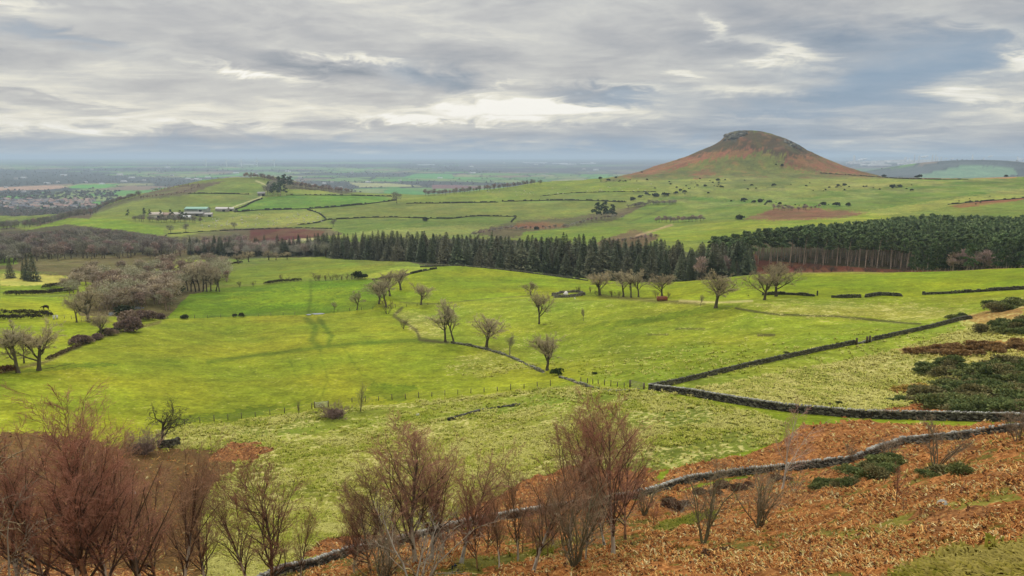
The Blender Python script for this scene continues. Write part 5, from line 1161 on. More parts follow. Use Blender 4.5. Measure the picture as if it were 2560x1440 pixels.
# ------------------------------------------------------------------ fences, gates and small things
woodm = attr_mat('weathered_wood', .85, .15, .3, 4.0); metm = attr_mat('galvanised', .5, .4, .1, 3.0); paintm = attr_mat('paint', .6, .3, .08, 3.0)
def box1(cx, cy, cz, sx_, sy_, sz_):
    s = np.array([(a, b, c) for c in (-1, 1) for a, b in ((-1, -1), (1, -1), (1, 1), (-1, 1))], float) * .5; return np.array([cx, cy, cz]) + s * [sx_, sy_, sz_]
BF = np.array([(0, 3, 2, 1), (4, 5, 6, 7), (0, 1, 5, 4), (1, 2, 6, 5), (2, 3, 7, 6), (3, 0, 4, 7)])
def bmesh_(name, bl, mat, col):
    V = np.concatenate(bl); F = np.concatenate([BF + 8 * i for i in range(len(bl))]); return mesh(name, V, F, mat, alb(*col) if np.ndim(col) == 1 else col)
def fence(pts, spacing, label, rmin, rmax, seed, ph=1.25, col=(108, 98, 80)):
    rng = rg(seed); x, y, z, q = trace(pts, spacing, rmin, rmax); r = put('wire_fence', None, (x[0], y[0], z[0])); tag(r, label, 'fence')
    pm = bmesh_('post', [box1(0, 0, ph / 2 - .05, .13, .13, ph)], woodm, col)
    for i in range(len(x)):
        p = put('post', pm, (x[i] - x[0], y[i] - y[0], z[i] - z[0]), rng.uniform(0, 1), (1, 1, rng.uniform(.85, 1.15)), r); p.rotation_euler[0] = rng.normal() * .05
    V, F = [], []; k = 0
    for hz_ in (.35, .7, 1.05):
        P = np.stack([x - x[0], y - y[0], z - z[0] + hz_], 1); v, f = tubes(P[:-1], P[1:], np.full(len(P) - 1, .006), np.full(len(P) - 1, .006), 3); V.append(v); F.append(f + k); k += len(v)
    put('wire', mesh('wire', np.concatenate(V), np.concatenate(F), metm, alb(120, 120, 116)), parent=r)
fence([(420, 1066), (500, 1058), (600, 1047), (700, 1035), (790, 1020)], 2.9, 'post and wire fence from the twisted tree to the white gate', 90, 230, 71)
fence([(880, 1006), (1000, 998), (1100, 990), (1250, 978), (1400, 962)], 2.9, 'post and wire fence along the far side of the rough pasture', 100, 230, 72)
fence([(1452, 955), (1500, 962), (1570, 972)], 2.6, 'short post and wire fence ending at the field gate', 90, 230, 73)
fence([(420, 797), (520, 795), (640, 791), (760, 787)], 4.5, 'post and rail line along the bottom of the vivid green field', 220, 420, 74)
fence([(845, 779), (930, 774), (1000, 768), (1100, 760)], 4.5, 'thin fence right of the flooded gateway', 220, 420, 75)
fence([(140, 794), (180, 798), (220, 806), (236, 812)], 3.0, 'pale rail fence running from the white posts to the stream wood', 170, 420, 76, col=(176, 168, 140))
def gate(u, v, wd, h, label, rmin, rmax, rz, col, name='field_gate', mat=None):
    p = at(u, v, rmin, rmax); b = [box1(0, 0, .25 + i * (h - .25) / 4, wd, .04, .07) for i in range(5)]; r = put(name, None, p, rz); tag(r, label, 'gate')
    put('rails', bmesh_('rails', b, mat or paintm, col), parent=r); m = bmesh_('stile', [box1(0, 0, h / 2 + .08, .07, .05, h)], mat or paintm, col)
    for s in (-1, 1): put('stile', m, (s * wd / 2, .004, 0), parent=r)
    d = math.hypot(wd / 2, h - .3); bb = box1(0, 0, 0, d, .03, .05); a = math.atan2(h - .3, wd / 2); c_, s_ = math.cos(a), math.sin(a)
    bb = np.stack([bb[:, 0] * c_ - bb[:, 2] * s_ - wd / 4, bb[:, 1] + .04, bb[:, 0] * s_ + bb[:, 2] * c_ + h / 2 + .1], 1); put('brace', bmesh_('brace', [bb], mat or paintm, col), parent=r)
    pm = bmesh_('gatepost', [box1(0, 0, .7, .2, .2, 1.5)], woodm, (120, 108, 88))
    for s in (-1, 1): put('gatepost', pm, (s * (wd / 2 + .2), 0, 0), parent=r)
gate(804, 1019, 2.4, 1.2, 'white five-bar gate in the fence left of the round thorn bush', 90, 230, .3, (226, 226, 220))
gate(1592, 972, 2.6, 1.35, 'weathered grey gate where the two long walls meet', 90, 230, -.7, (170, 160, 140), mat=woodm)
for u, v, lb in [(2141, 862, 'left thick stile post in the gap of the straight wall'), (2167, 858, 'middle stile post in the gap of the straight wall'), (2174, 856, 'right stile post leaning against its neighbour')]:
    p = at(u, v, 110, 280); tag(put('stile_post', bmesh_('stile_post', [box1(0, 0, .7, .32, .32, 1.6)], woodm, (92, 80, 62)), p, .3), lb, 'post')
for u, v, lb in [(2043, 739, 'dark gatepost just right of the wall stub by the olive pair')]:
    p = at(u, v, 180, 340); tag(put('gatepost', bmesh_('gatepost', [box1(0, 0, .8, .35, .35, 1.8)], woodm, (50, 48, 40)), p, .3), lb, 'post')
for u, v, lb in [(135, 799, 'left one of two white gateposts at the end of the dark hedge'), (143, 798, 'right one of two white gateposts at the end of the dark hedge')]:
    p = at(u, v, 170, 420); tag(put('gatepost', bmesh_('gatepost', [box1(0, 0, .6, .5, .4, 1.2), box1(0, 0, 1.25, .6, .5, .14)], paintm, (236, 236, 232)), p, .3), lb, 'post')
# rust-red trough below the Y-forked tree
p = at(1655, 752, 240, 400); r = put('feed_trough', None, p, .12); tag(r, 'rust red metal feed trough behind the green mound', 'trough')
put('tank', bmesh_('tank', [box1(0, -.6, .8, 3.4, .08, 1.2), box1(0, .6, .8, 3.4, .08, 1.2), box1(-1.7, 0, .8, .08, 1.28, 1.2), box1(1.7, 0, .8, .08, 1.28, 1.2), box1(0, 0, .25, 3.3, 1.1, .08)], paintm, (158, 92, 66)), parent=r)
rm = bmesh_('rim', [box1(0, -.66, 1.42, 3.6, .1, .08), box1(0, .66, 1.42, 3.6, .1, .08)], paintm, (170, 108, 80)); put('rim', rm, parent=r)
lm = bmesh_('leg', [box1(0, 0, .12, .16, .16, .3)], paintm, (120, 66, 46))
for a in (-1.5, 1.5):
    for b in (-.5, .5): put('leg', lm, (a, b, 0), parent=r)
# standing water
watm, wn, wb = new_mat('water', .08, .5); wb.inputs['Base Color'].default_value = (*alb(150, 156, 156), 1); wb.inputs['Metallic'].default_value = .0
wn_ = wn.nodes.new('ShaderNodeTexNoise'); wn_.inputs['Scale'].default_value = 2.0; wr = wn.nodes.new('ShaderNodeMapRange'); wr.inputs[3].default_value = .03; wr.inputs[4].default_value = .15
wn.links.new(wn_.outputs['Fac'], wr.inputs[0]); wn.links.new(wr.outputs[0], wb.inputs['Roughness'])
def pond(u, v, wu, wv, rmin, rmax, seed):
    rng = rg(seed); n = 40; a = np.arange(n) * 2 * PI / n; P = [at(u + wu * math.cos(t) * (1 + .16 * math.sin(3 * t + seed)), v + wv * math.sin(t) * (1 + .2 * math.sin(2 * t + seed)), rmin, rmax) for t in a]
    P = np.array(P); r = np.hypot(P[:, 0], P[:, 1]); zc = float(np.median(P[:, 2]))
    c = P.mean(0); c[2] = P[:, 2].mean(); R_ = np.concatenate([[c], P]); R_[:, 2] = height(R_[:, 0], R_[:, 1]) + .10; F = np.stack([np.zeros(n, int), 1 + np.arange(n), 1 + (np.arange(n) + 1) % n], 1)
    tag(put('pond_water', mesh('pond_water', R_, F, watm)), kind='structure')
pond(340, 770, 18, 3.4, 200, 450, 1); pond(277, 785, 7, 5, 190, 430, 2); pond(795, 785, 16, 1.8, 220, 420, 3); pond(772, 787, 7, 1.2, 220, 420, 4)
# boulders
def rock(u, v, w_, label, rmin, rmax, seed, col=(176, 172, 160), name='boulder', asp=.7):
    p = at(u, v, rmin, rmax); s = w_ / FPX * math.hypot(p[0], p[1]); rng = rg(seed); n, m = 12, 7; V = [[0, 0, asp * .95]]
    ph = rng.uniform(0, 6, 4)
    for i in range(1, m):
        t = i / m * PI * .62
        for j in range(n):
            a = j * 2 * PI / n; q = 1 + .22 * math.sin(2 * a + ph[0]) + .14 * math.sin(3 * a + ph[1] + t) + rng.uniform(-.07, .07); V.append([math.sin(t) * math.cos(a) * q * .5, math.sin(t) * math.sin(a) * q * .5, asp * (math.cos(t) * .75 + .2) * (1 + .1 * math.sin(a + ph[2]))])
    V = np.array(V); V[:, 2] -= .1; F4 = np.array([[1 + i * n + j, 1 + (i + 1) * n + j, 1 + (i + 1) * n + (j + 1) % n, 1 + i * n + (j + 1) % n] for i in range(m - 2) for j in range(n)]); F3 = np.array([[0, 1 + j, 1 + (j + 1) % n] for j in range(n)])
    tag(put(name, mesh(name, V * s, [F3, F4], stonem, alb(*col)), p, rng.uniform(0, 3)), label, 'rock')
rock(2358, 1268, 30, 'pale angular boulder lying in the bracken below the round gorse', 15, 90, 1)
rock(1045, 1038, 8, 'small whitish stone in the rough pasture', 80, 200, 2, (236, 234, 224))
rock(1437, 746, 4, 'white stone on the grass below the sheepfold', 200, 400, 3, (240, 238, 230))
rock(330, 1236, 16, 'bright white stone glimpsed through the birch twigs at the lower left', 50, 120, 4, (240, 240, 236))
rock(1415, 736, 14, 'pale heap of stone inside the sheepfold', 230, 400, 5, (236, 230, 218))
# fallen branches
def fallen(u, v, l, label, rmin, rmax, seed, col=(84, 72, 56)):
    p = at(u, v, rmin, rmax); rng = rg(seed)
    lv = branching(rng, [dict(len=1, r=.02, ang=2, wig=.1, up=0, nseg=7, taper=.7), dict(n=7, len=.35, ang=45, wig=.2, up=0, nseg=3, t0=.2, r=.5), dict(n=4, len=.4, ang=45, wig=.2, up=0, nseg=2, t0=.2, r=.5)], l)
    Vs, Fs = [], []; k = 0
    for A, B, ra, rb in lv:
        V, F = tubes(A, B, ra, rb, 4); Vs.append(V); Fs.append(F + k); k += len(V)
    V = np.concatenate(Vs); V = np.stack([V[:, 2], V[:, 1], np.abs(V[:, 0]) * .45 + .12], 1)
    tag(put('fallen_branch', mesh('fallen_branch', V, np.concatenate(Fs), bark, alb(*col)), p, rng.uniform(-.3, .1)), label, 'branch')
fallen(1358, 812, 8, 'dark fallen branch lying right of the crooked bare tree', 160, 360, 1)
fallen(104, 924, 7, 'fallen limb lying right of the stout straight tree', 120, 300, 2)
fallen(1815, 768, 6, 'pale fallen log beside the biggest field tree', 180, 330, 3, (150, 140, 118))
# ------------------------------------------------------------------ grazing animals
furm = attr_mat('fleece', .95, .05, .12, 8.0)
def beast(L_, leg, body, neck, head, col, name, woolly=0.0):
    """one continuous skin: barrel, neck down to grazing head, four jointed legs, tail"""
    me = bpy.data.meshes.new(name); v = []; e = []; r = []
    def add(p, rad, frm=None):
        v.append(p); r.append(rad)
        if frm is not None: e.append((frm, len(v) - 1))
        return len(v) - 1
    H = leg + body; a = add((0, 0, H - body * .5), body * .56); s = add((L_ * .36, 0, H - body * .45), body * .50, a); h_ = add((-L_ * .36, 0, H - body * .42), body * .52, a)
    n = add((L_ * .55, 0, H - body * .45 + neck[1] * .4), body * .26, s); n2 = add((L_ * .5 + neck[0], 0, H + neck[1]), body * .18, n); hd = add((L_ * .5 + neck[0] + head, 0, H + neck[1] - head * .75), body * .15, n2); add((L_ * .5 + neck[0] + head * 1.5, 0, H + neck[1] - head * 1.35), body * .10, hd)
    for sy in (-1, 1):
        k = add((L_ * .38, sy * body * .26, leg * .95), body * .20, s); k = add((L_ * .40, sy * body * .25, leg * .5), body * .10, k); add((L_ * .38, sy * body * .25, 0.02), body * .08, k)
        k = add((-L_ * .36, sy * body * .27, leg * 1.0), body * .24, h_); k = add((-L_ * .46, sy * body * .25, leg * .48), body * .10, k); add((-L_ * .42, sy * body * .25, 0.02), body * .08, k)
        add((L_ * .5 + neck[0] - .01, sy * body * .2, H + neck[1] + body * .12), body * .05, n2)
    t = add((-L_ * .52, 0, H - body * .3), body * .1, h_); add((-L_ * .58, 0, leg * .8), body * .06, t)
    me.from_pydata(v, e, []); o = bpy.data.objects.new(name, me); COL.objects.link(o)
    sk = o.modifiers.new('skin', 'SKIN'); 
    if not me.skin_vertices: 
        pass
    for i, q in enumerate(me.skin_vertices[0].data): q.radius = (r[i], r[i]); q.use_root = (i == 0)
    sb = o.modifiers.new('sub', 'SUBSURF'); sb.levels = 1; sb.render_levels = 1
    dg = bpy.context.evaluated_depsgraph_get(); m2 = bpy.data.meshes.new_from_object(o.evaluated_get(dg)); bpy.data.objects.remove(o)
    ca = m2.color_attributes.new('Col', 'FLOAT_COLOR', 'POINT'); c = np.ones((len(m2.vertices), 4), np.float32); c[:, :3] = alb(*col); ca.data.foreach_set('color', c.ravel())
    m2.materials.clear(); m2.materials.append(furm); m2.polygons.foreach_set('use_smooth', np.ones(len(m2.polygons), bool)); return m2
SHEEP = [beast(1.15, .35, .55, (.12, -.35), .14, (236, 230, 212), 'sheep'), beast(1.1, .35, .56, (.14, .02), .14, (228, 222, 200), 'sheep')]
HORSE = beast(1.7, .85, .68, (.42, -.5), .30, (52, 38, 30), 'horse')
rs = rg(9)
def flock(n, ur, vr, rmin, rmax, group, label, scale=1.25):
    for i in range(n):
        u = rs.uniform(*ur); lo, hi = (np.interp(u, *vr[0]), np.interp(u, *vr[1])); p = at(u, rs.uniform(lo, hi), rmin, rmax); k = rs.uniform(scale * .9, scale * 1.15)
        tag(put('sheep', SHEEP[rs.integers(0, 2)], p, rs.uniform(0, 6), k), label, 'sheep', group)
flock(80, (500, 808), (([500, 640, 808], [552, 534, 530]), ([500, 640, 808], [572, 568, 558])), 850, 1450, 'sheep on the pale field below the farm', 'white sheep grazing the pale field below the farm', 1.5)
flock(36, (1200, 1640), (([1200, 1640], [478, 458]), ([1200, 1640], [495, 478])), 1150, 1650, 'sheep on the far pasture', 'white sheep grazing the far pasture below the steep hill', 1.6)
tag(put('horse', HORSE, at(115, 775, 200, 480), PI, 1.15), 'dark brown horse grazing the left pasture', 'horse')
# ------------------------------------------------------------------ the near hillside: bracken, rough grass
def scatter_pts(mask, n, rng, wgt=None):
    idx = np.flatnonzero(mask & (RG < 190) & (RG > 14) & (np.abs(AZ) < math.radians(40.5))[None])
    p = None
    if wgt is not None: w_ = wgt.ravel()[idx]; p = w_ / w_.sum()
    k = rng.choice(idx, n, p=p); a, b = k // NA, k % NA
    az_ = AZ[b] + rng.uniform(-.5, .5, n) * DAZ; r_ = RR[a] * (1 + rng.uniform(-.5, .5, n) * .0045); return r_ * np.sin(az_), r_ * np.cos(az_), r_, a, b
rf = rg(500)
n = 260000
x, y, r_, a, b = scatter_pts(brk > .3, n, rf, np.clip(80. / RG, .3, 2.2) * brk); z = ZD[a, b] - .05
cl = fbm(x / 3.2, y / 3.2, 511, 3); kp = rf.uniform(0, 1, n) < np.clip((fbm(x / 2.1, y / 2.1, 517, 3) - .36) * 6, .06, 1); x, y, r_, a, b, z, cl = x[kp], y[kp], r_[kp], a[kp], b[kp], z[kp], cl[kp]; n = len(x); size = np.clip(np.exp(rf.normal(0, .30, n)), .5, 1.9) * (.085 + .0030 * np.minimum(r_, 110)) * (.7 + .7 * cl)
yaw = rf.uniform(0, 2 * PI, n); D = np.stack([np.cos(yaw), np.sin(yaw), 0 * yaw], 1); S = np.stack([-np.sin(yaw), np.cos(yaw), rf.normal(0, .25, n)], 1); B0 = np.stack([x, y, z], 1)
e0 = rf.uniform(.25, 1.25, n); t_ = np.array([0, .35, .7, 1.0]); pts = []
for t in t_:
    out_ = np.sin(e0 * .0 + t * 1.15) * .8 * t; up_ = np.sin(e0) * (t * 1.3 - t * t * .85 * rf.uniform(.5, 1.3, n)); pts.append(B0 + D * (t * np.cos(e0 * .6))[:, None] * size[:, None] + np.array([0, 0, 1.]) * (up_ * size)[:, None])
wd = np.array([.03, .075, .06, .0])
Vl = []
for k in range(4):
    Vl.append(pts[k] + S * (wd[k] * size)[:, None]); Vl.append(pts[k] - S * (wd[k] * size)[:, None])
V = np.stack(Vl, 1)                      # n,8,3
# saw-edged: pull alternate edge points in so the blade reads as leaflets
tipsL = pts[1] + D * (.12 * size)[:, None] + S * (.27 * size)[:, None] - np.array([0, 0, .04]); tipsR = pts[1] + D * (.10 * size)[:, None] - S * (.27 * size)[:, None] - np.array([0, 0, .04])
tL2 = pts[2] + D * (.10 * size)[:, None] + S * (.20 * size)[:, None] - np.array([0, 0, .05]); tR2 = pts[2] + D * (.08 * size)[:, None] - S * (.20 * size)[:, None] - np.array([0, 0, .05])
V = np.concatenate([V, tipsL[:, None], tipsR[:, None], tL2[:, None], tR2[:, None]], 1).reshape(-1, 3); base = (np.arange(n) * 12)[:, None, None]
F4 = (base + np.array([[0, 1, 3, 2], [2, 3, 5, 4]])[None]).reshape(-1, 4); F3 = (base + np.array([[4, 5, 7], [0, 8, 2], [3, 9, 1], [2, 10, 4], [5, 11, 3]])[None]).reshape(-1, 3)
pal = np.array([alb(255, 230, 164), alb(252, 196, 118), alb(228, 158, 88), alb(186, 118, 64), alb(106, 68, 42), alb(222, 198, 118)]); pw = np.array([.12, .22, .27, .20, .12, .07])
pi_ = np.clip(rf.choice(6, n, p=pw) + np.where((cl < .42) & (rf.uniform(0, 1, n) < .5), 2, 0), 0, 5); Cc = pal[pi_] * rf.uniform(.8, 1.15, (n, 1)); Cc = np.minimum(Cc.repeat(12, 0), .85)
frm = attr_mat('dead_bracken', .9, .1, .1, 3.0)
tag(put('bracken_fronds', mesh('bracken_fronds', V, [F4, F3], frm, Cc)), 'rust and straw coloured dead bracken covering the near slope', 'bracken', kind='stuff')
# rough grass: arching blades in tussocks
n = 54000
n = 66000
x, y, r_, a, b = scatter_pts(tuft > .38, n, rf, np.clip(100. / RG, .35, 1.6) * np.clip(tuft, 0, 1) ** 2.4); z = ZD[a, b] - .03
kp = rf.uniform(0, 1, n) < np.clip((fbm(x / 9, y / 9, 527, 4) - .40) * 7, .06, 1) + (tuft[a, b] > .95) * .35; x, y, r_, a, b, z = x[kp], y[kp], r_[kp], a[kp], b[kp], z[kp]; n = len(x)
nb = 7; cl = fbm(x / 4, y / 4, 521, 3); sz = rf.uniform(.13, .34, n) * (1 + .55 * np.clip((r_ - 60) / 80, 0, 1))
yaw = rf.uniform(0, 2 * PI, (n, nb)); ln = sz[:, None] * rf.uniform(.7, 1.3, (n, nb)); C0 = np.stack([x, y, z], 1)[:, None] + np.stack([rf.normal(0, .35, (n, nb)), rf.normal(0, .35, (n, nb)), np.zeros((n, nb))], 2) * sz[:, None, None]
D = np.stack([np.cos(yaw), np.sin(yaw), 0 * yaw], 2); S = np.stack([-np.sin(yaw), np.cos(yaw), 0 * yaw], 2); up = np.array([0, 0, 1.])
bw = .16
V = np.stack([C0 + S * (ln * bw)[..., None], C0 - S * (ln * bw)[..., None], C0 + D * (ln * .45)[..., None] + up * (ln * .75)[..., None] - S * (ln * bw * .8)[..., None], C0 + D * (ln * .45)[..., None] + up * (ln * .75)[..., None] + S * (ln * bw * .8)[..., None], C0 + D * (ln * 1.0)[..., None] + up * (ln * .72)[..., None]], 2).reshape(-1, 3)
m = n * nb; base = (np.arange(m) * 5)[:, None, None]; F4 = (base + np.array([[0, 1, 2, 3]])[None]).reshape(-1, 4); F3 = (base + np.array([[3, 2, 4]])[None]).reshape(-1, 3)
pal = np.array([alb(244, 230, 146), alb(222, 210, 112), alb(182, 184, 72), alb(142, 156, 44)]); w_ = np.clip(rf.normal(1.3 + 2.2 * (cl - .5) * -3, .9, n), 0, 3).astype(int); lc = cov[a, b] * np.where(hs[a, b], .8, 1.)[:, None]; hd = np.where(hs[a, b][:, None], np.array([[.62, .58, .42]]), 1.); Cc = (hd * (pal[w_] * .5 + np.minimum(lc * 1.55, .8) * .5) * rf.uniform(.85, 1.12, (n, 1))).repeat(nb * 5, 0)
tag(put('grass_tussocks', mesh('grass_tussocks', V, [F4, F3], frm, Cc)), 'straw coloured tussocks of rough grass on the lower pasture', 'grass', kind='stuff')
# ------------------------------------------------------------------ gorse and heather
def patch(poly_, n, size, label, group, rmin, rmax, seed, B=GO, name='gorse_bush', cat='gorse'):
    rng = rg(seed); P = np.array(poly_, float); k = 0
    while k < n:
        u = rng.uniform(P[:, 0].min(), P[:, 0].max()); v = rng.uniform(P[:, 1].min(), P[:, 1].max())
        if not inside(np.array([u]), np.array([v]), P)[0]: continue
        p = at(u, v, rmin, rmax); s = rng.uniform(*size)
        tag(put(name, B[rng.integers(0, len(B))], (p[0], p[1], p[2] - .08 * s), rng.uniform(0, 6), (s * rng.uniform(1, 1.5), s * rng.uniform(1, 1.5), s * rng.uniform(.65, 1.0))), label, cat, group); k += 1
GO2 = [bushmesh(rg(240 + i), 10, 260, .085, cols=c) for i, c in enumerate([((94, 108, 62), (148, 150, 88)), ((84, 102, 60), (134, 142, 82)), ((108, 108, 68), (160, 148, 98))])]
HEA = [bushmesh(rg(250 + i), 8, 200, .1, cols=((84, 60, 46), (128, 96, 70))) for i in range(2)]
patch([(2275, 940), (2330, 918), (2400, 905), (2410, 925), (2340, 945)], 16, (2.2, 3.4), 'dark gorse bush in the long clump left of the great gorse thicket', 'long gorse clump', 90, 200, 1, GO2)
patch([(2370, 960), (2440, 930), (2570, 905), (2600, 1040), (2430, 1045), (2290, 1010), (2340, 990)], 120, (2.4, 4.4), 'dark green gorse bush in the great thicket at the right edge', 'great gorse thicket', 90, 190, 2, GO2)
patch([(2440, 838), (2500, 815), (2600, 800), (2600, 830), (2520, 838)], 18, (2.8, 4.2), 'gorse bush in the upper thicket touching the right edge', 'upper gorse thicket', 120, 300, 3, GO2)
patch([(2465, 778), (2500, 762), (2540, 758), (2520, 782)], 9, (3, 4.4), 'gorse bush in the highest small clump near the right edge', 'highest gorse clump', 150, 330, 4, GO2)
patch([(2380, 800), (2410, 800), (2405, 792)], 3, (2, 3), 'gorse bush at the upper end of the straight wall', 'gorse at the wall end', 150, 330, 5, GO2)
patch([(2230, 1005), (2260, 975), (2340, 985), (2330, 1010)], 9, (1.6, 2.4), 'gorse bush round the russet hollow below the long clump', 'gorse round the russet hollow', 90, 200, 6, GO2)
patch([(2100, 1190), (2150, 1165), (2230, 1148), (2262, 1165), (2240, 1195), (2150, 1205)], 22, (1.3, 2.2), 'bright green gorse bush in the clump below the nearest wall', 'gorse below the nearest wall', 50, 110, 7, GO2)
patch([(2010, 1232), (2060, 1215), (2140, 1205), (2130, 1215), (2060, 1226)], 10, (1.2, 1.9), 'low gorse bush at the tip of the clump below the nearest wall', 'low gorse at the clump tip', 45, 110, 8, GO2)
patch([(2290, 1185), (2330, 1178), (2370, 1185), (2330, 1200)], 5, (.9, 1.4), 'small gorse bush between the hawthorn and the round gorse', 'small gorse by the hawthorn', 45, 110, 9, GO2)
patch([(1650, 1255), (1780, 1220), (2000, 1190), (1990, 1205), (1800, 1245), (1680, 1290)], 24, (.9, 1.6), 'purple brown heather bush under the nearest wall', 'heather under the nearest wall', 45, 110, 10, HEA, 'heather_bush', 'heather')
patch([(1730, 1410), (1800, 1380), (1860, 1372), (1800, 1400)], 6, (.6, 1.0), 'brown heather bush in the near bracken', 'heather in the near bracken', 20, 70, 11, HEA, 'heather_bush', 'heather')
bushes([(2398, 1196, 62)], 'round dark green gorse bush standing alone in the bracken', None, 40, 110, name='gorse_bush', cat='gorse', B=GO2)
bushes([(1968, 889, 20), (2098, 1012, 16), (2075, 1012, 12)], ['small dark gorse growing against the straight wall', 'spiky little gorse in the pale grass above the tall wall', 'smallest gorse left of the spiky one above the tall wall'], None, 90, 230, name='gorse_bush', cat='gorse', B=GO2)
patch([(2250, 885), (2330, 870), (2560, 855), (2560, 880), (2400, 892)], 60, (1.4, 2.4), 'buff clump of tall dead grass in the long band above the gorse', 'tall dead grass clumps', 100, 260, 12, [bushmesh(rg(260 + i), 6, 200, .16, cols=((150, 118, 76), (190, 156, 104)), spike=.2) for i in range(2)], 'grass_clump', 'grass clump')
# ------------------------------------------------------------------ the birches in front
BI = [birchish(rg(400 + i), 12, n1=n1, spread=sp, lean=(ln, 0), pale=pl, ctwig=ct, ctrunk=(92, 72, 60), dens=dn) for i, (n1, sp, ln, pl, ct, dn) in enumerate([
    (24, 26, .02, (226, 214, 192, .34), (206, 146, 120), 1.0), (20, 24, .05, (222, 216, 200, .30), (198, 154, 116), .95), (26, 30, -.03, (196, 150, 112, .42), (196, 138, 112), 1.0), (18, 22, .07, (230, 224, 208, .40), (196, 150, 116), .9)])]
BW = birchish(rg(410), 12, n1=12, spread=24, lean=(.16, 0), pale=(240, 234, 220, .85), ctwig=(190, 140, 120), ctrunk=(236, 222, 204), dens=.9)
RO = [shrubish(rg(420 + i), 8, st, an, .9, (176, 154, 124), (126, 122, 92)) for i, (st, an) in enumerate([(9, 16), (7, 13), (11, 20)])]
HA = [shrubish(rg(430 + i), 5, 7, 24, 1.3, (164, 140, 116), (120, 108, 86)) for i in range(2)]
LI = shrubish(rg(440), 6, 5, 30, .6, (170, 156, 136), (160, 150, 132))
YB = [birchish(rg(450 + i), 6, n1=14, spread=26, dens=.6, ctwig=(200, 138, 112), ctrunk=(128, 90, 74)) for i in range(3)]
def bt(b, H0, u, r, vtop, lb, name='birch_tree', v=None, wide=1.0, ww=1.15, rz=0.0, cat='birch', tilt=(0, 0), parts=('trunk', 'crown')):
    p = at(u, v, 20, 130) if v else at_r(u, r, 1300); h = h_for(p, vtop)
    o = placed(b, h, lb, cat, name, None, rz=rz, loc=p, H0=H0, rng=rl, wide=wide * ww, parts=parts); o.rotation_euler = (tilt[0], tilt[1], rz); return o
for a in [
 (BI[2], 12, 222, 47, 938, 'tallest birch at the left with a peeling orange trunk', 1.15, .4), (BI[0], 12, 250, 49, 1000, 'reddish birch right behind the peeling orange trunk', 1.0, 2.0), (BI[0], 12, 96, 50, 1010, 'wide reddish birch near the left edge', 1.1, 1.0),
 (BI[1], 12, 345, 51, 990, 'birch with many upright stems leaning right, between the orange trunk and the fork', 1.0, 5.1), (BI[3], 12, 436, 54, 1052, 'slim dark-stemmed birch forking high, right of the twisted tree', .9, .2), (BI[1], 12, 500, 58, 1160, 'lower birch with pale knotty stem behind the forked one', .9, 3.0),
 (BI[2], 12, 672, 56, 1068, 'dark straight birch standing alone above the wall end', 1.0, 2.2), (BI[3], 12, 610, 60, 1150, 'short birch left of the lone dark one', 1.0, 4.0), (BI[0], 12, 172, 55, 1120, 'short red birch thick with twigs at the left', 1.2, 3.6), (BI[1], 12, 20, 52, 1075, 'red birch cut by the left edge', 1.2, 2.7), (BI[2], 12, 380, 60, 1140, 'birch crowded low between taller ones at the left', 1.1, 1.6),
 (BI[0], 12, 1035, 50, 1052, 'broadest purple birch in the middle of the foreground', 1.45, 5.4), (BI[1], 12, 1075, 52, 1085, 'second purple birch crowding the broadest one', 1.35, 1.9), (BI[3], 12, 1150, 49, 1090, 'birch on the right side of the purple pair, leaning right', 1.35, .1), (BI[2], 12, 925, 52, 1190, 'lower bushy birch on the left of the purple pair', 1.25, .9), (BI[0], 12, 880, 55, 1215, 'smallest birch left of the purple pair by the wall', .9, 2.5), (BI[0], 12, 1108, 54, 1130, 'low purple birch filling the gap under the purple pair', 1.1, .8), (BI[2], 12, 1215, 55, 1215, 'short dark birch right of the purple group', .9, 3.3), (BI[1], 12, 1385, 56, 1165, 'reddish birch behind the grey rowan, half hidden', .9, 4.9), (BI[0], 12, 1480, 57, 1180, 'reddish birch between the grey rowan and the great spreading birch', .9, 2.0), (BI[3], 12, 740, 58, 1235, 'short young birch between the lone dark one and the wall', .8, .4),
    (BI[1], 12, 975, 51, 1110, 'upright birch between the bushy one and the broadest', 1.2, 4.4)]:
    bt(a[0], a[1], a[2], a[3], a[4], a[5], wide=a[6], rz=a[7])
for a in [
 (BI[3], 12, 1330, 1438, 1112, 'birch with a clean cream trunk leaning right at the lower middle', 1.25, .1, (0, .06)), (BI[1], 12, 1295, 1408, 1130, 'thin birch just left of the cream trunk, foot curved', .8, 3.2, (0, -.04)),
 (RO[0], 8, 1436, 1424, 1180, 'many-stemmed grey rowan standing between white trunks', 1.1, .5, (0, 0)), (BI[0], 12, 1424, 1392, 1005, 'birch with a peeling white foot behind the grey rowan', 1.1, 4.4, (0, .03)), (BI[1], 12, 1463, 1402, 1150, 'slight birch right of the grey rowan', .7, 1.4, (0, 0)),
 (BI[0], 12, 1533, 1392, 962, 'great spreading birch right of centre, its top reaching the stone wall', 1.05, 5.8, (0, .02)), (BI[2], 12, 1564, 1352, 1020, 'dark curved birch stem rising right of the great spreading birch', .9, .3, (0, .10)), (BI[3], 12, 1512, 1364, 1120, 'lower dark birch behind the great spreading birch', 1.15, 2.9, (0, 0)),
 (BI[1], 12, 1248, 1420, 1190, 'thin young birch in the gap left of the cream trunk', .7, 2.9, (0, 0)), (BI[2], 12, 1195, 1425, 1165, 'thin crooked birch right of the dark litter bag', .7, .9, (0, 0))]:
    bt(a[0], a[1], a[2], 0, a[4], a[5], v=a[3], wide=a[6], rz=a[7], tilt=a[8])
bt(BW, 12, 1954, 0, 978, 'single silver birch with a bright white trunk leaning right', v=1228, wide=.9)
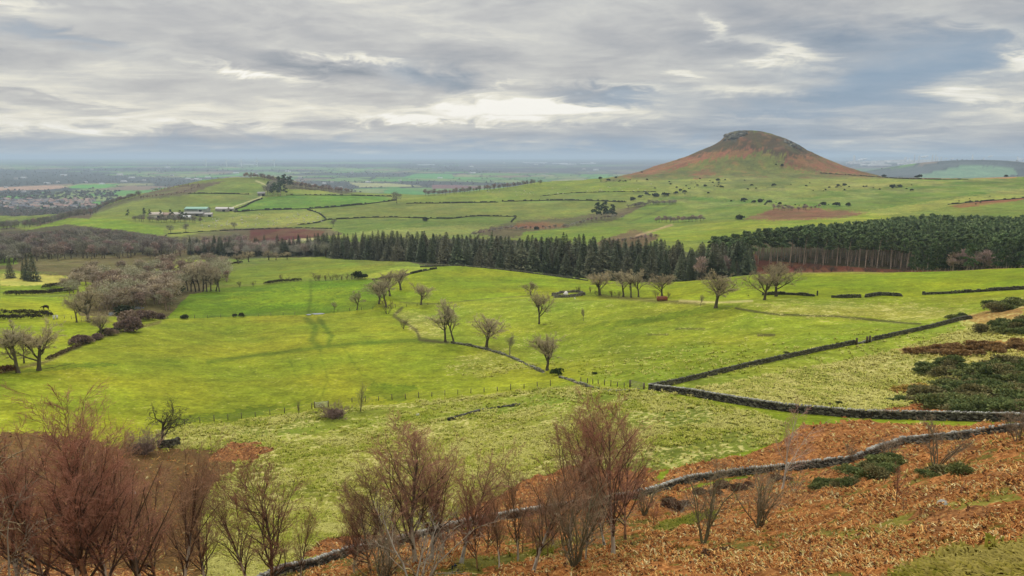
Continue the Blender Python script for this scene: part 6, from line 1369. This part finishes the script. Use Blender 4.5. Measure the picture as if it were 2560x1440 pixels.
for a in [(RO[1], 8, 1757, 1362, 1118, 'slender grey-green rowan with a dark mossy foot', .9, 'rowan_tree', 'rowan'), (RO[2], 8, 1898, 1322, 1140, 'fan-shaped rowan with many straight stems in the bracken', 1.0, 'rowan_tree', 'rowan'), (HA[0], 5, 2338, 1168, 1046, 'round bare hawthorn with a knotted base beside the nearest wall', 1.25, 'hawthorn', 'hawthorn'),
          (HA[1], 5, 2545, 1112, 1008, 'bare lichened hawthorn cut by the right edge', 1.2, 'hawthorn', 'hawthorn'), (HA[1], 5, 2225, 1150, 1085, 'wind-bent hawthorn over the gorse clump', 1.5, 'hawthorn', 'hawthorn'), (HA[0], 5, 2135, 1158, 1105, 'small wind-bent hawthorn left of the bigger one', 1.2, 'hawthorn', 'hawthorn'),
          (YB[0], 6, 2240, 1272, 1150, 'small red-brown sapling in the bracken below the gorse', .8, 'birch_tree', 'birch'), (YB[1], 6, 2258, 1288, 1240, 'tiny sapling beside the small red-brown one', .8, 'birch_tree', 'birch'), (LI, 6, 1700, 1284, 1225, 'pale twiggy bush against the nearest wall', 1.3, 'thorn_bush', 'bush'),
          (LI, 6, 1985, 1228, 1160, 'pale twiggy bush right of the silver birch', 1.0, 'thorn_bush', 'bush'), (RO[0], 8, 1610, 1290, 1190, 'grey bare bush behind the dark curved birch stem', 1.3, 'rowan_tree', 'rowan'), (YB[2], 6, 2400, 1240, 1215, 'thin twig of a sapling below the round gorse', .5, 'birch_tree', 'birch')]:
    bt(a[0], a[1], a[2], 0, a[4], a[5], v=a[3], wide=a[6], name=a[7], cat=a[8], rz=rl.uniform(0, 6))
bt(LI, 6, 1032, 40, 1268, 'silvery lichened thorn bush in front of the purple birches', 'thorn_bush', wide=1.3, cat='bush', parts=('stem', 'crown')); bt(RO[2], 8, 950, 45, 1290, 'low grey thorn left of the silvery bush', 'thorn_bush', wide=1.2, rz=1, cat='bush', parts=('stem', 'crown'))
bt(LI, 6, -90, 40, 1260, 'whitish twigs of a thorn reaching in at the lower left corner', 'thorn_bush', wide=1.1, rz=2, cat='bush', parts=('stem', 'crown')); bt(LI, 6, 120, 42, 1370, 'low silvery thorn at the lower left', 'thorn_bush', wide=1.1, rz=4, cat='bush', parts=('stem', 'crown'))
bt(oakish(rg(460), 9, 1.5, .8, ctwig=(176, 156, 120), ctrunk=(130, 112, 90)), 9, -215, 40, 915, 'dark tree outside the left edge whose fine branches hang into view', 'oak_tree', wide=.62, cat='tree')
TW = oakish(rg(461), 8, 1.9, .55, ctwig=(96, 88, 74), ctrunk=(62, 56, 46)); p = at(404, 1118, 80, 160); placed(TW, h_for(p, 992), 'dark twisted half-dead tree by the piece of broken wall', 'tree', 'oak_tree', None, loc=p, H0=8, rng=rl, wide=1.1, rz=2.0)
ry = rg(470)
for i in range(24):
    u = ry.uniform(-60, 620); r = ry.uniform(62, 98); p = at_r(u, r, 1200); placed(YB[i % 3], ry.uniform(3.2, 6.0), 'young red-twigged birch in the thicket behind the left birches', 'birch', 'birch_tree', 'young birch thicket at the left', loc=p, H0=6, rng=ry, wide=1.3)
for i in range(26):
    u = ry.uniform(880, 1640); r = ry.uniform(50, 68); p = at_r(u, r, 1300); placed(YB[i % 3], ry.uniform(1.6, 3.6), 'young red-twigged birch among the trunks in front of the nearest wall', 'birch', 'birch_tree', 'young birches before the nearest wall', loc=p, H0=6, rng=ry, wide=1.1)
# dry stalks in the bracken
def stalk(u, v, hpx, label, seed):
    p = at(u, v, 14, 90); h = hpx / FPX * math.hypot(p[0], p[1]); lv = branching(rg(seed), [dict(len=1, r=.010, ang=24, wig=.10, up=.04, nseg=6, taper=.7, flare=0), dict(n=5, len=.3, ang=40, wig=.15, up=.05, nseg=2, t0=.4, r=.6)], h)
    V, F, k = [], [], 0
    for A, B, ra, rb in lv: v_, f_ = tubes(A, B, ra, rb, 3); V.append(v_); F.append(f_ + k); k += len(v_)
    tag(put('dry_stalk', mesh('dry_stalk', np.concatenate(V), np.concatenate(F), twigm, alb(214, 184, 150)), p), label, 'stalk', 'dry stalks in the near bracken')
for i, (u, v, h) in enumerate([(2012, 1440, 90), (2040, 1420, 70), (2330, 1350, 46), (2318, 1335, 60), (2400, 1250, 50), (1950, 1380, 60), (1810, 1440, 50), (2110, 1400, 46), (2180, 1420, 40), (2460, 1300, 44)]): stalk(u, v, h, 'bleached dry stalk sticking out of the near bracken', 480 + i)
# black bag at the foot of a birch
p = at(1138, 1434, 20, 90); r = put('litter_bag', None, p, .2); tag(r, 'small black and blue bag tied to a birch foot at the lower middle', 'bag')
bg_ = clumps(rg(3), [[0, 0, .28]], [.22], 900, .14, 1.3, ((24, 26, 34), (44, 56, 84)), spike=.1, shell=.05); put('bag_body', mesh('bag_body', *bg_[:2], paintm, bg_[2]), parent=r); put('knot', bmesh_('knot', [box1(0, 0, .6, .08, .08, .14)], paintm, (40, 60, 100)), parent=r)
# ------------------------------------------------------------------ farm, village, plain
wallm = attr_mat('building_wall', .9, .1, .12, .6); roofm = attr_mat('roof', .85, .15, .15, .8)
def house_mesh(L_, W_, H_, R_, wallc, roofc, chim=True):
    x, y = L_ / 2, W_ / 2; V = [(-x, -y, 0), (x, -y, 0), (x, y, 0), (-x, y, 0), (-x, -y, H_), (x, -y, H_), (x, y, H_), (-x, y, H_), (-x, 0, H_ + R_), (x, 0, H_ + R_)]
    o_ = .35; zz = H_ - .12; V += [(-x - o_, -y - o_, zz), (x + o_, -y - o_, zz), (x + o_, 0, H_ + R_ + .12), (-x - o_, 0, H_ + R_ + .12), (x + o_, y + o_, zz), (-x - o_, y + o_, zz)]
    F4 = [(0, 1, 5, 4), (2, 3, 7, 6), (10, 11, 12, 13), (14, 15, 13, 12)]; F5 = [(1, 2, 6, 9, 5), (3, 0, 4, 8, 7)]; C = [alb(*wallc)] * 10 + [alb(*roofc)] * 6; n0 = len(V)
    if chim:
        b = box1(x * .7, 0, H_ + R_ + .5, .7, .7, 1.4); V += [tuple(q) for q in b]; F4 += [tuple(q + n0) for q in BF]; C += [alb(*roofc) * .9] * 8
    for sgn in (-1, 1):      # windows
        for wx in (-.55, 0, .55):
            n0 = len(V); b = box1(wx * x, sgn * (y + .02), H_ * .55, 1.0, .06, 1.1); V += [tuple(q) for q in b]; F4 += [tuple(q + n0) for q in BF]; C += [alb(70, 76, 84)] * 8
    return mesh('house', V, [np.array(F4), np.array(F5)], wallm, np.array(C))
HS = {k: house_mesh(*v) for k, v in dict(orange=(11, 8, 5, 2.8, (210, 198, 188), (178, 148, 134)), red=(14, 8, 5.4, 3, (196, 182, 172), (160, 132, 120)), white=(12, 7, 5, 2.6, (232, 228, 220), (150, 140, 134)), grey=(16, 9, 5.5, 3.2, (170, 164, 156), (112, 112, 116))).items()}
rh = rg(600)
for i in range(190):
    u = rh.uniform(-40, 235); v = np.interp(u, [0, 235], [513, 508]) + rh.uniform(-6, 14) if rh.uniform() < .5 else rh.uniform(502, 514); k = rh.choice(['orange', 'red', 'white', 'grey'], p=[.42, .22, .22, .14])
    if u < 120 and rh.uniform() < .5: k = rh.choice(['white', 'grey'])
    p = at(u, v, 2150, 4800)
    tag(put('house', HS[k], p, rh.uniform(-.6, .6), rh.uniform(1.2, 1.7)), dict(orange='small house with orange tiled roof in the distant village', red='long brick red house in the distant village', white='white rendered house in the distant village', grey='grey slate roofed house in the distant village')[k], 'house', {'orange': 'orange roofed village houses', 'red': 'brick red village houses', 'white': 'white village houses', 'grey': 'grey roofed village houses'}[k])
def mass(n, ufun, rfun, hh, name, label, seed, bases=None, wide=1.5):
    rng = rg(seed); it = []
    for i in range(n):
        u = ufun(rng); r = rfun(rng, u); p = at_r(u, r, 480); it.append((p, rng.uniform(*hh)))
    joined(bases or [(FARL[0],), (FARL[1],), (FARL[2],)], it, name, label, rng, twigm)
def lump(seed, col, n=70):
    V, F, C = clumps(rg(seed), [[0, 0, 5], [2.4, .6, 3.6], [-2.4, -.5, 3.4], [.5, 2.2, 3.6], [0, -2.2, 3.3]], [3.2, 2.5, 2.5, 2.4, 2.4], 5, 2.4, .95, (col, tuple(int(c * 1.25) for c in col)), spike=.6); return mesh('far_crown', V, F, twigm, C)
FARL = [lump(1, (128, 124, 112)), lump(2, (104, 106, 92)), lump(3, (146, 132, 122))]
mass(900, lambda g: g.uniform(-120, 300), lambda g, u: g.uniform(2250, 4200), (8, 15), 'village_woodland', 'grey trees between the houses of the distant village', 601)
mass(500, lambda g: g.uniform(-120, 190), lambda g, u: g.uniform(2150, 2700), (9, 15), 'near_village_woodland', 'grey leafless trees on the near side of the village', 602)
# hedgerow trees and woods of the plain follow the dark patches of the land
rng = rg(603); it = []; it2 = []
cand = np.flatnonzero((RG > 3200) & (RG < 14000) & (np.abs(AZ) < .66)[None] & (cov.sum(-1) < alb(74, 76, 64).sum()))
for k in rng.choice(cand, min(2400, len(cand)), replace=False):
    a, b = k // NA, k % NA; x = float(GX[a, b]) + rng.uniform(-8, 8); y = float(GY[a, b]) + rng.uniform(-12, 12); it.append(((x, y, float(height(x, y))), rng.uniform(6, 12) * (1 + (RG[a, b] > 7000) * .3)))
joined([(FARL[0],), (FARL[1],), (FARL[2],)], it, 'plain_woodland', 'distant hedgerow trees and woods scattered over the plain', rng, twigm)
# pale farmsteads and sheds dotted over the plain
SHD = [house_mesh(34, 14, 6, 3, (236, 236, 230), (214, 216, 214), False), house_mesh(20, 12, 6, 3, (240, 238, 232), (170, 160, 156), False)]
spots = [(118, 460), (145, 456), (255, 461), (215, 457), (310, 455), (360, 452), (470, 448), (480, 450), (492, 449), (500, 450), (520, 445), (40, 448), (60, 446), (395, 428), (420, 420), (230, 425), (590, 434), (640, 436), (300, 438), (700, 470), (780, 464), (790, 466), (812, 460), (830, 456), (850, 470), (60, 480), (1178, 418), (1175, 433), (1183, 434), (1460, 424), (1340, 412), (1360, 410), (1410, 411), (1425, 410), (1100, 446), (1000, 452), (920, 456), (750, 445), (720, 430), (880, 432), (1480, 408), (1260, 408), (1490, 426), (430, 440), (160, 440), (15, 470), (330, 446)]
for i, (u, v) in enumerate(spots):
    p = at(u, v, 2300, 20000); s = np.clip(math.hypot(p[0], p[1]) / 5200, .7, 1.7); tag(put('farm_shed', SHD[i % 2], p, rh.uniform(-.5, .5), s), 'pale distant farm shed on the plain', 'shed', 'pale sheds on the plain')
LONG = house_mesh(260, 60, 12, 3, (240, 240, 238), (226, 228, 230), False)
for u, v in [(1065, 413), (1325, 408), (1350, 408), (1400, 410), (1420, 412), (1470, 410), (620, 412), (930, 398)]:
    p = at(u, v, 5000, 40000); tag(put('warehouse', LONG, p, rh.uniform(-.2, .2), 1.0), 'long white warehouse far out on the plain', 'warehouse', 'white warehouses on the plain')
# --- the farm on the small hill
def barn(u, v, L_, W_, H_, R_, wc, rc, rz, label, rmin=950, rmax=1500):
    p = at(u, v, rmin, rmax); x, y = L_ / 2, W_ / 2; r = put('farm_building', None, (p[0], p[1], p[2] - .4), rz); tag(r, label, 'barn')
    V = [(-x, -y, 0), (x, -y, 0), (x, y, 0), (-x, y, 0), (-x, -y, H_), (x, -y, H_), (x, y, H_), (-x, y, H_), (-x, 0, H_ + R_), (x, 0, H_ + R_)]
    put('wall', mesh('wall', V, [np.array([(0, 1, 5, 4), (2, 3, 7, 6)]), np.array([(1, 2, 6, 9, 5), (3, 0, 4, 8, 7)])], wallm, alb(*wc)), parent=r)
    o_ = .6; V = []
    for s in (-1, 1): V += [(-x - o_, s * (y + o_), H_ - .2), (x + o_, s * (y + o_), H_ - .2), (x + o_, 0, H_ + R_ + .25), (-x - o_, 0, H_ + R_ + .25), (-x - o_, s * (y + o_), H_ - .35), (x + o_, s * (y + o_), H_ - .35), (x + o_, 0, H_ + R_ + .1), (-x - o_, 0, H_ + R_ + .1)]
    F = []
    for q in (0, 8): F += [(q, q + 1, q + 2, q + 3), (q + 4, q + 7, q + 6, q + 5), (q, q + 4, q + 5, q + 1), (q + 3, q + 2, q + 6, q + 7)]
    put('roof', mesh('roof', V, np.array(F), roofm, alb(*rc)), parent=r)
    put('door', bmesh_('door', [box1(x * .45, -y - .05, H_ * .38, 4, .12, H_ * .75)], wallm, (52, 52, 50)), parent=r)
    if L_ > 30: put('opening', bmesh_('opening', [box1(-x * .3, -y - .05, H_ * .72, L_ * .5, .1, H_ * .28)], wallm, (58, 60, 58)), parent=r)
barn(494, 529, 33, 13, 4.6, 2.6, (176, 180, 174), (160, 200, 178), -.06, 'largest farm barn with a pale green roof')
barn(486, 539, 27, 10, 3.6, 2, (140, 134, 124), (164, 162, 156), -.04, 'long grey barn in front of the green-roofed one')
barn(392, 545, 16, 9, 5, 3, (214, 206, 194), (200, 186, 170), .2, 'leftmost pale farmhouse among the dark pines')
barn(420, 546, 14, 8, 5, 3, (206, 190, 174), (176, 150, 134), -.1, 'pinkish farm cottage between the dark pines')
barn(441, 545, 15, 9, 5, 3, (222, 218, 206), (190, 182, 172), .1, 'cream farmhouse left of the long grey barn')
barn(468, 548, 10, 7, 3.5, 2, (240, 240, 236), (228, 228, 226), .0, 'small white shed below the long grey barn')
barn(520, 541, 12, 7, 3.5, 2, (214, 210, 200), (196, 190, 182), .2, 'low shed right of the long grey barn')
barn(556, 528, 18, 8, 4, 2.4, (176, 168, 156), (214, 208, 202), -.1, 'low building with a pale roof at the end of the farm track')
barn(574, 527, 13, 7, 3.5, 2, (190, 184, 172), (206, 200, 192), .1, 'smallest outbuilding right of the pale roof at the track end')
barn(654, 489, 12, 8, 4.5, 2.6, (150, 146, 138), (164, 160, 156), .2, 'grey cottage under the trees by the hill track', 1150, 1600)
# --- the wind turbines
turbm = attr_mat('turbine_white', .5, .3, .03, 1.0)
def ring_tube(zs, rs_, n=12):
    a = np.arange(n) * 2 * PI / n; V = np.concatenate([np.stack([r * np.cos(a), r * np.sin(a), np.full(n, z)], 1) for z, r in zip(zs, rs_)]); F = [(i * n + j, i * n + (j + 1) % n, (i + 1) * n + (j + 1) % n, (i + 1) * n + j) for i in range(len(zs) - 1) for j in range(n)]; return V, np.array(F)
tv_, tf2 = ring_tube([0, 30, 60, 80], [6, 5.2, 4.6, 4.0]); TT = mesh('tower', tv_, tf2, turbm, alb(250, 250, 250)); NC = bmesh_('nacelle', [box1(0, 1.5, 81.5, 4, 10, 4)], turbm, (248, 248, 248)); hv, hf = ring_tube([0, 1.5, 3], [2.2, 2.0, .4]); hv = np.stack([hv[:, 0], -4 - hv[:, 2], 81.5 + hv[:, 1]], 1); HB = mesh('hub', hv, hf, turbm, alb(246, 246, 246))
def blade(an):
    V = []; 
    for t, c in ((0, 3.2), (.2, 5.6), (.6, 4.2), (1, 1.4)):
        for s, th in ((-.35, 0), (0, .5), (.65, 0), (0, -.4)): V.append((s * c * 1.5, th * .8, 2 + t * 43))
    V = np.array(V); F = [(i * 4 + j, i * 4 + (j + 1) % 4, (i + 1) * 4 + (j + 1) % 4, (i + 1) * 4 + j) for i in range(3) for j in range(4)]
    c, s = math.cos(an), math.sin(an); return mesh('blade', np.stack([V[:, 0] * c + V[:, 2] * s, V[:, 1] - 5.5, -V[:, 0] * s + V[:, 2] * c + 81.5], 1), np.array(F), turbm, alb(250, 250, 250))
for i, (u, v, lb) in enumerate([(515, 414, 'first wind turbine from the left on the horizon'), (567, 414, 'second wind turbine from the left on the horizon'), (604, 419, 'middle wind turbine, standing lowest of the five'), (643, 416, 'fourth wind turbine from the left on the horizon'), (686, 416, 'last and rightmost wind turbine on the horizon')]):
    p = at_r(u, 10800, v); r = put('wind_turbine', None, p, 0, 1.0); tag(r, lb, 'wind turbine', 'wind turbines on the horizon')
    put('tower', TT, parent=r); put('nacelle', NC, parent=r); put('hub', HB, parent=r); a0 = rh.uniform(0, 2)
    for k in range(3): put('blade', blade(a0 + k * 2 * PI / 3), parent=r)
# --- works and chimneys beyond the right hand plain
indm = attr_mat('works', .8, .2, .08, .05)
def works(u, r, w_, h, label, kind, col=(226, 226, 222)):
    p = at_r(u, r, 410); x = w_ / 2
    if kind == 'hall': me = bmesh_('hall', [box1(0, 0, h / 2, w_, w_ * .5, h), box1(w_ * .1, 0, h + 3, w_ * .5, w_ * .4, 6)], indm, col); nm = 'factory_hall'
    elif kind == 'stack': V, F = ring_tube([0, h * .5, h, h + .5], [w_, w_ * .8, w_ * .65, w_ * .3], 8); me = mesh('stack', V, F, indm, alb(*col)); nm = 'chimney_stack'
    elif kind == 'tank': V, F = ring_tube([0, h, h * 1.15, h * 1.2], [x, x, x * .6, .1], 12); me = mesh('tank', V, F, indm, alb(*col)); nm = 'storage_tank'
    tag(put(nm, me, p, rh.uniform(-.3, .3)), label, dict(hall='factory', stack='chimney', tank='tank')[kind], dict(hall='factory halls beyond the plain', stack='chimneys beyond the plain', tank='storage tanks beyond the plain')[kind])
for i in range(62):
    u = rh.choice([rh.uniform(2110, 2260), rh.uniform(2255, 2380), rh.uniform(2415, 2490), rh.uniform(2510, 2600)]); works(u, rh.uniform(9600, 12500), rh.uniform(60, 300), rh.uniform(22, 50), 'pale factory hall in the distant works on the right', 'hall', (236, 234, 228) if i % 3 else (226, 220, 216))
for i in range(20): works(rh.choice([2134, 2262, 2270, 2284, 2298, 2330, 2340, 2352, 2432, 2460, 2540]) + rh.uniform(-3, 3), rh.uniform(9600, 12000), rh.uniform(7, 11), rh.uniform(80, 130), 'slim pale chimney in the distant works on the right', 'stack')
for i in range(14): works(rh.choice([rh.uniform(2120, 2250), rh.uniform(2440, 2500)]), rh.uniform(10500, 13000), rh.uniform(50, 80), rh.uniform(14, 24), 'round pale storage tank in the distant works on the right', 'tank')
stm, sn, sb_ = new_mat('steam', 1.0, 0); sb_.inputs['Base Color'].default_value = (.8, .8, .8, 1); sno = sn.nodes.new('ShaderNodeTexNoise'); sno.inputs['Scale'].default_value = .02; sbp = sn.nodes.new('ShaderNodeBump'); sbp.inputs['Distance'].default_value = 10; sn.links.new(sno.outputs['Fac'], sbp.inputs['Height']); sn.links.new(sbp.outputs[0], sb_.inputs['Normal'])
def plume(u, v, wu, hv_, rise, seed, label):
    r = 12500; az_, t_ = ray(u, v); p = (r * math.sin(az_), r * math.cos(az_), r * float(t_)); g = rg(seed); V, F = [], []; k = 0; L_ = wu * .8 / FPX * r; H_ = hv_ * .42 / FPX * r
    for i in range(9):
        q = i / 8; c = np.array([-L_ / 2 + L_ * q, g.uniform(-.2, .2) * L_, H_ * rise * q + g.uniform(-.15, .15) * H_]); rr = H_ * (.28 + .35 * math.sin(PI * min(1, q + .12))) * g.uniform(.8, 1.2)
        m_, n_ = 7, 10
        for a in range(m_ + 1):
            for b in range(n_):
                th, ph = a / m_ * PI, b * 2 * PI / n_; w_ = 1 + .15 * math.sin(3 * ph + i) * math.sin(2 * th); V.append(c + rr * w_ * np.array([math.sin(th) * math.cos(ph) * 1.7, math.sin(th) * math.sin(ph), math.cos(th)]))
        F += [(k + a * n_ + b, k + a * n_ + (b + 1) % n_, k + (a + 1) * n_ + (b + 1) % n_, k + (a + 1) * n_ + b) for a in range(m_) for b in range(n_)]; k = len(V)
    tag(put('steam_plume', mesh('steam_plume', np.array(V), np.array(F), stm, smooth=True), p), label, 'steam', kind='stuff')
for i, a in enumerate([(2156, 401, 22, 9, 1.0, 'white steam plume above the leftmost works'), (2314, 393, 16, 8, 1.0, 'highest white steam plume in the middle of the works'), (2476, 392, 10, 6, 1.0, 'small white steam plume above the hill wood'), (2272, 402, 16, 6, .5, 'low steam plume left of the tallest chimneys'), (2428, 403, 20, 8, .4, 'steam plume behind the wooded hill'), (2550, 401, 14, 8, .9, 'steam plume at the right edge'), (2365, 397, 7, 4, .5, 'tiny puff of steam right of the chimneys'), (2382, 397, 6, 4, .5, 'second tiny puff of steam right of the chimneys')]): plume(*a[:5], 700 + i, a[5])
# rocks of the crag on the steep hill
rk = rg(800)
for i in range(46):
    if i < 30: u = rk.uniform(1812, 1866); v = np.interp(u, [1812, 1866], [343, 331]) + rk.uniform(-4, 9)
    else: u = rk.uniform(1962, 2000); v = np.interp(u, [1962, 2000], [352, 368]) + rk.uniform(-2, 8)
    rock(u, v, rk.uniform(6, 14), 'weathered grey block in the crag on the steep hill' if i < 30 else 'grey outcrop on the right shoulder of the steep hill', 1600, 2050, 800 + i, (92, 90, 80) if rk.uniform() < .75 else (128, 124, 112), 'crag_rock', rk.uniform(.35, .6)); bpy.context.scene.collection.objects[-1]['group'] = 'rocks of the summit crag' if i < 30 else 'outcrops of the right shoulder'
